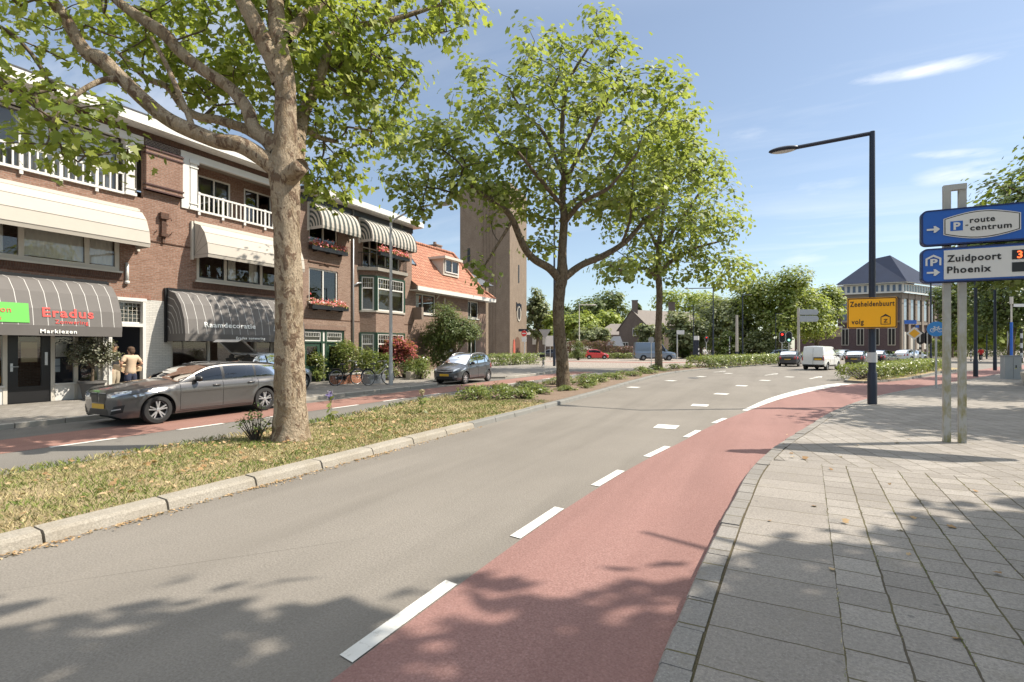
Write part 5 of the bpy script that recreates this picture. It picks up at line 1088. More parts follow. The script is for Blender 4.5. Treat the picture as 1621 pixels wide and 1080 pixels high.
def hedge(name, label, line, wd, h, z0, mat, seed, dens=500, ls=.10, kind='oval', cat='hedge', group=None):
    """clipped hedge along a line: woody core and leaf skin"""
    r = np.random.default_rng(seed); L = resample(line, .5); o = thing(name, label, cat, (L[0][0], L[0][1], z0), 0, group); O = np.array([L[0][0], L[0][1], 0.])
    t = np.gradient(L, axis=0); t /= np.linalg.norm(t, axis=1)[:, None]; nn = np.c_[t[:, 1], -t[:, 0]]
    tot = np.linalg.norm(np.diff(L, axis=0), axis=1).sum(); N = int(dens*tot)
    i = r.integers(0, len(L)-1, N); f = r.uniform(0, 1, N)[:, None]; c = L[i]*(1-f)+L[i+1]*f
    ang = r.uniform(-.1, 1.1, N)*math.pi; rad = r.uniform(.72, 1.08, N)+.12*np.sin(c[:, 0]*3+c[:, 1]*2.3)
    cx = np.clip(np.cos(ang)*1.35, -1, 1)*wd/2*rad; cz = np.clip(np.sin(ang)*1.35, -.1, 1)*h*.5*rad+h*.5; lo = r.uniform(0, 1, N) < .45; cz = np.where(lo, r.uniform(.05, 1, N)*h*.95, cz)
    P = np.c_[c+nn[i]*cx[:, None], cz]
    segs = []
    for k in range(0, N, 40): q = P[k]; b0 = np.array([c[k, 0], c[k, 1], 0.]); segs.append((np.array([b0, (b0+q)/2+[0, 0, .1*h], q]), [.02, .014, .006]))
    V, F, C = tubes_np(segs, 4); np_mesh('stems', V-O, F, C, TWIGD, o, True)
    up = np.c_[nn[i]*np.cos(ang)[:, None], np.sin(ang)+.3]; leaf_mesh('foliage', P-O, up, ls, kind, mat, o, seed); return o

street_tree('plane tree whose crown shades the near cycle lane and tiles', 7.6, 5.5, 11.5, 5.5, 41, 600, 24, .29, blobs=[(3.5, 3.5, 8.2, 2.4, 2.3, 1.2, 2.4), (2.4, 2.0, 8.2, 2.4, 2.0, 1.1, 1.8), (7.65, 6.1, 8.6, 2.7, 2.6, 1.6, 3.2), (9.8, 8.8, 8.5, 2.5, 2.5, 1.4, 2.4), (8.5, 3.2, 8.6, 3., 2.4, 1.5, 2.4)])
street_tree('plane tree behind the twin-post parking sign', 9.5, 18.6, 10.4, 3.0, 42, 260, 20, .24)
street_tree('plane tree leaning into the right edge above the parking sign', 12.0, 29.0, 11.6, 4.7, 43, 560, 24, .20, LMID)
street_tree('plane tree behind the grey cabinet', 17.5, 40, 11, 4.6, 44, 300, 16, .30, LDARK)
street_tree('dark plane tree farther along the right pavement', 21.5, 51, 12, 5.5, 45, 320, 16, .34, LDARK)
bt = back_tree
bt('broadleaf_tree', 'dark grey-green tree right behind the church tower', 850, 100, 452, 545, 26, LGREY, 51, slim=True, n=170)
bt('broadleaf_tree', 'light green tree between the church tower and the tall dark lamp post', 874, 92, 486, 548, 18, LBRIGHT, 52, n=110)
bt('broadleaf_tree', 'tall dark tree far behind the red car', 948, 150, 463, 540, 46, LDARK, 53, n=220)
bt('broadleaf_tree', 'dark tree far behind the white lamp post', 902, 150, 482, 545, 30, LDARK, 54, n=130)
bt('broadleaf_tree', 'bright green tree behind the copper hedge', 915, 112, 494, 548, 34, LBRIGHT, 55, n=170)
bt('broadleaf_tree', 'bright green tree left of the gabled house', 966, 122, 492, 545, 30, LBRIGHT, 56, n=150)
bt('broadleaf_tree', 'grey-green tree behind the small garage roof', 940, 95, 516, 552, 32, LGREY, 57, n=150, trunk_w=.18)
bt('conifer', 'slim dark conifer behind the gabled house chimney', 1009, 165, 474, 545, 8, LDARK, 58, n=60, slim=True)
bt('broadleaf_tree', 'light green tree behind the roof of the gabled house', 1090, 130, 458, 545, 56, LBRIGHT, 59, n=260)
bt('broadleaf_tree', 'grey-leaved tree in front of the gabled house roof', 1094, 82, 492, 560, 32, LGREY, 60, n=200)
bt('broadleaf_tree', 'grey-leaved shrub tree beside the grey van', 1030, 86, 512, 560, 22, LGREY, 61, n=120, trunk_w=.15)
bt('broadleaf_tree', 'dark green tree behind the armed lamp post', 1146, 95, 462, 558, 38, LGREY, 62, n=240)
bt('willow', 'pale grey-green willow right of the armed lamp post', 1176, 85, 464, 545, 22, LGREY, 63, n=150)
bt('broadleaf_tree', 'broad bright plane tree with low limbs beyond the traffic lights', 1232, 80, 430, 538, 66, LEAF2, 64, n=420, per=30, trunk_w=.5)
bt('broadleaf_tree', 'bright tree touching the left corner of the large building', 1292, 88, 446, 545, 42, LEAF2, 65, n=260, trunk_w=.35)
bt('broadleaf_tree', 'dark tree filling the gap behind the willow', 1116, 120, 468, 556, 38, LGREY, 74, n=170)
bt('broadleaf_tree', 'dark tree at the right edge behind the sign posts', 1600, 62, 395, 535, 70, LDARK, 66, n=460, per=26)
bt('broadleaf_tree', 'dark tree above the round cycle sign', 1524, 88, 425, 535, 44, LDARK, 67, n=280)
bt('broadleaf_tree', 'light green young tree behind the right-hand lamp posts', 1552, 78, 494, 550, 26, LBRIGHT, 68, n=150, trunk_w=.15)
bt('broadleaf_tree', 'light green young tree at the far right behind the blue signpost', 1605, 80, 500, 552, 26, LBRIGHT, 69, n=150, trunk_w=.15)
bt('broadleaf_tree', 'light green young tree behind the twin sign posts', 1508, 92, 498, 552, 22, LBRIGHT, 70, n=110, trunk_w=.15)
for px, d, wpx, yt, lab, mat, s in ((1202, 78, 24, 526, 'round grey-green bush at the edge of the plane tree trunk', LGREY, 71), (1152, 80, 20, 530, 'loose green bush beside the pale concrete pole', LSHRUB, 72), (1080, 84, 20, 532, 'dark bush behind the striped bollard', LDARK, 73)):
    p = D(px, d); bush('round_bush', lab, p.x, p.y, 0, wpx/F_*d, wpx/F_*d, HT(yt, d), mat, s, 110, 30, .26, 'clump')
# ---- gardens in front of the houses
bt2 = lambda px, py, z=.12: G(px, py, z)
def gb(px, py, wpx, yt, lab, mat, s, n=70, per=28, ls=.10, kind='oval', nm='garden_shrub'):
    p = bt2(px, py); d = -p.x*TS+p.y*TC; return bush(nm, lab, p.x, p.y, .12, wpx/F_*d, wpx/F_*d*.8, HT(yt, d)-.12, mat, s, n, per, ls, kind)
gb(498, 604, 22, 560, 'leafy light green shrub beside the big trunk, behind the bicycles', LSHRUB, 81)
gb(548, 602, 30, 545, 'rounded glossy garden shrub in front of the green doors', LSHRUB, 82, 110, 30, .11)
gb(582, 602, 26, 556, 'yellow-green garden shrub beside the grey planter', LSHRUB, 83, 80)
gb(612, 602, 18, 562, 'small green garden shrub behind the curved lamp post', LSHRUB, 84, 50)
gb(640, 598, 28, 568, 'dark green shrub under the red maple', LDARK, 85, 60)
gb(664, 600, 22, 570, 'yellow-green shrub on the low garden wall left of the small car', LSHRUB, 86, 60)
p = G(642, 598, .12); d = -p.x*TS+p.y*TC
bush('red_maple', 'crimson Japanese maple in the front garden by the curved lamp', p.x-.6, p.y, .9, 1.15, 1.0, HT(540, d)-.9, LRED, 87, 90, 34, .11, 'star', cat='shrub')
p = G(712, 594, .12); x, y = p.x-.6, p.y+.8; d = -x*TS+y*TC
limbs = [[(x, y, 0, .16), (x+.15, y, 1.0, .12), (x+.3, y+.2, 1.8, .10), (x, y, 2.6, .05)], [(x+.1, y, .8, .09), (x+.7, y, 1.6, .07), (x+1.2, y+.2, 2.3, .03)], [(x, y, .7, .09), (x-.6, y, 1.5, .07), (x-.9, y, 2.5, .03)]]
tree('garden_tree', 'dense dark glossy garden tree behind the small grey car', (x, y, .12), limbs, [(x-.1, y, HT(525, d), 1.55, 1.2, 1.0, 3.), (x-.3, y, HT(500, d), .8, .8, .8, 1.), (x+.9, y+.4, HT(522, d), .95, .9, .65, 1.2), (x-.9, y-.2, HT(540, d), .9, .9, .8, 1.2), (x-.7, y, HT(565, d), .8, .8, .8, .8)], 420, 34, .13, 'oval', LDARK, BARK2, 88, None, .2, .14, nside=8, skip_z=1.)
P_ = lambda px, d: tuple(D(px, d)[:2])
hedge('low_hedge', 'low yellow-green hedge in front of the church', [P_(772, 46), P_(800, 48), P_(852, 54)], 1.6, 1.05, .1, LSHRUB, 91, 420, .15)
hedge('copper_hedge', 'dark copper beech hedge behind the red car', [P_(890, 86), P_(925, 84), P_(972, 82)], 1.6, HT(541, 84), 0, LCOPPER, 92, 500, .2)
hedge('copper_hedge', 'short low copper hedge beside the gabled house', [P_(975, 80), P_(1003, 80)], 1.2, HT(549, 80), 0, LCOPPER, 93, 400, .2)
hedge('verge_hedge', 'low green hedge strip behind the red car', [P_(900, 80), P_(1000, 79)], 1.3, .9, 0, LSHRUB, 94, 300, .18)
p = D(916, 72); bush('conical_yew', 'clipped conical yew at the foot of the white lamp post', p.x, p.y, 0, 1.0, 1.0, HT(543, 72), LDARK, 95, 80, 30, .16, 'oval')
hedge('median_hedge', 'low green hedge on the far tip of the median before the junction', [(-5.6, 45), (-2.9, 54), (.3, 63.5), (3.2, 72)], 2.2, .95, .1, LSHRUB, 96, 420, .17)
hedge('island_hedge', 'low variegated hedge filling the planted island by the cycle path', [(3.9, 32.2), (5.2, 35.5), (8.6, 45), (11.4, 54)], 2.1, .75, .1, LSHRUB, 97, 600, .13)
hedge('far_hedge', 'low hedge across the far side of the junction', [P_(1395, 96), P_(1440, 98), P_(1530, 92)], 1.5, .9, 0, LDARK, 98, 200, .25)
hedge('boundary_hedge', 'tall leafy boundary hedge behind the right-hand lamp posts', [P_(1470, 104), P_(1540, 98), P_(1700, 84)], 2.2, 3.4, 0, LSHRUB, 99, 700, .28)
hedge('boundary_hedge', 'tall dark boundary hedge behind the pale concrete pole', [P_(1060, 104), P_(1130, 108), P_(1250, 104)], 2.2, 3.2, 0, LDARK, 199, 500, .3)
# ---- planting on the median
pts = [(-8.6, 14.2, .7, .5), (-8.0, 15.0, .75, .55), (-7.4, 15.3, .5, .4), (-9.2, 15.6, .7, .5), (-8.6, 16.6, .6, .42), (-7.7, 17.2, .6, .42), (-9.5, 17.6, .7, .45), (-8.8, 18.8, .65, .5), (-7.3, 18.9, .5, .35), (-9.6, 20, .7, .5), (-8.9, 21.5, .6, .5), (-7.5, 22, .65, .55), (-7.0, 20.4, .4, .35), (-9.0, 23.4, .7, .5), (-7.7, 24.2, .65, .5), (-8.8, 25.8, .7, .5), (-7.4, 26.6, .6, .45), (-8.4, 28.4, .7, .5), (-7.3, 30, .65, .5), (-8.3, 31.5, .7, .55), (-7.2, 33.3, .6, .5), (-8.0, 35.2, .7, .55), (-7.0, 37.2, .6, .55), (-8.0, 39.6, .7, .6), (-6.9, 41.2, .7, .6), (-6.2, 43.2, .7, .6)]
pl = []
for i, (x, y, rr, h) in enumerate(pts):
    if i < 3: pl.append(bush('median_shrub', 'low evergreen shrub with pale leaves on the median strip', x, y, .1, rr, rr*.9, h*.8, LSHRUB, 100+i, 36, 18, .085, 'oval', 'low shrubs along the median'))
    else: dup(pl[i % 3], (x, y, .1), i*1.7, scale=(rr/pts[i % 3][2], rr/pts[i % 3][2], h/pts[i % 3][3]*rng.uniform(.5, .85)))
# weeds on the verge
bush('wild_rose', 'small leafy sapling at the foot of the big plane tree trunk', -8.35, 6.15, .1, .32, .3, .62, LDARK, 131, 26, 12, .06, 'oval')
def spike(label, px, py, h, flower, seed, nm='wild_flower'):
    p = G(px, py, .1); o = thing(nm, label, 'plant', p); k = MB(); k.tube([(0, 0, 0), (.01, .01, h*.5), (.0, .02, h)], [.008, .006, .004], 5); k.build('stem', plain('green_stem', (.10, .14, .05), .7), o)
    r = np.random.default_rng(seed); n = 26; z = r.uniform(.05, .75, n)*h; P = np.c_[r.normal(0, .03, n), r.normal(0, .03, n), z]; leaf_mesh('leaves', P, np.c_[P[:, :2]*8, np.full(n, .5)], .13, 'oval', LSHRUB, o, seed)
    if flower: n = 60; P = np.c_[r.normal(0, .028, n), r.normal(0, .028, n), r.uniform(.84, 1.02, n)*h]; leaf_mesh('blossom', P, np.c_[P[:, :2]*20, np.full(n, .2)], .045, 'star', flower, o, seed+1)
    return o
LILAC = mat_leaf('lilac_petal', [(0, (.22, .17, .42)), (1, (.42, .35, .62))], .3)
spike('tall wild flower with lilac blossom on the verge right of the big trunk', 523, 674, .72, LILAC, 5)
spike('thin seeding weed with pale heads beside the first median shrub', 668, 655, .6, plain('seed_head', (.42, .36, .22), .9), 6, 'seeding_weed')

# ---- grass on the verge: blades and fallen leaves
def in_verge(n, y0, y1, r, pad=.0):
    y = r.uniform(y0, y1, n); xl = np.interp(y, ML[:, 1], ML[:, 0])-.02; xr = np.interp(y, LK[:, 1], LK[:, 0])-.24; x = xl+(xr-xl)*r.uniform(0, 1, n); return x, y
r = np.random.default_rng(5)
def blades(name, n, y0, y1, hmin, hmax, w, mat, thin):
    x, y = in_verge(n, y0, y1, r); dens = .5+.5*np.sin(x*2.1+np.sin(y*1.7))*np.cos(y*1.3+x*.8); keep = r.uniform(0, 1, n) < (1-thin)+thin*np.clip(dens+.2, 0, 1); x, y = x[keep], y[keep]; n = len(x)
    edge = np.clip((x-np.interp(y, ML[:, 1], ML[:, 0])), 0, .5) < .12; h = r.uniform(hmin, hmax, n)*np.where(edge, 1.7, 1.); a = r.uniform(0, 6.28, n); lean = r.uniform(.2, 1.1, n)*h; b = r.uniform(0, 6.28, n)
    base = np.c_[x, y, np.full(n, .098)]; s = np.c_[np.cos(a), np.sin(a), np.zeros(n)]*w; l = np.c_[np.cos(b)*lean, np.sin(b)*lean, np.zeros(n)]
    V = np.stack([base-s, base+s, base+l*.35+np.c_[np.zeros(n), np.zeros(n), h*.6]+s*.7, base+l+np.c_[np.zeros(n), np.zeros(n), h]], 1).reshape(-1, 3)
    o = np_mesh(name, V, np.arange(4*n), np.full(n, 4), mat); return tag(o, None, None, None, 'stuff')
o = blades('grass', 46000, -.5, 8, .018, .06, .0035, GRASSM, .55); o['label'] = 'dry patchy grass covering the near median verge'
o = blades('grass_beyond', 24000, 8, 15, .02, .07, .006, GRASSM, .5); o['label'] = 'dry patchy grass covering the verge beyond the big trunk'
n = 1500; x, y = in_verge(n, -.5, 14, r); near = r.uniform(0, 1, n) < np.clip(1.15-np.hypot(x+7.9, y-6.5)/5, .25, 1); x, y = x[near], y[near]; n = len(x)
o = leaf_mesh('fallen_leaves', np.c_[x, y, np.full(n, .125)+r.uniform(0, .03, n)], np.tile([0, 0, 1.6], (n, 1)), .055, 'star', LITTER, None, 9); tag(o, 'curled brown fallen leaves scattered over the verge grass', None, None, 'stuff')
n = 900; yy = np.r_[r.uniform(0, 10, 500), r.choice([1.9, 3.0, 4.6, 6.6], 400)+r.normal(0, .35, 400)]; xx = np.interp(yy, LK[:, 1], LK[:, 0])+.04+np.abs(r.normal(0, .07, n))
o = leaf_mesh('gutter_litter', np.c_[xx, yy, np.full(n, .012)], np.tile([0, 0, 2.], (n, 1)), .035, 'thin', LITTER, None, 10); tag(o, 'dry litter lying in the gutter along the pale kerb', None, None, 'stuff')
n = 60; xx = r.uniform(-.2, 6, n); yy = r.uniform(2.5, 12, n); o = leaf_mesh('pavement_leaves', np.c_[xx, yy, np.full(n, .112)], np.tile([0, 0, 2.5], (n, 1)), .055, 'star', LITTER, None, 12); tag(o, 'few dry leaves on the pavement tiles', None, None, 'stuff')

n = 5200; k = r.integers(0, 14, n); yy = r.uniform(2.2, 8.6, n); keep = (np.sin(yy*2.3+k*1.9)+np.sin(yy*5.1+k*.7) > r.uniform(-.6, 1.4, n)); k, yy = k[keep], yy[keep]; xx = (k*.3+.177+.0506*yy)/.9987+r.normal(0, .006, len(k)); n = len(k)
h = r.uniform(.006, .022, n); a = r.uniform(0, 6.28, n); b_ = r.uniform(0, 6.28, n); base = np.c_[xx, yy, np.full(n, .099)]; s_ = np.c_[np.cos(a), np.sin(a), np.zeros(n)]*.0028; l_ = np.c_[np.cos(b_), np.sin(b_), np.zeros(n)]*h[:, None]*.9
V = np.stack([base-s_, base+s_, base+l_+np.c_[np.zeros(n), np.zeros(n), h]], 1).reshape(-1, 3); o = np_mesh('joint_weeds', V, np.arange(3*n), np.full(n, 3), GRASSM); tag(o, 'tiny weeds and moss growing in the joints of the pavement tiles', None, None, 'stuff')
# ================================================================ VEHICLES
def smoothstep(a, b, x): t = np.clip((x-a)/(b-a), 0, 1); return t*t*(3-2*t)
def interp(pts, s): return np.interp(s, [p[0] for p in pts], [p[1] for p in pts])
def sm_interp(pts, s):      # monotone-ish smooth interpolation
    P = spline(pts, 10); return np.interp(s, P[:, 0], P[:, 1])
def car(name, label, cat, S, loc, rz, group=None):
    """S: side profile and plan of the body, in metres from the front bumper.  Car's own +X is forward."""
    o = thing(name, label, cat, loc, rz, group); Ln, Wd = S['L'], S['W']; hw0 = Wd/2; wr = S['wr']; sf = S['fo']; sr = sf+S['wb']; Ra = wr+S.get('agap', .055)
    sill = S.get('sill', .21); paint = S['paint']
    st = set(np.linspace(0, Ln, int(Ln/.11))); 
    for c in (sf, sr):
        for a in np.linspace(0, math.pi, 19): st.add(c+Ra*math.cos(a))
        st.add(c-Ra-.002); st.add(c+Ra+.002)
    for q in list(S.get('doors', []))+[.03, .07, .12, Ln-.03, Ln-.07, Ln-.12]: st.add(q)
    st = np.array(sorted(x for x in st if 0 <= x <= Ln)); st = st[np.r_[True, np.diff(st) > .0015]]
    zsh = sm_interp(S['shoulder'], st); ztop = sm_interp(S['top'], st); plan = sm_interp(S['plan'], st)*hw0; zb0 = interp(S.get('bottom', [(0, sill+.06), (.25, sill), (Ln-.4, sill), (Ln, sill+.14)]), st)
    zb = zb0.copy(); arch = np.zeros(len(st), bool)
    for c in (sf, sr):
        m = np.abs(st-c) <= Ra+1e-6; zb[m] = np.maximum(zb0[m], wr+np.sqrt(np.maximum(Ra**2-(st[m]-c)**2, 0))); arch |= m
    zb = np.minimum(zb, zsh-.03); NS, NT = 9, 5
    rows = []
    ref_lo, ref_hi = zb0, zsh
    for k in range(NS):
        t = k/(NS-1); z = zb+(zsh-zb)*t; q = np.clip((z-ref_lo)/(ref_hi-ref_lo), 0, 1)
        f = .955+.045*np.sin(np.clip(q*1.25, 0, 1)*math.pi*.5)-.055*smoothstep(.80, 1., q)-.03*(1-smoothstep(0, .16, q))+.006*np.sin(q*9)
        y = plan*f; flare = np.zeros(len(st))
        for c in (sf, sr): flare += .020*np.exp(-((np.hypot(st-c, z-wr)-Ra)/.07)**2)
        rows.append((y+flare*(plan/hw0), z))
    for k in range(1, NT+1):
        q = k/NT; rows.append((plan*.905*(1-q), zsh+(ztop-zsh)*(1-(1-q)**2.4)))
    ys = np.array([r_[0] for r_ in rows]).T; zs = np.array([r_[1] for r_ in rows]).T; n, m = ys.shape
    X = Ln/2-st
    V = []; idx = np.zeros((n, 2, m), int)
    for side in (0, 1):
        for i in range(n):
            for j in range(m): idx[i, side, j] = len(V); V.append((X[i], ys[i, j]*(1 if side == 0 else -1), zs[i, j]))
    doorr = S.get('doors', []); body, doors, hood = [], {}, []
    def addf(L, side, q): L.append(q if side == 0 else q[::-1])
    drow0, drow1 = 1, NS-1
    for side in (0, 1):
        for i in range(n-1):
            mid = (st[i]+st[i+1])/2
            for j in range(m-1):
                q = (idx[i, side, j], idx[i, side, j+1], idx[i+1, side, j+1], idx[i+1, side, j])
                L = body
                if j < drow1 and j >= drow0:
                    for k in range(len(doorr)-1):
                        if doorr[k] < mid < doorr[k+1]: L = doors.setdefault((k, side), [])
                elif j >= NS-1 and S.get('hood') and S['hood'][0] < mid < S['hood'][1]: L = hood
                addf(L, side, q)
    # front and rear closing faces
    for i, rev in ((0, False), (n-1, True)):
        for j in range(m-2):
            q = (idx[i, 0, j], idx[i, 1, j], idx[i, 1, j+1], idx[i, 0, j+1]); body.append(q if not rev else q[::-1])
    def part(nm, faces, mat, par, V_=None):
        if not faces: return None
        used = sorted({k for f in faces for k in f}); mp_ = {k: a for a, k in enumerate(used)}
        b = MB(); VV = V if V_ is None else V_; b.add([VV[k] for k in used], [tuple(mp_[k] for k in f) for f in faces]); return b
    bb = part('body', body, paint, o)
    VA = [Vector(v) for v in V]; allf = body+hood+sum(doors.values(), [])
    # greenhouse
    g0, g1, g2, g3 = S['green']; gs = set(np.linspace(g0, g3, int((g3-g0)/.12)))|{g0+.02, g1, g2, g3-.02}
    for a, c in S['side_windows']: gs |= {a, c}
    gs = np.array(sorted(gs)); gs = gs[np.r_[True, np.diff(gs) > .004]]
    gb_ = sm_interp(S['shoulder'], gs); gp = sm_interp(S['plan'], gs)*hw0; rz_ = sm_interp(S['roof'], gs)
    ct = sm_interp(S['top'], gs)
    H = np.maximum(rz_-gb_, .004); GV = []; U = [0, .10, .5, .90, 1.]
    TQ = [.06, .35, .7, 1.0]; gm = len(U)+len(TQ); gid = np.zeros((len(gs), 2, gm), int); tum = S.get('tumble', .30)
    for side in (0, 1):
        for i in range(len(gs)):
            yb = gp[i]*.90; yr = yb-tum*H[i]; sg = 1 if side == 0 else -1
            pr_ = [(yb+(yr-yb)*u-.03*math.sin(u*math.pi)*-1*min(1, H[i]/.4), gb_[i]-.012+(H[i]+.012)*u) for u in U]
            crown = S.get('crown', .045)*min(1, H[i]/.35)+max(0, ct[i]-gb_[i])*(1-min(1, H[i]/.25))
            for q in TQ: pr_.append((pr_[4][0]*(1-q), rz_[i]+crown*(1-(1-q)**2.2)))
            for j, (y, z) in enumerate(pr_): gid[i, side, j] = len(GV); GV.append((Ln/2-gs[i], y*sg, z))
    roof, wind, rear, sides, pill = [], [], [], {}, []
    for side in (0, 1):
        for i in range(len(gs)-1):
            mid = (gs[i]+gs[i+1])/2
            for j in range(gm-1):
                q = (gid[i, side, j], gid[i, side, j+1], gid[i+1, side, j+1], gid[i+1, side, j]); L = roof
                if j in (1, 2):
                    L = pill if (S['side_windows'] and S['side_windows'][0][0] < mid < S['side_windows'][-1][1]) else roof
                    for k, (a, c) in enumerate(S['side_windows']):
                        if a < mid < c: L = sides.setdefault((k, side), [])
                elif j >= 5 and g0 < mid < g1-.02: L = wind
                elif j >= 5 and g2+.03 < mid < g3-.03 and S.get('rear_glass', True): L = rear
                addf(L, side, q)
    k0 = len(bb.v); used = sorted({k for f in roof for k in f}); mp_ = {k: a for a, k in enumerate(used)}; bb.add([GV[k] for k in used], [tuple(mp_[k] for k in f) for f in roof])
    body_o = bb.build('body', paint, o, smooth=38, fix=False)
    if hood: part('h', hood, paint, o).build('bonnet', paint, o, smooth=50, fix=False)
    dobj = {}
    for (k, side), f in sorted(doors.items()):
        dobj[(k, side)] = part('d', f, paint, o).build('door', paint, o, smooth=50, fix=False)
    P = lambda nm, f, mat, sm=40: part(nm, f, mat, o, GV).build(nm, mat, o, smooth=sm, fix=False) if f else None
    P('windscreen', wind, CARGL); P('rear_window', rear, CARGL); P('pillar_trim', pill, BLACKP)
    for kk, f in sorted(sides.items()): P('side_window', f, CARGL)
    bvh = BVHTree.FromPolygons(VA+[Vector(v) for v in GV], [tuple(f) for f in allf]+[tuple(len(VA)+k for k in f) for f in roof+wind+rear+pill+sum(sides.values(), [])])
    # panel joints: thin dark lines laid in the seams
    sm_ = MB()
    def seam(pts, r=.006):
        Q = []
        for p, dr in pts:
            h = bvh.ray_cast(Vector(p), Vector(dr)); 
            if h[0] is not None: Q.append(h[0]+h[1]*.0005*(1 if h[1].dot(Vector(dr)) < 0 else -1))
        if len(Q) > 1: sm_.tube(Q, r, 4)
    for s in doorr:
        for sg in (1, -1):
            z0 = sill+.09; z1 = float(sm_interp(S['shoulder'], np.array([s]))[0])-.01
            for c in (sf, sr):
                if abs(s-c) < Ra: z0 = max(z0, wr+math.sqrt(Ra**2-(s-c)**2)+.02)
            if z1 > z0: seam([((Ln/2-s, sg*3, z), (0, -sg, 0)) for z in np.linspace(z0, z1, 9)])
    if doorr:
        for sg in (1, -1): seam([((Ln/2-s, sg*3, sill+.10), (0, -sg, 0)) for s in np.linspace(max(doorr[0], sf+Ra+.02), min(doorr[-1], sr-Ra-.02), 12)])
    if S.get('hood'):
        for sg in (1, -1): seam([((Ln/2-s, sg*hw0*.83*float(sm_interp(S['plan'], np.array([s]))[0]), 3), (0, 0, -1)) for s in np.linspace(S['hood'][0], S['hood'][1], 10)])
    for pts in S.get('rear_seams', []): seam([((-Ln/2-2, y, z), (1, 0, 0)) for y, z in pts], .008)
    if sm_.v: sm_.build('panel_seam', BLACKP, o)
    # patches cast on to the body: lamps, grille, plates, trims
    def patch(nm, poly, axis, mat, off=.006, sub=.035, par=None, src=5):
        dr = {'f': Vector((-1, 0, 0)), 'r': Vector((1, 0, 0)), 'l': Vector((0, -1, 0)), 'i': Vector((0, 1, 0)), 't': Vector((0, 0, -1))}[axis]
        pv = [Vector(p) for p in poly]; xs = [p[0] for p in poly]; zs_ = [p[1] for p in poly]; n_ = len(pv)
        ins = []
        for a in np.arange(min(xs)+sub, max(xs), sub):
            for c in np.arange(min(zs_)+sub, max(zs_), sub):
                ok = False
                for q in range(n_):
                    x1, y1 = poly[q]; x2, y2 = poly[(q+1) % n_]
                    if (y1 > c) != (y2 > c) and a < (x2-x1)*(c-y1)/(y2-y1)+x1: ok = not ok
                if ok: ins.append(Vector((a, c)))
        dens = []
        for q in range(n_):
            a, c = pv[q], pv[(q+1) % n_]; k = max(1, int((c-a).length/sub)); dens += [a+(c-a)*(t/k) for t in range(k)]
        nb = len(dens); vs, _, fs, *_q = delaunay_2d_cdt(dens+ins, [(q, (q+1) % nb) for q in range(nb)], [], 1, 1e-6)
        O3 = []
        for v in vs:
            s = {'f': (src, v.x, v.y), 'r': (-src, v.x, v.y), 'l': (v.x, src, v.y), 'i': (v.x, -src, v.y), 't': (v.x, v.y, src)}[axis]
            h = bvh.ray_cast(Vector(s), dr)
            if h[0] is None: O3.append(None)
            else:
                nn_ = h[1] if h[1].dot(dr) < 0 else -h[1]; O3.append(h[0]+nn_*off)
        fs = [f for f in fs if all(O3[k] is not None for k in f)]
        if not fs: return None
        used = sorted({k for f in fs for k in f}); mq = {k: a for a, k in enumerate(used)}; b = MB(); b.add([O3[k] for k in used], [tuple(mq[k] for k in f) for f in fs]); 
        return b.build(nm, mat, par or o, smooth=True)
    for nm, poly, axis, mat, *rest in S.get('patches', []):
        kw = rest[0] if rest else {}; mir = kw.get('mirror', False)
        pp = patch(nm, poly, axis, mat, kw.get('off', .006), kw.get('sub', .035))
        if mir:
            if axis in 'frt': patch(nm, [(-a if axis != 't' else a, c if axis != 't' else -c) for a, c in poly], axis, mat, kw.get('off', .006), kw.get('sub', .035))
            else: patch(nm, poly, 'i' if axis == 'l' else 'l', mat, kw.get('off', .006), kw.get('sub', .035))
    # wheels
    tw = S.get('tw', .22)
    for c in (sf, sr):
        for sg in (1, -1):
            x, y = Ln/2-c, sg*(hw0*.985-tw/2); b = MB()
            b.lathe([(wr*.62, -tw/2+.02), (wr*.70, -tw/2), (wr*.93, -tw/2+.008), (wr, -tw/2+.05), (wr, tw/2-.05), (wr*.93, tw/2-.008), (wr*.70, tw/2), (wr*.62, tw/2-.02)], (x, y, wr), 36, 'y', cap=False)
            w_ = b.build('wheel', RUBBER, o, smooth=40); ro = sg*(tw/2-.012)
            b = MB(); ri = wr*.71; ns = S.get('spokes', 5)
            b.lathe([(ri*.86, ro-sg*.07), (ri*.93, ro-sg*.02), (ri, ro), (ri*1.0, ro-sg*.02), (ri*.9, ro-sg*.10)], (x, y, wr), 32, 'y', cap=False)
            b.lathe([(.005, ro+sg*.004), (ri*.17, ro), (ri*.2, ro-sg*.03), (.005, ro-sg*.04)], (x, y, wr), 14, 'y')
            for k in range(ns):
                for dlt in ((-.16, .16) if S.get('twin', True) else (0,)):
                    a = 2*math.pi*k/ns+.3; a1, a2 = a+dlt*.6, a+dlt*1.15; ww = ri*(.075 if S.get('twin', True) else .13)
                    p, q = (ri*.12*math.cos(a1), ri*.12*math.sin(a1)), (ri*.93*math.cos(a2), ri*.93*math.sin(a2)); tx, tz = -math.sin(a2)*ww, math.cos(a2)*ww
                    vs = []
                    for dy in (ro-sg*.012, ro-sg*.05):
                        vs += [(x+p[0]-tx, y+dy, wr+p[1]-tz), (x+p[0]+tx, y+dy, wr+p[1]+tz), (x+q[0]+tx*.8, y+dy+sg*.004, wr+q[1]+tz*.8), (x+q[0]-tx*.8, y+dy+sg*.004, wr+q[1]-tz*.8)]
                    b.add(vs, [(0, 1, 2, 3), (4, 7, 6, 5), (0, 4, 5, 1), (1, 5, 6, 2), (2, 6, 7, 3), (3, 7, 4, 0)])
            b.build('rim', S.get('rim', ALU), w_, smooth=35)
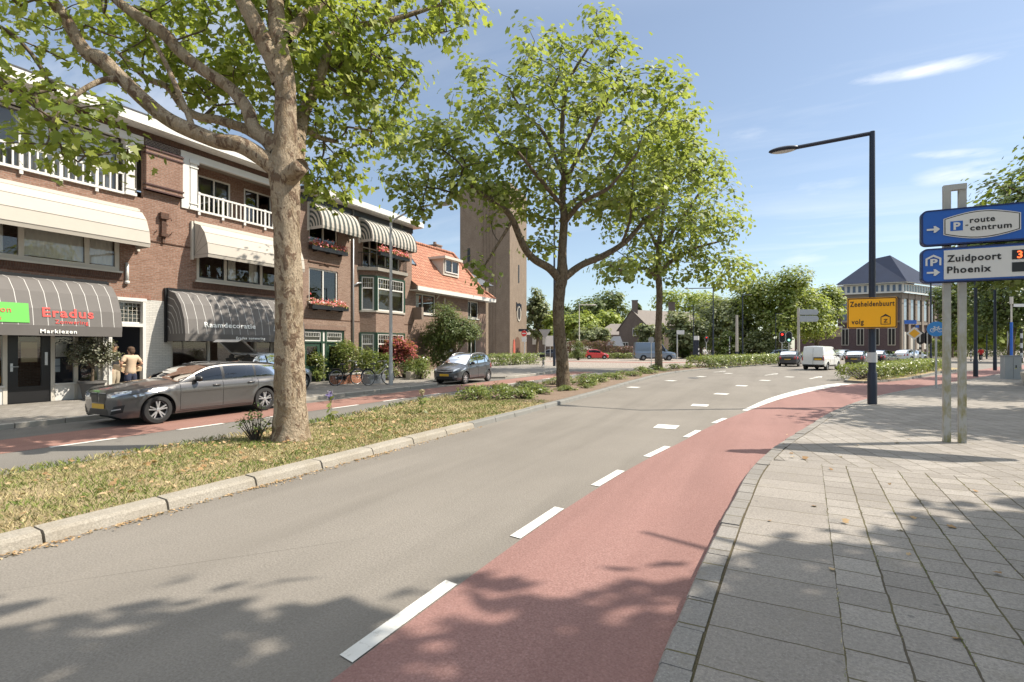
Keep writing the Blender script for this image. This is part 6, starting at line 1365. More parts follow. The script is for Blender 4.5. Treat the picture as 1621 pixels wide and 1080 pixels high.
            b = MB(); b.lathe([(.01, ro-sg*.085), (ri*.9, ro-sg*.085), (ri*.9, ro-sg*.10), (.01, ro-sg*.10)], (x, y, wr), 20, 'y'); b.build('brake_disc', S.get('hubmat', DARKMET), w_)
    # underside and wheel wells
    b = MB(); zz = sill+.06; b.box(-Ln/2+.25, Ln/2-.25, -hw0*.55, hw0*.55, sill-.03, .62); b.box(Ln/2-sf+Ra+.03, -(sr-Ra-.03)+Ln/2, -hw0*.88, hw0*.88, sill+.01, .5)
    for c in (sf, sr):
        x = Ln/2-c; n_ = 14
        for sg in (1, -1):
            A = [(x+(Ra+.012)*math.cos(t), wr+(Ra+.012)*math.sin(t)) for t in np.linspace(0, math.pi, n_)]
            b.add([(q[0], sg*hw0*.93, q[1]) for q in A]+[(q[0], sg*hw0*.5, q[1]) for q in A], [(k, k+1, n_+k+1, n_+k) for k in range(n_-1)])
    b.build('underbody', RUBBER, o)
    # door handles, mirrors, roof rails, aerial
    b_h = []
    for s in S.get('handles', []):
        for sg in (1, -1):
            z = float(sm_interp(S['shoulder'], np.array([s]))[0])-S.get('hdrop', .10); h = bvh.ray_cast(Vector((Ln/2-s, sg*3, z)), Vector((0, -sg, 0)))
            if h[0] is None: continue
            b = MB(); p = h[0]; b.tube([(p.x-.10, p.y+sg*.004, z), (p.x-.09, p.y+sg*.03, z), (p.x+.09, p.y+sg*.03, z+.005), (p.x+.10, p.y+sg*.004, z+.005)], .014, 8)
            k = min(range(len(doorr)-1), key=lambda q: abs((doorr[q]+doorr[q+1])/2-s)) if len(doorr) > 1 else None
            b.build('handle', S.get('handle_mat', paint), dobj.get((k, 0 if sg > 0 else 1), o), smooth=True)
    if S.get('mirror') is not None:
        s = S['mirror']; z = float(sm_interp(S['shoulder'], np.array([s]))[0])+.09; y = hw0*float(sm_interp(S['plan'], np.array([s]))[0])*.93
        for sg in (1, -1):
            b = MB(); b.ball((Ln/2-s, sg*(y+.11), z), .075, .12, .075, 12, 8); b.tube([(Ln/2-s, sg*(y-.03), z-.06), (Ln/2-s, sg*(y+.05), z-.03)], .03, 6); b.build('mirror', S.get('mirror_mat', paint), o, smooth=True)
    if S.get('rails'):
        a, c = S['rails']; b = MB(); ss = np.linspace(a, c, 10); rz2 = sm_interp(S['roof'], ss); pl2 = sm_interp(S['plan'], ss)*hw0; gb2 = sm_interp(S['shoulder'], ss)
        for sg in (1, -1): b = MB(); b.tube([(Ln/2-ss[k], sg*(pl2[k]*.90-tum*(rz2[k]-gb2[k])-.03), rz2[k]+(.035 if 0 < k < 9 else .0)) for k in range(10)], .018, 6); b.build('roof_rail', S.get('rail_mat', BLACKP), o, smooth=True)
    # seats and dashboard seen through the glass
    if S.get('cabin', True):
        b = MB(); z0 = float(np.max(gb_))-.02
        for dx in (.35, 1.25):
            for sg in (.36, -.36): xx = Ln/2-(g1+dx); b.obox((xx-.22, sg, z0+.0), .14, .46, .62, 0, 0, 0, -.2); b.ball((xx-.30, sg, z0+.36), .05, .12, .09)
        b.box(Ln/2-g1-.05, Ln/2-g0-.35, -hw0*.8, hw0*.8, z0-.15, z0+.02); b.build('interior', DARKIN, o)
    return o
# ---- specifications (front = 0)
def est_spec(paint):          # long estate car
    L = 4.71
    return dict(L=L, W=1.83, fo=.80, wb=2.85, wr=.33, paint=paint, sill=.19, rim=ALU, spokes=5, twin=True, hood=(.18, 1.42), doors=[1.30, 2.40, 3.42], handles=[2.22, 3.20], mirror=1.72, mirror_mat=BLACKP, handle_mat=paint,
        shoulder=[(0, .70), (.06, .76), (.25, .81), (.8, .875), (1.4, .915), (2.2, .93), (3.2, .945), (4.2, .975), (4.6, .97), (L, .90)],
        top=[(0, .74), (.06, .81), (.25, .88), (.8, .985), (1.4, 1.03), (1.7, 1.04), (3, 1.0), (4.4, 1.0), (4.62, .99), (L, .93)],
        plan=[(0, .60), (.04, .74), (.14, .86), (.4, .955), (.8, 1.), (2.4, .985), (3.8, 1.), (4.3, .955), (4.6, .87), (L, .78)],
        roof=[(1.28, .92), (1.34, .935), (1.55, 1.05), (1.95, 1.235), (2.25, 1.315), (2.7, 1.35), (3.3, 1.345), (3.9, 1.31), (4.22, 1.27), (4.42, 1.12), (4.62, .98)], green=(1.28, 2.2, 4.24, 4.62), side_windows=[(1.72, 2.42), (2.50, 3.36), (3.42, 4.22)], tumble=.33, rails=(2.3, 4.1),
        bottom=[(0, .26), (.12, .19), (1, .2), (3.7, .21), (4.3, .27), (L, .36)],
        patches=[('grille', [(.03, .54), (.03, .76), (.30, .76), (.33, .69), (.27, .53)], 'f', BLACKP, dict(mirror=True)), ('kidney_rim', [(.05, .74), (.05, .755), (.29, .755), (.31, .74)], 'f', ALU, dict(mirror=True, off=.012)),
                 ('headlight', [(.38, .645), (.36, .725), (.60, .785), (.80, .81), (.82, .75), (.62, .665)], 'f', HEADL, dict(mirror=True)), ('headlight', [(2.08, .71), (1.58, .80), (1.56, .765), (2.02, .66)], 'l', HEADL, dict(mirror=True)),
                 ('number_plate', [(-.26, .40), (.26, .40), (.26, .51), (-.26, .51)], 'f', PLATEY, dict(off=.014)), ('air_intake', [(-.42, .27), (.42, .27), (.36, .385), (-.36, .385)], 'f', BLACKP),
                 ('side_intake', [(.50, .27), (.76, .33), (.78, .50), (.60, .46)], 'f', BLACKP, dict(mirror=True)), ('intake_blade', [(.54, .36), (.74, .40), (.74, .425), (.56, .39)], 'f', ALU, dict(mirror=True, off=.014)),
                 ('sill_trim', [(1.15, .245), (-1.1, .245), (-1.1, .20), (1.15, .20)], 'l', BLACKP, dict(mirror=True)), ('tail_lamp', [(-1.95, .80), (-2.28, .84), (-2.28, .95), (-1.9, .93)], 'l', TAILR, dict(mirror=True)), ('side_crease', [(1.0, .70), (-1.9, .745), (-1.9, .755), (1.0, .71)], 'l', paint, dict(mirror=True, off=.012))])
def hatch_spec(paint, L=3.68, W=1.6, H=1.48, rim=ALU, dark=True):   # small five-door hatchback
    k = L/3.68; h = H/1.48
    return dict(L=L, W=W, fo=.72*k, wb=2.39*k, wr=.295, tw=.19, paint=paint, sill=.20, rim=rim, spokes=7, twin=False, hood=(.15*k, .98*k), doors=[1.02*k, 1.98*k, 2.80*k], handles=[1.86*k, 2.68*k], mirror=1.28*k, handle_mat=paint, mirror_mat=BLACKP if dark else paint,
        shoulder=[(0, .58*h), (.07*k, .68*h), (.3*k, .78*h), (.72*k, .87*h), (1.05*k, .915*h), (2*k, .95*h), (3*k, 1.0*h), (3.5*k, 1.02*h), (L, .86*h)],
        top=[(0, .60*h), (.07*k, .72*h), (.3*k, .85*h), (.72*k, .965*h), (1.05*k, 1.03*h), (1.3*k, 1.04*h), (2.4*k, 1.02*h), (3.5*k, 1.04*h), (L, .9*h)],
        plan=[(0, .62), (.05*k, .76), (.16*k, .88), (.45*k, .97), (.9*k, 1), (2*k, .985), (3*k, .98), (3.4*k, .92), (3.6*k, .84), (L, .76)],
        roof=[(.86*k, .92*h), (.93*k, .95*h), (1.15*k, 1.10*h), (1.5*k, 1.31*h), (1.78*k, 1.42*h), (2.2*k, 1.47*h), (2.8*k, 1.455*h), (3.2*k, 1.40*h), (3.42*k, 1.26*h), (3.58*k, 1.03*h)], green=(.86*k, 1.72*k, 3.2*k, 3.58*k), side_windows=[(1.26*k, 1.98*k), (2.06*k, 2.78*k), (2.86*k, 3.2*k)], tumble=.30,
        patches=[('grille', [(-.42, .57*h), (.42, .57*h), (.46, .68*h), (-.46, .68*h)], 'f', BLACKP), ('grille_bar', [(-.44, .635*h), (0, .60*h), (.44, .635*h), (.44, .66*h), (0, .625*h), (-.44, .66*h)], 'f', ALU, dict(off=.012)), ('number_plate', [(-.26, .40), (.26, .40), (.26, .51), (-.26, .51)], 'f', PLATEY, dict(off=.014)), ('air_intake', [(-.5, .27), (.5, .27), (.44, .38), (-.44, .38)], 'f', BLACKP),
                 ('headlight', [(.45, .62*h), (.50, .72*h), (.68, .80*h), (.72, .70*h)], 'f', HEADL, dict(mirror=True)), ('headlight', [(L/2-.28, .66*h), (L/2-.72, .83*h), (L/2-.70, .76*h), (L/2-.3, .63*h)], 'l', HEADL, dict(mirror=True)), ('fog_lamp', [(.56, .34), (.66, .34), (.66, .43), (.56, .43)], 'f', HEADL, dict(mirror=True)),
                 ('tail_lamp', [(.50, .72*h), (.66, .70*h), (.66, .98*h), (.56, 1.0*h)], 'r', TAILR, dict(mirror=True)), ('tail_lamp', [(-L/2+.30, .72*h), (-L/2+.12, .76*h), (-L/2+.14, .97*h), (-L/2+.36, .97*h)], 'l', TAILR, dict(mirror=True)), ('rear_plate', [(-.26, .66*h), (.26, .66*h), (.26, .74*h), (-.26, .74*h)], 'r', PLATEY, dict(off=.012)), ('lower_trim', [(L/2-1.15, .30), (-L/2+1.05, .30), (-L/2+1.05, .22), (L/2-1.15, .22)], 'l', BLACKP if dark else paint, dict(mirror=True))])
def sedan_spec(paint, L=4.4, W=1.8, H=1.46):
    s = hatch_spec(paint, L, W, H); s.update(fo=.85, wb=2.62, wr=.32, tw=.21, twin=True, spokes=5, mirror_mat=paint); return s
def van_spec(paint, L, W, H, fo, wb, wr, nose=.95, cowl=1.15, hoodz=1.05, panel=True, rear_glass=False):
    zs_ = hoodz
    return dict(L=L, W=W, fo=fo, wb=wb, wr=wr, paint=paint, sill=.26, rim=GREYMET, spokes=6, twin=False, hood=(.12, cowl-.05), doors=[cowl+.08, cowl+1.08]+([cowl+2.1] if panel else []), handles=[cowl+.92], mirror=cowl+.28, mirror_mat=BLACKP, handle_mat=BLACKP, cabin=False,
        shoulder=[(0, .72), (.08, .86), (.35, zs_*.93), (nose, zs_), (cowl+.5, zs_+.06), (L*.6, zs_+.08), (L-.1, zs_+.08), (L, zs_+.06)], top=[(0, .76), (.08, .92), (.35, zs_), (nose, zs_+.1), (cowl, zs_+.14), (L*.6, zs_+.14), (L, zs_+.1)],
        plan=[(0, .66), (.06, .8), (.2, .91), (.5, .98), (1, 1), (L*.7, 1.), (L-.25, .985), (L-.06, .95), (L, .92)],
        roof=[(nose, zs_+.02), (nose+.06, zs_+.06), (cowl+.3, zs_+.42*(H-zs_)), (cowl+.75, H-.10), (cowl+1.15, H-.02), (L*.6, H), (L-.35, H-.01), (L-.12, H-.05), (L-.03, H-.45), (L, zs_+.05)], green=(nose, cowl+.78, L-.12, L), side_windows=[(cowl+.22, cowl+1.02)], tumble=.10, crown=.05, rear_glass=rear_glass,
        rear_seams=[[(0, z) for z in np.linspace(.45, H-.12, 10)], [(y, .44) for y in np.linspace(-W*.42, W*.42, 10)]],
        patches=[('rear_plate', [(-.62, .80), (-.10, .80), (-.10, .93), (-.62, .93)], 'r', PLATEY, dict(off=.02)), ('plate_recess', [(-.68, .78), (-.04, .78), (-.04, 1.02), (-.68, 1.02)], 'r', BLACKP, dict(off=.008)), ('rear_bumper', [(-W*.45, .30), (W*.45, .30), (W*.45, .46), (-W*.45, .46)], 'r', BLACKP, dict(off=.01)), ('tail_lamp', [(W*.41, .75), (W*.46, .75), (W*.46, 1.15), (W*.41, 1.15)], 'r', TAILR, dict(mirror=True)),
                 ('grille', [(-.5, .62), (.5, .62), (.5, .78), (-.5, .78)], 'f', BLACKP), ('headlight', [(.55, .72), (.8, .74), (.82, .92), (.6, .90)], 'f', HEADL, dict(mirror=True)), ('headlight', [(L/2-.25, .72), (L/2-.62, .84), (L/2-.6, .95), (L/2-.25, .86)], 'l', HEADL, dict(mirror=True)), ('number_plate', [(-.26, .42), (.26, .42), (.26, .53), (-.26, .53)], 'f', PLATEY, dict(off=.012)), ('lower_trim', [(L/2-1.5, .42), (-L/2+1.2, .42), (-L/2+1.2, .30), (L/2-1.5, .30)], 'l', BLACKP, dict(mirror=True))])
PT_GREY = mat_paint('grey_metallic_paint', (.115, .11, .108), .55, .30); PT_ANT = mat_paint('anthracite_paint', (.085, .09, .10), .5, .3); PT_RED = mat_paint('bright_red_paint', (.55, .022, .02), .05, .35)
PT_BLUE = mat_paint('grey_blue_paint', (.16, .21, .28), .35, .35); PT_WHITE = mat_paint('white_van_paint', (.70, .70, .69), 0, .4); PT_BLK = mat_paint('black_car_paint', (.018, .018, .022), .3, .25); PT_NAVY = mat_paint('navy_car_paint', (.018, .022, .034), .1, .3); PT_SIL = mat_paint('silver_paint', (.42, .43, .44), .6, .3)
def at_wheels(front_near, rear_near, W, wb, fo, L, side):
    """pose of a car from the two ground contacts of its visible wheels (side=+1: its left wheels seen)"""
    f, r_ = Vector(front_near), Vector(rear_near); u = (f-r_).normalized(); rz = math.atan2(u.y, u.x); nrm = Vector((-u.y, u.x, 0))
    mid = (f+r_)/2; c = mid-nrm*side*(W/2-.10); fx = L/2-fo; rx = L/2-fo-wb; c = c-u*((fx+rx)/2); return c, rz
S_ = est_spec(PT_GREY)
c, rz = at_wheels((-12.93, 6.92, .004), (-12.95, 9.77, .004), S_['W'], S_['wb'], S_['fo'], S_['L'], 1)
car('estate_car', 'dark grey metallic estate car parked in front of the charcoal shop awnings', 'car', S_, c, rz)
S_ = hatch_spec(PT_ANT); S_['rails'] = (1.5, 3.1); S_['rail_mat'] = ALU
c, rz = at_wheels((-13.48, 21.25, .004), (-13.55, 23.64, .004), S_['W'], S_['wb'], S_['fo'], S_['L'], 1)
car('small_hatchback', 'small anthracite hatchback with silver roof rails parked before the garden tree', 'car', S_, c, rz)
S_ = hatch_spec(PT_RED, 3.5, 1.62, 1.46, dark=False); p = D(945, 78); car('small_hatchback', 'bright red small hatchback in front of the copper hedge', 'car', S_, (p.x, p.y, .01), R(YAW)+R(-6))
S_ = van_spec(PT_BLUE, 5.5, 2.0, 2.45, 1.0, 3.4, .36, 1.0, 1.25, 1.15); p = D(1036, 70); car('panel_van', 'grey-blue high-roofed panel van at the junction behind the third plane tree', 'van', S_, (p.x, p.y, .01), R(YAW)+R(-4))
S_ = van_spec(PT_WHITE, 4.4, 1.7, 1.86, .95, 2.72, .32, .75, .95, 1.0); p = D(1301, 41.5); car('delivery_van', 'small white delivery van seen from behind on the main road', 'van', S_, (p.x, p.y, .004), R(90-20))
S_ = hatch_spec(PT_NAVY, 4.2, 1.78, 1.45); p = D(1254, 49); car('hatchback', 'dark blue hatchback ahead of the white delivery van', 'car', S_, (p.x, p.y, .004), R(90-12))
S_ = sedan_spec(PT_BLK, 4.5, 1.8, 1.45); p = D(1359, 50); car('hatchback', 'black car with red tail lamps left of the tall lamp post', 'car', S_, (p.x, p.y, .004), R(90-16))
S_ = sedan_spec(PT_BLK, 4.4, 1.8, 1.5); p = D(1397, 53); car('hatchback', 'black car half hidden behind the tall lamp post, right side', 'car', S_, (p.x, p.y, .004), R(90-26))
S_ = sedan_spec(PT_WHITE, 4.4, 1.8, 1.48); p = D(1442, 66); car('estate_car', 'white car seen from behind beside the priority sign', 'car', S_, (p.x, p.y, .004), R(90-42))
S_ = sedan_spec(PT_SIL, 4.3, 1.75, 1.45); p = D(1330, 74); car('sedan', 'silver car coming towards the junction right of the white van', 'car', S_, (p.x, p.y, .004), R(-90-25))
S_ = sedan_spec(PT_NAVY, 4.3, 1.75, 1.45); p = D(869, 88); car('sedan', 'dark blue car parked behind the leaning scooter near the church', 'car', S_, (p.x, p.y, .01), R(YAW)+R(175))
S_ = sedan_spec(mat_paint('pale_blue_paint', (.3, .38, .44), .2, .3), 4.1, 1.72, 1.46); p = D(1229, 76); car('sedan', 'pale blue car half hidden behind the far median hedge', 'car', S_, (p.x, p.y, .004), R(YAW)+R(170))
S_ = hatch_spec(PT_SIL, 3.3, 1.6, 1.46); p = Vector((-17.2, 13.25, .12)); so_ = car('hatchback', 'silver hatchback with its tailgate raised in front of the second shop', 'car', S_, p, R(100))
b = MB(); b.add([(-1.2, -.62, 1.44), (-1.2, .62, 1.44), (-1.9, .58, 1.95), (-1.9, -.58, 1.95), (-2.07, .55, 1.86), (-2.07, -.55, 1.86)], [(0, 1, 2, 3), (3, 2, 4, 5)]); tg = b.build('tailgate', PT_SIL, so_); b = MB(); b.add([(-1.3, -.5, 1.49), (-1.3, .5, 1.49), (-1.84, .48, 1.885), (-1.84, -.48, 1.885)], [(0, 1, 2, 3)]); b.build('tailgate_window', BLACKP, tg)
# ================================================================ STREET FURNITURE, BICYCLES, PEOPLE
def lamp_post(label, px, d, pytop, arm, head=.75, z0=.1, pos=None, mat=None, r=.085, curved=False, group=None, name='street_lamp', hd='flat'):
    p = pos or D(px, d); mat = mat or DARKMET; o = thing(name, label, 'street lamp', (p.x, p.y, z0), 0, group); H = HT(pytop, d)-z0; a = Vector(arm); L = a.length; u = a.normalized()
    b = MB(); b.lathe([(r*1.25, -.05), (r*1.25, .9), (r*1.1, .95), (r, 1.0), (r*.72, H-.02), (r*.7, H)], (0, 0, 0), 14); b.build('pole', mat, o, smooth=30)
    b = MB()
    if curved: pts = [(0, 0, H-.02)]+[tuple(u*(L*t)+Vector((0, 0, H+.75*math.sin(t*math.pi/2)**.8*.9))) for t in np.linspace(.08, 1, 9)]; b.tube(pts, r*.55, 8)
    else: pts = [(0, 0, H-.06), tuple(u*L+Vector((0, 0, H-.10)))]; b.tube([(0, 0, H-.08), tuple(u*.02+Vector((0, 0, H-.05)))]+[tuple(u*(L*t)+Vector((0, 0, H-.05-.05*t))) for t in (.3, .7, 1)], r*.62, 8)
    b.build('arm', mat, o, smooth=30); e = Vector(pts[-1]); rz = math.atan2(u.y, u.x)
    M = Matrix.Translation(e+u*(head*.45)) @ Matrix.Rotation(rz, 4, 'Z') @ Matrix.Rotation(R(0), 4, 'Y')
    b = MB(); b.ball((0, 0, 0), head*.55, head*.24, head*.12, 16, 10); h = b.build('lamp_head', mat, o, smooth=True); h.data.transform(M)
    b = MB(); b.ball((0, 0, -head*.045), head*.46, head*.19, head*.09, 16, 8); k = b.build('lamp_glass', plain('frosted_lamp_glass', (.5, .5, .48), .3), h, smooth=True); k.data.transform(M)
    return o
def panel(w_, h_, t, r=.06, n=5):       # rounded panel, in (x, z), thickness along y
    P = []
    for cx, cz, a0 in ((w_/2-r, h_/2-r, 0), (-w_/2+r, h_/2-r, 90), (-w_/2+r, -h_/2+r, 180), (w_/2-r, -h_/2+r, 270)):
        for k in range(n+1): a = R(a0+90*k/n); P.append((cx+r*math.cos(a), cz+r*math.sin(a)))
    b = MB(); b.prism(P, -t/2, t/2, 'y'); return b
ml = lamp_post('tall dark lamp post with horizontal arm beside the cycle lane, carrying a yellow sign', 1381, 15.3, 208, (-1.98, .08, 0), .8, pos=Vector((2.62, 18.54, 0)), r=.10)
b = MB(); b.lathe([(.128, .0), (.128, .30)], (0, 0, 1.25), 16); b.build('sticker_band', plain('grey_sticker', (.5, .5, .49), .6), ml, smooth=40)
lamp_post('pale steel lamp post with curved arm on the house pavement', 618.6, 23, 352, (2.2, .5, 0), .7, z0=.12, pos=Vector((-15.37, 18.06, 0)), mat=GALV, r=.08, curved=True)
lamp_post('tall dark lamp post behind the second plane tree', 877.5, 45.9, 300, (1.8, 0, 0), r=.10)
lamp_post('slim white lamp post rising from the conical yew', 917, 73, 482, (1.6, .6, 0), .7, mat=CREAMP, r=.08, z0=0)
lamp_post('dark lamp post with long horizontal arm behind the median tip hedge', 1129, 70, 455.5, (-3.0, -1.4, 0), .6, r=.10, z0=0)
lamp_post('dark slim lamp post in front of the pale willow', 1175.5, 72, 466, (.7, .2, 0), .5, r=.09, z0=0)
lamp_post('thin grey lamp post in front of the grey-leaved tree', 1098, 74, 484, (-.6, .0, 0), .4, r=.07, z0=0)
lamp_post('thin dark lamp post left of the traffic light pair', 1228, 72, 496, (.5, .1, 0), .4, r=.06, z0=0)
lamp_post('first dark lamp post right of the twin-post sign', 1544.5, 30.6, 372, (2.2, .3, 0), .7, r=.095)
lamp_post('second dark lamp post right of the twin-post sign', 1575, 39, 380, (2.2, .3, 0), .7, r=.095)
lamp_post('dark lamp post between the large building and the twin-post sign', 1473.5, 60, 420, (1.8, .6, 0), .6, r=.10)
lamp_post('small dark lamp post with short arm seen between the right-hand poles', 1562, 76, 484, (-1.2, -.4, 0), .5, r=.08)

# ---- parking guidance sign on two posts
pa, pb = Vector((2.765, 11.75, .1)), Vector((2.985, 11.77, .1)); dS = -pa.x*TS+pa.y*TC
SG = thing('parking_sign', 'large blue parking guidance sign on twin galvanised posts at the right', 'sign', pa)
ux = Vector((1, .02, 0)).normalized()
b = MB(); ztop = HT(303, dS)-.1
for q in (pa, pb): b.box(q.x-pa.x-.052, q.x-pa.x+.052, q.y-pa.y-.05, q.y-pa.y+.05, -.1, ztop)
def mossy():
    M = NM('mossy_galvanised_post', .55, .4, .2); p = M.obj(); n = M.noise(M.mapping(p, (3, 3, 1.2)), 3., 6, .6); s = M.node('ShaderNodeSeparateXYZ'); M.l.new(p, s.inputs[0])
    f = M.math('MULTIPLY', M.rmap(n, .42, .62), M.rmap(s.outputs[2], 3.0, .8)); M.col(M.mix(M.noise(p, 14., 4), (.34, .335, .32), (.44, .435, .41))); c = M.b.inputs['Base Color'].links[0].from_socket
    M.col(M.mix(f, c, (.26, .235, .11))); return M.m
b.build('post', mossy(), SG); b = MB(); b.box(-.052, pb.x-pa.x+.052, -.048, .055, ztop+.001, ztop+.10); b.build('top_bar', GALV, SG)
def board(zc, h, x0, x1, fill, nm):
    w_ = x1-x0; M = Matrix.Translation(((x0+x1)/2, -.10, zc)) @ Matrix.Rotation(math.atan2(ux.y, ux.x), 4, 'Z')
    b = panel(w_, h, .12, .09); o = b.build(nm, SIGNB, SG, smooth=30); o.data.transform(M)
    # raised dark rim
    b = MB(); P, Q = panel(w_, h, .12, .09).v[:24], panel(w_-.05, h-.05, .12, .07).v[:24]
    b.add([(p[0], -.066, p[2]) for p in P]+[(p[0], -.066, p[2]) for p in Q]+[(p[0], .066, p[2]) for p in P], [(k, (k+1) % 24, 24+(k+1) % 24, 24+k) for k in range(24)]+[(k, (k+1) % 24, 48+(k+1) % 24, 48+k) for k in range(24)])
    r_ = b.build('rim', plain('rim_navy', (.008, .02, .10), .35), o); r_.data.transform(M); return o, M
def zz(py, px=1496): return HT(py, dS-.1)-.1
def bx(px): # x along the board for a pixel column
    a = (px-F_)/F_; y0 = pa.y-.16; x = y0*(TC*a-TS)/(TS*a+TC); return x-pa.x
Lx = bx(1457.5); x1 = Lx+3.05
zt1, zb1 = (zz(332)+.0), zz(388.5); zt2, zb2 = zz(393), zz(447.5)
o1, M1 = board((zt1+zb1)/2, zt1-zb1, Lx, x1, None, 'route_board'); o2_, M2 = board((zt2+zb2)/2, zt2-zb2, Lx, x1, None, 'garage_board')
def flat(poly, mat, M, par, nm, lift=.068, t=.006, holes=None):
    b = MB(); b.prism(poly, -lift-t, -lift, 'y'); o = b.build(nm, mat, par); o.data.transform(M); return o
def arrow(cx, cz, s): return [(cx-s, cz-.17*s), (cx+.1*s, cz-.17*s), (cx+.02*s, cz-.62*s), (cx+.32*s, cz-.62*s), (cx+s, cz), (cx+.32*s, cz+.62*s), (cx+.02*s, cz+.62*s), (cx+.1*s, cz+.17*s), (cx-s, cz+.17*s)]
h1 = zt1-zb1; h2 = zt2-zb2; xl = -(x1-Lx)/2
def FM(M, x, z, lift=.075): return M @ frame((x, -lift, z), (1, 0, 0), (0, 0, 1))
def lx(px): return bx(px)-(Lx+x1)/2
def fit(name, t, x0, x1_, z, size, mat, M, par, lift=.075, bold=0.):
    """one line of lettering fitted to a width"""
    o = text_obj(name, t, size, mat, Matrix.Identity(4), par, space=1.12, bold=bold); xs = [v.co.x for v in o.data.vertices]; k = (x1_-x0)/(max(xs)-min(xs))
    o.data.transform(Matrix.Translation((x0-min(xs)*k, 0, 0)) @ Matrix.Diagonal((k, 1, 1, 1))); o.data.transform(M @ frame((0, -lift, z), (1, 0, 0), (0, 0, 1))); return o
flat(arrow((lx(1466)+lx(1487))/2, -.03, (lx(1487)-lx(1466))/2), SIGNW, M1, o1, 'arrow')
ox0, ox1 = lx(1495.5), lx(1612); oh = .125
def lens(g, n=10): return [(ox0-g, -oh-g*.6)]+[(ox0+(ox1-ox0)*t, -oh-.09*math.sin(t*math.pi)-g) for t in np.linspace(.06, .94, n)]+[(ox1+g, -oh-g*.6), (ox1+g, oh+g*.6)]+[(ox0+(ox1-ox0)*t, oh+.09*math.sin(t*math.pi)+g) for t in np.linspace(.94, .06, n)]+[(ox0-g, oh+g*.6)]
flat(lens(.028), SIGNW, M1, o1, 'lens_border', .0665); flat(lens(.014), LETK, M1, o1, 'lens_line', .0685, .006); flat(lens(0), SIGNW, M1, o1, 'lens_field', .071, .006)
flat([(lx(1503), -.085), (lx(1523), -.085), (lx(1523), .085), (lx(1503), .085)], SIGNB, M1, o1, 'parking_square', .074, .006)
fit('lettering', 'P', lx(1508), lx(1519), -.062, .175, SIGNW, M1, o1, .081, .006)
flat([(lx(1527), -.012), (lx(1531.5), -.012), (lx(1531.5), .006), (lx(1527), .006)], LETK, M1, o1, 'dash', .075)
fit('lettering', 'route', lx(1534), lx(1574), .035, .135, LETK, M1, o1, .078, .003); fit('lettering', 'centrum', lx(1534.5), lx(1600.5), -.10, .135, LETK, M1, o1, .078, .003)
fx0, fx1 = lx(1493), -xl-.05
flat([(fx0, -h2/2+.05), (fx1, -h2/2+.05), (fx1, h2/2-.05), (fx0, h2/2-.05)], SIGNW, M2, o2_, 'white_field', .067)
gx0, gx1 = lx(1464), lx(1489); gm_ = (gx0+gx1)/2; gt = .028
rf_ = [(gx0, -.0), (gx0, .13), (gm_, .195), (gx1, .13), (gx1, -.0), (gx1-gt, -.0), (gx1-gt, .112), (gm_, .158), (gx0+gt, .112), (gx0+gt, -.0)]
flat(rf_, SIGNW, M2, o2_, 'garage_symbol', .067); fit('lettering', 'P', lx(1471.5), lx(1483), -.0, .165, SIGNW, M2, o2_, .075, .006); flat(arrow((lx(1466)+lx(1487))/2, -.125, (lx(1487)-lx(1466))/2), SIGNW, M2, o2_, 'arrow', .067)
fit('lettering', 'Zuidpoort', lx(1498), lx(1584), .05, .165, LETK, M2, o2_, .076, .004); fit('lettering', 'Phoenix', lx(1498), lx(1568), -.15, .165, LETK, M2, o2_, .076, .004)
for z in (.11, -.10): flat([(lx(1601), z-.08), (lx(1634), z-.08), (lx(1634), z+.08), (lx(1601), z+.08)], BLACKP, M2, o2_, 'led_display', .073)
fit('lettering', '32', lx(1609), lx(1630), .05, .17, LEDR, M2, o2_, .083, .003)

# ---- yellow diversion sign on the tall lamp post
mp_ = Vector((2.62, 18.54, .1)); dY = -mp_.x*TS+mp_.y*TC
YS = thing('diversion_sign', 'yellow neighbourhood route sign strapped to the tall lamp post', 'sign', (mp_.x, mp_.y-.16, HT(496, dY)))
def xw(px, y): a = (px-F_)/F_; return y*(TC*a-TS)/(TS*a+TC)
wY = xw(1420, mp_.y-.16)-xw(1341, mp_.y-.16); hY = HT(472, dY)-HT(520, dY); cx = (xw(1420, mp_.y-.16)+xw(1341, mp_.y-.16))/2-mp_.x
Mx = Matrix.Translation((cx, 0, 0))
o = panel(wY, hY, .03, .04).build('sign_plate', SIGNY, YS, smooth=30); o.data.transform(Mx)
P, Q = panel(wY-.02, hY-.02, .03, .04).v[:24], panel(wY-.07, hY-.07, .03, .03).v[:24]; b = MB(); b.add([(p[0], -.018, p[2]) for p in P]+[(p[0], -.018, p[2]) for p in Q], [(k, (k+1) % 24, 24+(k+1) % 24, 24+k) for k in range(24)]); q = b.build('black_border', LETK, o); q.data.transform(Mx)
b = MB(); b.lathe([(.115, 0), (.115, .05)], (0, .16, .2), 14); b.build('strap', ALU, YS); b = MB(); b.lathe([(.118, 0), (.118, .05)], (0, .16, -.3), 14); b.build('strap', ALU, YS)
fm = lambda x, z: Mx @ frame((x, -.019, z), (1, 0, 0), (0, 0, 1))
MF = Mx @ Matrix.Translation((0, .0, 0)); fit('lettering', 'Zeeheldenbuurt', -wY*.44, wY*.45, hY*.22, .215, LETK, MF, o, .019, .003); fit('lettering', 'volg', -wY*.41, -wY*.16, -hY*.36, .21, LETK, MF, o, .019, .003)
hx, hz, s = wY*.275, -hY*.24, .12; b = MB(); P = [(hx-s, hz-.13), (hx+s, hz-.13), (hx+s, hz+.09), (hx, hz+.18), (hx-s, hz+.09)]; P2 = [(hx-s+.018, hz-.112), (hx+s-.018, hz-.112), (hx+s-.018, hz+.08), (hx, hz+.12), (hx-s+.018, hz+.08)]
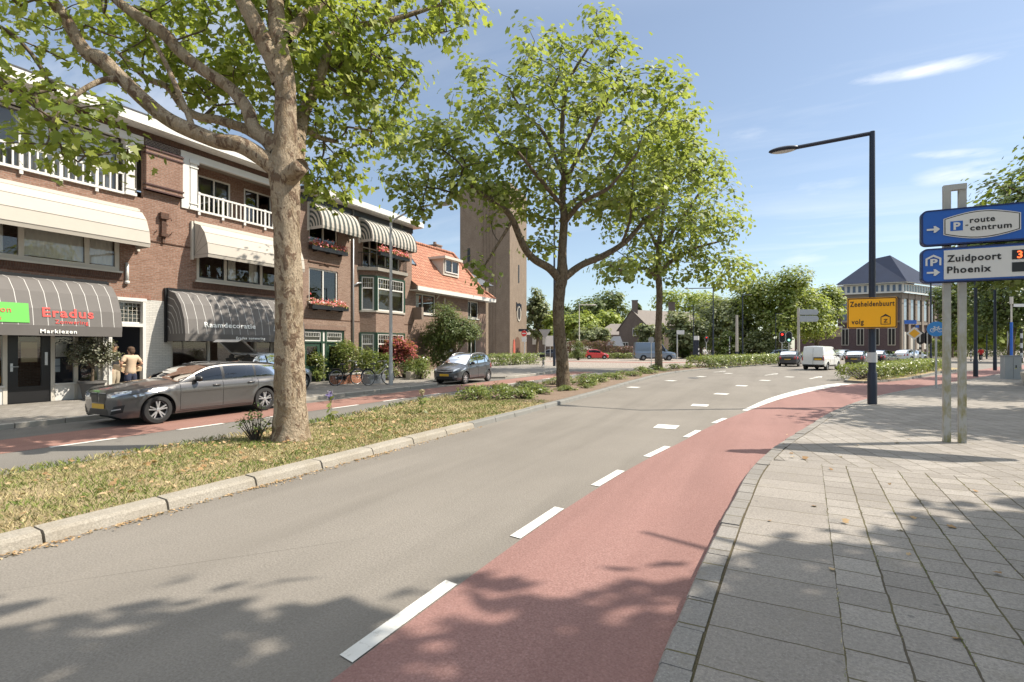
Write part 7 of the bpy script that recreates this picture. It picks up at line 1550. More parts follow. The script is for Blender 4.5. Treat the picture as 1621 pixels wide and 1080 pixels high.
b.add([(p[0], -.020, p[1]) for p in P]+[(p[0], -.020, p[1]) for p in P2], [(k, (k+1) % 5, 5+(k+1) % 5, 5+k) for k in range(5)]); q = b.build('house_symbol', LETK, o); q.data.transform(Mx)
text_obj('lettering', 'Z', .14, LETK, fm(hx-.045, hz-.07), o, bold=.003)

# ---- round cycle sign, priority diamond, traffic lights, direction signs
def post(o, H, r=.038, mat=None, m0=-.1): b = MB(); b.lathe([(r, m0), (r, H)], (0, 0, 0), 10); return b.build('post', mat or GALV, o, smooth=40)
p = Vector((5.98, 26.87, .1)); dC = -p.x*TS+p.y*TC; o = thing('cycle_path_sign', 'round blue bicycle path sign on a thin grey post', 'sign', p); zc_ = HT(521, dC)-.1; post(o, zc_+.1)
f = Vector((-p.x*.45, -p.y, 0)).normalized(); rz = math.atan2(f.y, f.x)+math.pi/2
b = MB(); b.lathe([(.005, -.012), (.31, -.012), (.31, .012), (.005, .012)], (0, 0, 0), 32, 'y'); q = b.build('disc', plain('cycle_sign_blue', (.03, .20, .50), .35), o); Mq = Matrix.Translation((f.x*.06, f.y*.06, zc_)) @ Matrix.Rotation(rz, 4, 'Z'); q.data.transform(Mq)
b = MB()
for cx in (-.12, .12):
    for k in range(18):
        a, c = 2*math.pi*k/18, 2*math.pi*(k+1)/18; b.add([(cx+.085*math.cos(a), -.016, -.05+.085*math.sin(a)), (cx+.085*math.cos(c), -.016, -.05+.085*math.sin(c)), (cx+.066*math.cos(c), -.016, -.05+.066*math.sin(c)), (cx+.066*math.cos(a), -.016, -.05+.066*math.sin(a))], [(0, 1, 2, 3)])
def line2(x0, z0, x1, z1, w_=.010):
    t = Vector((x1-x0, z1-z0)).normalized(); n_ = Vector((-t.y, t.x))*w_; b.add([(x0+n_.x, -.0165, z0+n_.y), (x1+n_.x, -.0165, z1+n_.y), (x1-n_.x, -.0165, z1-n_.y), (x0-n_.x, -.0165, z0-n_.y)], [(0, 1, 2, 3)])
for L4 in ((-.12, -.05, -.06, .06), (-.06, .06, .07, .06), (.07, .06, 0, -.05), (0, -.05, -.06, .06), (-.12, -.05, 0, -.05), (.12, -.05, .06, .10), (.06, .10, .10, .11), (-.06, .06, -.07, .10), (-.10, .10, -.03, .10)): line2(*L4)
q2 = b.build('bicycle_symbol', SIGNW, q, fix=False); q2.data.transform(Mq)
p = D(1447, 36, .1); o = thing('priority_sign', 'yellow and white priority diamond sign on a thin post in the island hedge', 'sign', p); zc_ = HT(528, 36)-.1; post(o, zc_)
for s, m, y, nm in ((.46, SIGNW, 0, 'diamond'), (.31, plain('diamond_yellow', (.75, .38, .03), .4), -.014, 'yellow_centre')):
    b = MB(); b.prism([(0, -s), (s, 0), (0, s), (-s, 0)], -.012+y, .0+y, 'y'); q = b.build(nm, m, o); q.data.transform(Matrix.Translation((-.0, -.05, zc_)) @ Matrix.Rotation(R(0), 4, 'Z'))
def traffic_light(label, px, d, pyc, lit=None, rz=0., s=1.1, nm='traffic_light', striped=False):
    p = D(px, d); o = thing(nm, label, 'traffic light', (p.x, p.y, 0), rz); zc = HT(pyc, d); post(o, zc+s*.4, .06, GALV)
    if striped:
        b = MB()
        for k in range(4): b = MB(); b.lathe([(.085, 0), (.085, .22)], (0, 0, .5+k*.44), 12); b.build('white_stripe', SIGNW, o); b = MB(); b.lathe([(.084, 0), (.084, .22)], (0, 0, .72+k*.44), 12); b.build('black_stripe', BLACKP, o)
    w_ = s*.52
    b = panel(w_, s, .05, w_*.49, 8); q = b.build('backboard', BLACKP, o); q.data.transform(Matrix.Translation((0, -.10, zc)))
    P, Q = panel(w_, s, .05, w_*.49, 8).v[:36], panel(w_-.06, s-.06, .05, (w_-.06)*.49, 8).v[:36]; b = MB(); b.add([(v[0], -.03, v[2]) for v in P]+[(v[0], -.03, v[2]) for v in Q], [(k, (k+1) % 36, 36+(k+1) % 36, 36+k) for k in range(36)]); q3 = b.build('white_edge', SIGNW, q); q3.data.transform(Matrix.Translation((0, -.10, zc)))
    for k, nm_ in enumerate(('red', 'amber', 'green')):
        z = zc+(1-k)*s*.25; m = {'red': REDLAMP, 'green': GREENLAMP}.get(nm_) if lit == nm_ else plain('unlit_lens', (.02, .02, .022), .3)
        b = MB(); b.lathe([(.005, -.15), (s*.09, -.15), (s*.1, -.12)], (0, 0, z), 14, 'y'); b.build('lens', m, o)
        b = MB(); n_ = 10; A = [R(10+160*t/(n_-1)) for t in range(n_)]; b.add([(s*.11*math.cos(a), -.13, z+s*.11*math.sin(a)) for a in A]+[(s*.11*math.cos(a), -.30, z+s*.10*math.sin(a)) for a in A], [(t, t+1, n_+t+1, n_+t) for t in range(n_-1)]); b.build('visor', BLACKP, o)
    return o
traffic_light('white-edged traffic light showing red left of the grey direction sign', 1238, 62, 534, 'red', R(8), 1.35)
traffic_light('white-edged traffic light showing green beside the red one', 1248.6, 62, 534, 'green', R(8), 1.35)
traffic_light('dark white-edged traffic light right of the priority diamond, left one of two', 1456.5, 46, 535, None, R(150), 1.15, striped=True)
traffic_light('dark white-edged traffic light below the blue bicycle sign, right one of two', 1468, 46, 535, None, R(150), 1.15)
traffic_light('small traffic light on a striped pole showing red beside the cyclist', 1118, 74, 537, 'red', R(25), .9)
traffic_light('dark traffic light on a striped pole left of the round grey-green bush', 1155, 76, 537, None, R(120), 1., striped=True)
def dir_sign(label, px, d, pts, mat, pole_px, H, textc=None, nm='direction_sign', z0=0, pm=None, r=.09):
    p = D(pole_px, d); o = thing(nm, label, 'sign', (p.x, p.y, z0)); post(o, H, r, pm or GALV)
    ux_ = Vector((TC, TS, 0)); k = d/F_
    for (x0, y0, x1_, y1_, tip) in pts:
        a, c = (x0-pole_px)*k, (x1_-pole_px)*k; zt, zb = HT(y0, d)-z0, HT(y1_, d)-z0; zm = (zt+zb)/2
        P = [(a, zb), (c, zb), (c+tip*k, zm), (c, zt), (a, zt)] if tip > 0 else [(a, zb), (c, zb), (c, zt), (a, zt), (a+tip*k, zm)] if tip < 0 else [(a, zb), (c, zb), (c, zt), (a, zt)]
        b = MB(); b.prism(P, -.05, .05, 'y'); q = b.build('sign_panel', mat, o); q.data.transform(Matrix.Translation((-TS*-.12*-1, TC*-.12, 0)) @ Matrix.Rotation(R(YAW), 4, 'Z'))
    return o
dir_sign('back of a grey two-panel direction sign on a pale pole above the white van', 1263, 66, [(1266, 490, 1294, 498.5, 3), (1266, 500, 1294, 509.5, 3)], GREYMET, 1264, HT(488, 66), pm=STONE, r=.16)
dir_sign('small white direction sign on a pole left of the dark bush', 1072, 76, [(1072, 523, 1084, 529.5, 0)], SIGNW, 1072, HT(523, 76))
dir_sign('dark direction sign at the church tower corner', 831, 66, [(822, 521, 837, 525, 0)], DARKMET, 831, HT(521, 66), r=.05)
dir_sign('blue direction sign behind the priority diamond', 1432, 80, [(1432, 507, 1451, 513, 0), (1450, 515, 1455, 519, 0)], SIGNB, 1431, HT(507, 80), r=.07)
dir_sign('pale direction sign at the far right on a grey post', 1597, 76, [(1579, 506, 1594, 513, 0)], GREYMET, 1595, HT(505, 76), r=.08)
dir_sign('small grey sign between the right-hand poles', 1552, 82, [(1547, 524, 1556, 530, 0)], GREYMET, 1552, HT(524, 82), r=.06)
p = D(830, 62, 0); o = thing('no_entry_sign', 'red and white no-entry sign on a post before the church portal', 'sign', p); z = HT(528, 62); post(o, z+.4, .045); b = MB(); b.lathe([(.005, -.02), (.36, -.02), (.36, .02)], (0, -.08, z), 24, 'y'); q = b.build('disc', SIGNR, o); b = MB(); b.box(-.24, .24, -.115, -.101, z-.055, z+.055); b.build('white_bar', SIGNW, q); b = MB(); b.box(-.3, .3, -.10, -.07, z-1.0, z-.45); b.build('lower_plate', SIGNW, o)
p = D(863, 70, 0); o = thing('give_way_sign', 'grey back of a triangular give-way sign near the church', 'sign', p); z = HT(528, 70); post(o, z+.3, .045); b = MB(); b.prism([(-.9, .55), (.9, .55), (0, -.75)], -.03, .03, 'y'); q = b.build('triangle', GREYMET, o); q.data.transform(Matrix.Translation((0, -.08, z)))
p = D(871, 72, 0); o = thing('information_sign', 'white rectangular sign right of the give-way sign', 'sign', p); z = HT(540, 72); post(o, z+.6, .045); b = MB(); b.box(-.62, .62, -.1, -.06, z-.75, z+.75); q = b.build('plate', SIGNW, o)
p = D(1031, 52, 0); o = thing('thin_post_sign', 'small round grey sign on a thin post in front of the grey-blue van', 'sign', p); z = HT(538, 52); post(o, z+.2, .04); b = MB(); b.lathe([(.005, -.02), (.3, -.02), (.3, .02)], (0, -.07, z), 20, 'y'); b.build('disc', GREYMET, o)
o = thing('concrete_pole', 'pale concrete pole with a blue foot before the dark tree', 'pole', D(1166.5, 72)); b = MB(); b.lathe([(.2, 1.2), (.17, HT(499, 72))], (0, 0, 0), 12); b.build('shaft', STONE, o, smooth=40); b = MB(); b.lathe([(.22, -.1), (.22, 1.2)], (0, 0, 0), 12); b.build('foot', DARKMET, o)
def striped(label, px, d, pyt, r=.07):
    o = thing('striped_bollard', label, 'bollard', D(px, d)); H = HT(pyt, d); n = 7; a = MB(); c = MB()
    for k in range(n): (a if k % 2 else c).lathe([(r, 0), (r, H/n)], (0, 0, H*k/n), 12)
    a.build('white_band', SIGNW, o, smooth=40); c.build('black_band', BLACKP, o, smooth=40); return o
striped('black and white striped post beside the pedestrians at the median tip', 1106, 70, 548)
striped('black and white striped post at the far right edge', 1617, 60, 520, .13)
striped('short striped post on the far corner behind the twin posts', 1537, 66, 553)
o = thing('post_box', 'slim dark utility column with white cap left of the striped post', 'cabinet', D(1102.5, 72)); b = MB(); b.box(-.3, .3, -.25, .25, 0, HT(534, 72)-.4); b.build('column', DARKMET, o); b = MB(); b.box(-.32, .32, -.27, .27, HT(534, 72)-.4, HT(532, 72)); b.build('cap', SIGNW, o)
o = thing('blue_signpost', 'tall signpost with blue shaft and pale top arms at the far right', 'sign', D(1601, 56)); H = HT(470, 56); b = MB(); b.lathe([(.13, 0), (.13, H*.62)], (0, 0, 0), 12); b.build('blue_shaft', SIGNB, o, smooth=40); b = MB(); b.lathe([(.08, H*.62), (.08, H-.8), (.15, H-.8), (.15, H)], (0, 0, 0), 12); b.build('upper_pole', CREAMP, o, smooth=40); b = MB(); b.obox((1.0, .3, H-.95), 1.9, .08, .32, R(YAW)); b.build('finger_board', SIGNW, o)
o = thing('utility_cabinet', 'grey electricity cabinet on the right pavement beside the planter', 'cabinet', (11.29, 36.55, .1), R(12)); b = MB(); b.box(-.36, .36, -.2, .2, 0, 1.2); b.build('body', plain('cabinet_grey', (.33, .34, .345), .5, 0, .1, 3), o); b = MB(); b.box(-.38, .38, -.22, .22, 1.202, 1.27); b.build('lid', plain('cabinet_lid', (.25, .26, .27), .5), o); b = MB(); b.box(-.004, .004, -.205, -.199, .05, 1.15); b.box(.1, .14, -.22, -.199, .6, .75); b.build('door_seam', BLACKP, o)
o = thing('planter', 'round-edged concrete planter with leafy shrubs at the right edge', 'planter', (11.6, 31.6, .1)); b = MB(); b.lathe([(1.35, 0), (1.45, .45), (1.45, .55), (1.2, .55), (1.15, .3)], (0, 0, 0), 28); b.build('tub', STONE, o, smooth=30); b = MB(); b.lathe([(.02, .46), (1.18, .46)], (0, 0, 0), 20); b.build('soil', SOIL, o)
bush('planter_shrub', 'leafy green shrub growing in the concrete planter at the right edge', 11.6, 31.6, .55, 1.2, 1.2, 1.0, LSHRUB, 140, 60, 24, .11)

# ---- garden wall, planters, flower boxes
o = thing('garden_wall', 'low orange brick garden wall behind the parked bicycles', 'wall', (-17.6, 16.5, .12)); b = MB(); b.box(-.12, .12, .2, 3.6, 0, .42); b.build('brickwork', BRO, o); b = MB(); b.box(-.15, .15, .15, 3.65, .42, .48); b.build('coping', STONE, o)
o = thing('rockery_wall', 'low pale stone garden wall under the yellow-green shrubs', 'wall', (-16.9, 21.2, .12)); b = MB(); b.box(-.15, .15, 0, 4.6, 0, .42); b.build('stonework', plain('rubble_stone', (.34, .30, .25), .9, 0, .35, 4., .6), o)
o = thing('zinc_planter', 'grey zinc trough planter beside the leaning bicycle', 'planter', (-16.75, 18.55, .12)); b = MB(); b.box(-.25, .25, -.55, .45, 0, .42); b.build('trough', GREYMET, o); leaf_mesh('plants', np.c_[r.normal(0, .15, 250), r.normal(0, .3, 250), np.full(250, .44)+r.uniform(0, .2, 250)], np.tile([0, 0, 1.], (250, 1)), .1, 'oval', LSHRUB, o, 4)
def flower_box(label, y0, y1, z, x=X0+.22, big=False, n=420):
    o = thing('flower_box', label, 'flower box', (x, (y0+y1)/2, z), 0, None); L2 = (y1-y0)/2; b = MB(); b.box(-.12, .14, -L2, L2, -.2, .0); b.build('box', BLACKP, o); q = MB()
    for y in (-L2*.7, 0, L2*.7): q.box(-.2, .1, y-.02, y+.02, -.26, -.202)
    q.build('bracket', BLACKP, o); rr = np.random.default_rng(int(z*100)); P = np.c_[rr.normal(.02, .09, n), rr.uniform(-L2, L2, n), np.abs(rr.normal(.05, .11, n))]; P[:, 2] *= 1+.6*np.sin(P[:, 1]*5)
    leaf_mesh('leaves', P, np.tile([.3, 0, .8], (n, 1)), .07, 'oval', LBRIGHT, o, 3); n2 = int(n*.9); P = np.c_[rr.normal(.05, .10, n2), rr.uniform(-L2, L2, n2), np.abs(rr.normal(.13, .10, n2))]; leaf_mesh('flowers', P, np.tile([.6, 0, .6], (n2, 1)), .065, 'clump', FLRED, o, 4); return o
flower_box('flower box with red geraniums under the top striped awning', 17.45, 19.75, 6.72)
flower_box('flower box with pink and red geraniums at the lower white window', 17.45, 19.80, 3.86)
flower_box('row of flower boxes hung on the black balcony railing', 21.5, 24.0, 7.02, BX+.24, n=700)
o = thing('banner_board', 'narrow orange board standing by the second shop window behind the trunk', 'board', (-19.0, 15.1, .12), 0); b = MB(); b.box(-.04, .04, -.22, .22, .05, 2.0); b.build('panel', plain('orange_vinyl', (.55, .13, .04), .5), o); b = MB(); b.box(-.25, .25, -.24, .24, 0, .05); b.build('foot', DARKMET, o)
# potted olive by the shop door
p = G(146, 632, .12); o = thing('plant_pot', 'large grey plastic pot by the white shop wall', 'pot', p); b = MB(); b.lathe([(.02, 0), (.24, 0), (.33, .52), (.37, .52), (.37, .60), (.33, .60), (.31, .5), (.02, .5)], (0, 0, 0), 26); b.build('tub', POTG, o, smooth=35); b = MB(); b.lathe([(.01, .50), (.315, .51)], (0, 0, 0), 18); b.build('soil', SOIL, o)
x, y = p.x, p.y; limbs = [[(x, y, .55, .055), (x+.02, y, .95, .045), (x, y+.03, 1.2, .04)], [(x, y+.02, 1.15, .035), (x+.1, y+.2, 1.5, .022), (x+.1, y+.3, 1.9, .01)], [(x, y, 1.15, .035), (x-.05, y-.2, 1.5, .022), (x, y-.3, 1.85, .01)], [(x, y, 1.2, .03), (x+.05, y, 1.6, .02), (x, y, 2.1, .008)]]
tree('olive_tree', 'small grey-leaved olive tree growing in the grey pot', (x, y, .6), limbs, [(x+.05, y, 1.75, .45, .55, .5, 3), (x, y+.4, 1.5, .3, .35, .3, 1), (x, y-.35, 1.6, .3, .35, .35, 1)], 170, 14, .075, 'thin', LOLIVE, TWIG, 150, None, .09, .07, nside=7, skip_z=1.2)

# ---- bicycles
def bicycle(label, loc, rz, frame_mat, lean=.06, rack=True, group=None, name='bicycle', crate=None):
    o = thing(name, label, 'bicycle', loc, rz, group); wr = .345; wb = 1.08; Ml = Matrix.Rotation(lean, 4, 'X')
    for x in (0, wb):
        b = MB(); n = 30
        b.tube([(x+wr*math.cos(a), 0, wr+wr*math.sin(a)) for a in np.linspace(0, 2*math.pi, n)], .018, 6, 0, False); w_ = b.build('wheel', RUBBER, o, smooth=True); w_.data.transform(Ml)
        b = MB(); b.tube([(x+(wr-.025)*math.cos(a), 0, wr+(wr-.025)*math.sin(a)) for a in np.linspace(0, 2*math.pi, n)], .010, 5, 0, False)
        for k in range(14): a = k*2*math.pi/14; b.tube([(x, .02*(-1)**k, wr), (x+(wr-.03)*math.cos(a), 0, wr+(wr-.03)*math.sin(a))], .0022, 3)
        b.lathe([(.03, -.04), (.03, .04)], (x, 0, wr), 8, 'y'); q = b.build('rim', ALU, w_, smooth=True); q.data.transform(Ml)
        b = MB(); A = np.linspace(R(20 if x == 0 else 30), R(185 if x == 0 else 170), 14); b.tube([(x+(wr+.035)*math.cos(a)*(1 if x else 1), 0, wr+(wr+.035)*math.sin(a)) for a in A], .02, 5); q = b.build('mudguard', BLACKP, o, smooth=True); q.data.transform(Ml)
    b = MB(); bb = (.46, 0, .29); st = (.30, 0, .82); hd = (.90, 0, .92); hb = (.94, 0, .74)
    for p0, p1, r_ in ((bb, st, .017), (bb, hb, .02), ((.40, 0, .50), (.91, 0, .86), .016), ((0, 0, wr), bb, .012), ((0, 0, wr), (.33, 0, .72), .01), (hb, (wb, 0, wr), .016), (hb, hd, .019)): b.tube([p0, p1], r_, 8)
    b.tube([(.90, 0, .92), (.885, 0, 1.02)], .014, 6); b.box(.02, .56, .02, .05, .24, .40); b.lathe([(.09, .05), (.09, .06)], (.46, 0, .29), 14, 'y'); b.tube([(.46, .06, .29), (.54, .07, .17)], .01, 5); b.tube([(.46, -.06, .29), (.38, -.07, .41)], .01, 5); b.box(.50, .58, .06, .15, .16, .18); b.box(.34, .42, -.15, -.06, .40, .42); b.tube([(.05, -.06, .3), (-.05, -.22, .01)], .012, 5)
    f = b.build('frame', frame_mat, o, smooth=35); f.data.transform(Ml)
    b = MB(); b.tube([(.885, 0, 1.02), (.87, 0, 1.06)], .014, 6); b.tube([(.72, .29, 1.03), (.82, .27, 1.06), (.89, .12, 1.07), (.89, -.12, 1.07), (.82, -.27, 1.06), (.72, -.29, 1.03)], .012, 6); b.ball((.99, 0, .88), .05, .05, .05); q = b.build('handlebar', ALU, o, smooth=True); q.data.transform(Ml)
    b = MB(); b.tube([(.30, 0, .80), (.28, 0, .90)], .014, 6); b.ball((.26, 0, .94), .13, .09, .04); b.ball((.36, 0, .94), .09, .035, .03); q = b.build('saddle', BLACKP, o, smooth=True); q.data.transform(Ml)
    if rack:
        b = MB(); 
        for y in (-.06, .06): b.tube([(-.28, y, .74), (.2, y, .74), (.3, y*.3, .76)], .008, 5)
        b.box(-.26, .12, -.065, .065, .742, .752)
        for y in (-.07, .07): b.tube([(0, y, wr), (-.12, y, .74)], .006, 4)
        q = b.build('rack', BLACKP, o); q.data.transform(Ml)
    if crate: b = MB(); b.box(1.0, 1.32, -.22, .22, .86, 1.1); q = b.build('front_basket', crate, o); q.data.transform(Ml)
    return o
BKF = plain('black_bike_frame', (.015, .015, .016), .3, .2); BGREY = plain('grey_bike_frame', (.2, .2, .19), .35, .4)
bicycle('black city bicycle against the orange brick garden wall', (-17.15, 16.5, .12), R(78), BKF, .1)
bicycle('grey city bicycle standing behind the curved lamp post', (-15.95, 17.25, .12), R(78), BGREY, -.05)
bicycle('black bicycle leaning on the white wall behind the dark grey estate car', (-19.45, 10.6, .12), R(84), BKF, .12)
bicycle('black delivery bicycle with front basket parked on the corner pavement', (-17.5, 40.2, .12), R(-70), BKF, .05, crate=BLACKP)

# ---- people: one skinned figure each, clothing as children
def skin_mesh(chains, sub=2, root=0):
    """chains: list of [(x,y,z,r), ...]; identical points are shared"""
    vs, es, rad = [], [], []; key = {}
    def vid(p):
        k = tuple(round(c, 4) for c in p[:3])
        if k not in key: key[k] = len(vs); vs.append(p[:3]); rad.append(p[3])
        return key[k]
    for ch in chains:
        ids = [vid(p) for p in ch]; es += [(a, c) for a, c in zip(ids[:-1], ids[1:]) if a != c]
    me = bpy.data.meshes.new('fig'); me.from_pydata(vs, es, []); o = bpy.data.objects.new('tmpfig', me); COL.objects.link(o)
    o.modifiers.new('skin', 'SKIN'); sm = o.modifiers.new('sub', 'SUBSURF'); sm.levels = sub; sm.render_levels = sub
    for k, v in enumerate(me.skin_vertices[0].data):
        rr = rad[k]; v.radius = rr if isinstance(rr, tuple) else (rr, rr); v.use_root = (k == root)
    m2 = bpy.data.meshes.new_from_object(o.evaluated_get(bpy.context.evaluated_depsgraph_get())); bpy.data.objects.remove(o); bpy.data.meshes.remove(me)
    m2.polygons.foreach_set('use_smooth', [True]*len(m2.polygons)); return m2
def person(label, loc, rz, top, bottom, hair, shoe, H=1.68, arms=None, legs=None, sleeve=.45, leglen=1., held=None, skirt=False, lean=0.):
    """+Y is the way the figure faces. arms: [(elbow, wrist)] per side, legs: [(knee, ankle)]"""
    o = thing('person', label, 'person', loc, rz); k = H/1.68
    arms = arms or [((.235, -.02, 1.10), (.25, .06, .86)), ((-.235, -.02, 1.10), (-.25, .06, .86))]; legs = legs or [((.10, .02, .48), (.11, -.02, .09)), ((-.10, .02, .48), (-.11, -.02, .09))]
    V3 = lambda p, r_: (p[0]*k, p[1]*k, p[2]*k, r_*k if not isinstance(r_, tuple) else (r_[0]*k, r_[1]*k))
    pel, wst, cst, nk, hb = V3((0, 0, .92), (.14, .10)), V3((0, 0, 1.08), (.12, .085)), V3((0, -.01, 1.27), (.15, .10)), V3((0, 0, 1.45), .055), V3((0, .02, 1.53), (.062, .07))
    ch = [[pel, wst, cst, V3((0, -.005, 1.39), (.10, .07)), nk, hb, V3((0, .025, 1.61), (.075, .092)), V3((0, .01, 1.665), (.05, .06))]]
    for sg, (el, wr_) in zip((1, -1), arms):
        sh = V3((sg*.175, -.01, 1.385), .058); e, w_ = Vector(el), Vector(wr_); u = (w_-e).normalized(); hand = w_+u*.085
        side = u.cross(Vector((0, 0, 1))); side = side.normalized() if side.length > .1 else Vector((1, 0, 0)); nrm = side.cross(u)
        ch.append([V3((0, -.005, 1.39), (.10, .07)), sh, V3((Vector((sg*.175, -.01, 1.385))+e)/2, .047), V3(el, .040), V3((e+w_)/2, .036), V3(wr_, .026), V3(w_+u*.05, (.036, .016)), V3(hand, (.034, .014))])
        for f_ in range(4):
            q0 = hand+side*((f_-1.5)*.019); l = (.062, .072, .068, .052)[f_]; ch.append([V3(hand, (.034, .014)), V3(q0+u*.012, .0085), V3(q0+u*l*.55+nrm*.012, .008), V3(q0+u*l+nrm*.035, .0065)])
        tq = w_+u*.035+side*sg*-.035; ch.append([V3(w_+u*.05, (.036, .016)), V3(tq, .011), V3(tq+u*.045+side*sg*-.015+nrm*.015, .008)])
    for sg, (kn, an) in zip((1, -1), legs):
        hp = (sg*.095, 0, .86); kn_, an_ = Vector(kn), Vector(an); ch.append([pel, V3(hp, .092), V3((Vector(hp)+kn_)/2, .08), V3(kn, .056), V3((kn_*.6+an_*.4)+Vector((0, -.015, 0)), .053), V3(an, .036), V3(an_+Vector((0, .07, -.05)), (.036, .03)), V3(an_+Vector((0, .16, -.065)), (.034, .018))])
    body = skin_mesh(ch, 1); body.materials.append(SKIN); bo = link('body', body, o)
    # face details and hair
    b = MB(); b.ball((0, .118*k, 1.60*k), .014*k, .022*k, .024*k, 8, 6)
    for sg in (1, -1): b.ball((sg*.082*k, .02*k, 1.60*k), .012*k, .022*k, .032*k, 8, 6)
    b.build('nose_and_ears', SKIN, o, smooth=True); b = MB()
    for sg in (1, -1): b.ball((sg*.032*k, .104*k, 1.622*k), .012*k, .008*k, .008*k, 8, 6)
    b.ball((0, .106*k, 1.555*k), .026*k, .008*k, .007*k, 8, 6); b.build('eyes_and_mouth', plain('dark_feature', (.08, .04, .035), .5), o, smooth=True)
    b = MB(); b.ball((0, -.015*k, 1.645*k), .098*k, .112*k, .085*k, 14, 10); b.ball((0, -.07*k, 1.58*k), .088*k, .06*k, .10*k, 12, 8); b.build('hair', hair, o, smooth=True)
    # clothes grown from the same joints, a little fuller
    def fat(p, q): return (p[0], p[1], p[2], tuple(c+q*k for c in p[3]) if isinstance(p[3], tuple) else p[3]+q*k)
    cl = [[fat(V3((0, 0, .80), (.16, .12)), .02), fat(V3((0, 0, .92), (.155, .115)), .022), fat(wst, .032), fat(cst, .03), fat(V3((0, -.005, 1.385), (.10, .07)), .028), V3((0, 0, 1.44), .07)]]
    for sg, (el, wr_) in zip((1, -1), arms):
        sh = fat(V3((sg*.175, -.01, 1.385), .058), .026); e = Vector(el); m_ = (Vector((sg*.175, -.01, 1.385))+e)/2
        c_ = [fat(V3((0, -.005, 1.385), (.10, .07)), .028), sh, fat(V3(m_, .047), .028), fat(V3(m_*.45+e*.55, .044), .028)]
        if sleeve > .6: c_ += [fat(V3(el, .040), .014), fat(V3((e+Vector(wr_))/2, .036), .014), fat(V3(Vector(wr_)*.9+e*.1, .03), .012)]
        cl.append(c_)
    m_ = skin_mesh(cl, 1); m_.materials.append(top); link('shirt', m_, o)
    cl = [[fat(V3((0, 0, 1.0), (.13, .095)), .014), fat(pel, .016)]]
    for sg, (kn, an) in zip((1, -1), legs):
        hp = Vector((sg*.095, 0, .86)); kn_, an_ = Vector(kn), Vector(an); c_ = [fat(pel, .024), fat(V3(hp, .092), .026), fat(V3((hp+kn_)/2, .08), .03), fat(V3(hp*.22+kn_*.78, .068), .034)]
        if leglen > .5: c_ += [fat(V3(kn, .056), .016), fat(V3(kn_*.5+an_*.5, .05), .016), fat(V3(an_+Vector((0, 0, .02)), .04), .014)]
        cl.append(c_)
    m_ = skin_mesh(cl, 1); m_.materials.append(bottom); link('shorts' if leglen < .6 else 'trousers', m_, o)
    b = MB()
    for sg, (kn, an) in zip((1, -1), legs): a = Vector(an)*k; b.ball((a.x, a.y+.06*k, max(a.z-.045*k, .04)), .045*k, .13*k, .042*k, 10, 8)
    b.build('shoes', shoe, o, smooth=True)
    return o
C = lambda nm, c: plain(nm, c, .85, 0, .1, 8)
HAIRB, HAIRD, HAIRG = C('brown_hair', (.07, .038, .02)), C('dark_hair', (.03, .022, .018)), C('grey_hair', (.3, .28, .26))
BEIGE, NAVY, KHAKI, BLK, LGT, REDC, WSH, DEN = C('beige_blouse', (.47, .35, .24)), C('navy_cloth', (.02, .025, .05)), C('khaki_trousers', (.36, .30, .22)), C('black_cloth', (.015, .015, .018)), C('pale_cloth', (.55, .53, .50)), C('red_jacket', (.55, .03, .03)), C('white_shoe', (.65, .63, .6)), C('denim', (.07, .10, .17))
pw = D(207, 16.4, .12)
person('woman in beige blouse and navy shorts holding a flat cardboard box at the open door', pw, R(96), BEIGE, NAVY, HAIRB, WSH, 1.66, arms=[((.30, -.10, 1.16), (.16, .10, 1.05)), ((-.33, -.06, 1.17), (-.19, .16, 1.04))], sleeve=.4, leglen=.4, legs=[((.09, .04, .47), (.10, .0, .09)), ((-.10, -.01, .48), (-.12, -.10, .09))])
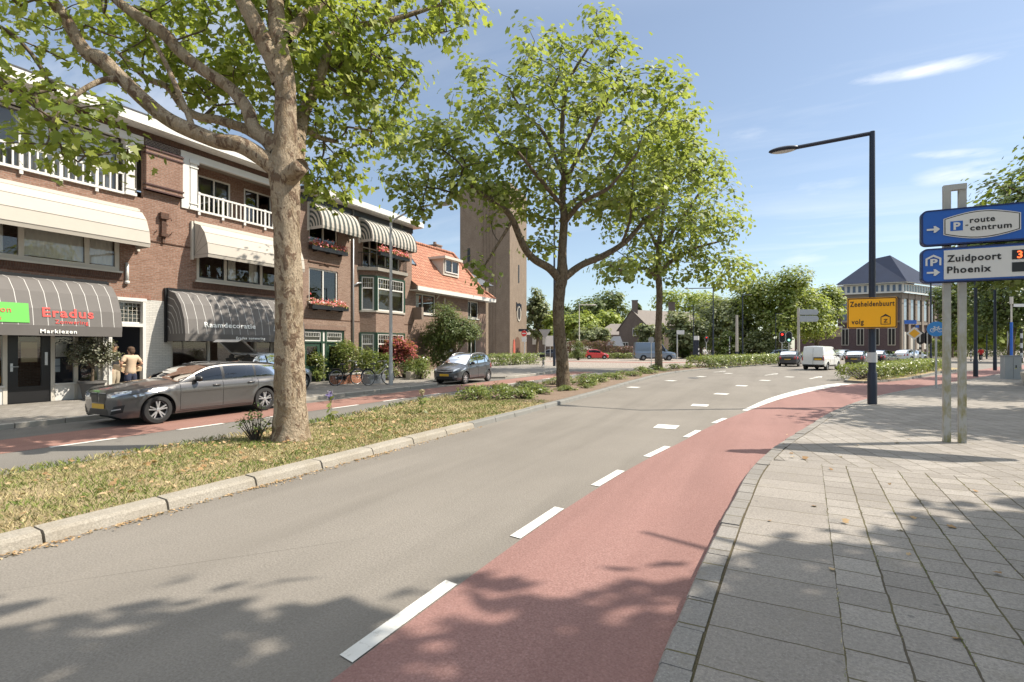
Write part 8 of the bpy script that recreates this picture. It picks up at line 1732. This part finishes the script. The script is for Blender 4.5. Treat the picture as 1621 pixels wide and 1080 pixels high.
b = MB(); b.obox((0, 0, 0), .62, .42, .13, 0, 0, .25); o = thing('cardboard_box', 'flat cardboard box held against the woman at the door', 'box', (pw.x-.24, pw.y+.03, .12+1.02), R(96)); b.build('carton', C('carton', (.50, .36, .22)), o)
person('man in black top and khaki trousers standing in the dark doorway', (X0-.35, 9.52, .14), R(-60), BLK, KHAKI, HAIRD, BLK, 1.75)
def rider(label, px, d, rz, top, bot, hair, frame_mat, z0=0.):
    p = D(px, d, z0); c, s = math.cos(rz), math.sin(rz)
    person(label, (p.x, p.y, z0+.02), rz-math.pi/2, top, bot, hair, BLK, 1.7, arms=[((.24, .20, 1.12), (.24, .44, 1.04)), ((-.24, .20, 1.12), (-.24, .44, 1.04))], legs=[((.11, .36, .72), (.11, .22, .30)), ((-.11, .30, .62), (-.11, .16, .14))], sleeve=1.)
    return bicycle('bicycle ridden by the '+label.split(' riding')[0], (p.x-c*.30, p.y-s*.30, z0), rz, frame_mat, 0)
rider('cyclist in pale clothes riding beside the red traffic light', 1115, 71, R(YAW)+R(-70), LGT, KHAKI, HAIRG, BKF)
rider('cyclist in red jacket riding away at the right between the poles', 1553, 66, R(80), REDC, BLK, HAIRD, BKF)
person('pedestrian in dark clothes waiting at the crossing behind the traffic light', D(1128, 74), R(-60), BLK, DEN, HAIRD, BLK, 1.75, sleeve=1.)
person('pedestrian in white shirt on the far corner beside the annexe', D(1262, 74), R(-90), LGT, DEN, HAIRB, BLK, 1.72)
# ---------------- repeats of one kind share a group
GR = dict(street_lamp='lamp posts around the junction', traffic_light='traffic lights at the junction', striped_bollard='black and white striped posts', broadleaf_tree='background trees beyond the junction', garden_shrub='shrubs in the front gardens', flower_box='geranium flower boxes on the town house',
          bicycle='bicycles along the street', person='people along the street', small_hatchback='cars along the street', hatchback='cars along the street', sedan='cars along the street', estate_car='cars along the street', panel_van='vans at the junction', delivery_van='vans at the junction', direction_sign='direction signs around the junction', copper_hedge='copper hedges by the gabled house', boundary_hedge='tall boundary hedges', round_bush='bushes beside the far plane tree')
for o in COL.objects:
    if o.parent is None and 'label' in o and 'group' not in o:
        g = GR.get(o.name.split('.')[0])
        if g: o['group'] = g
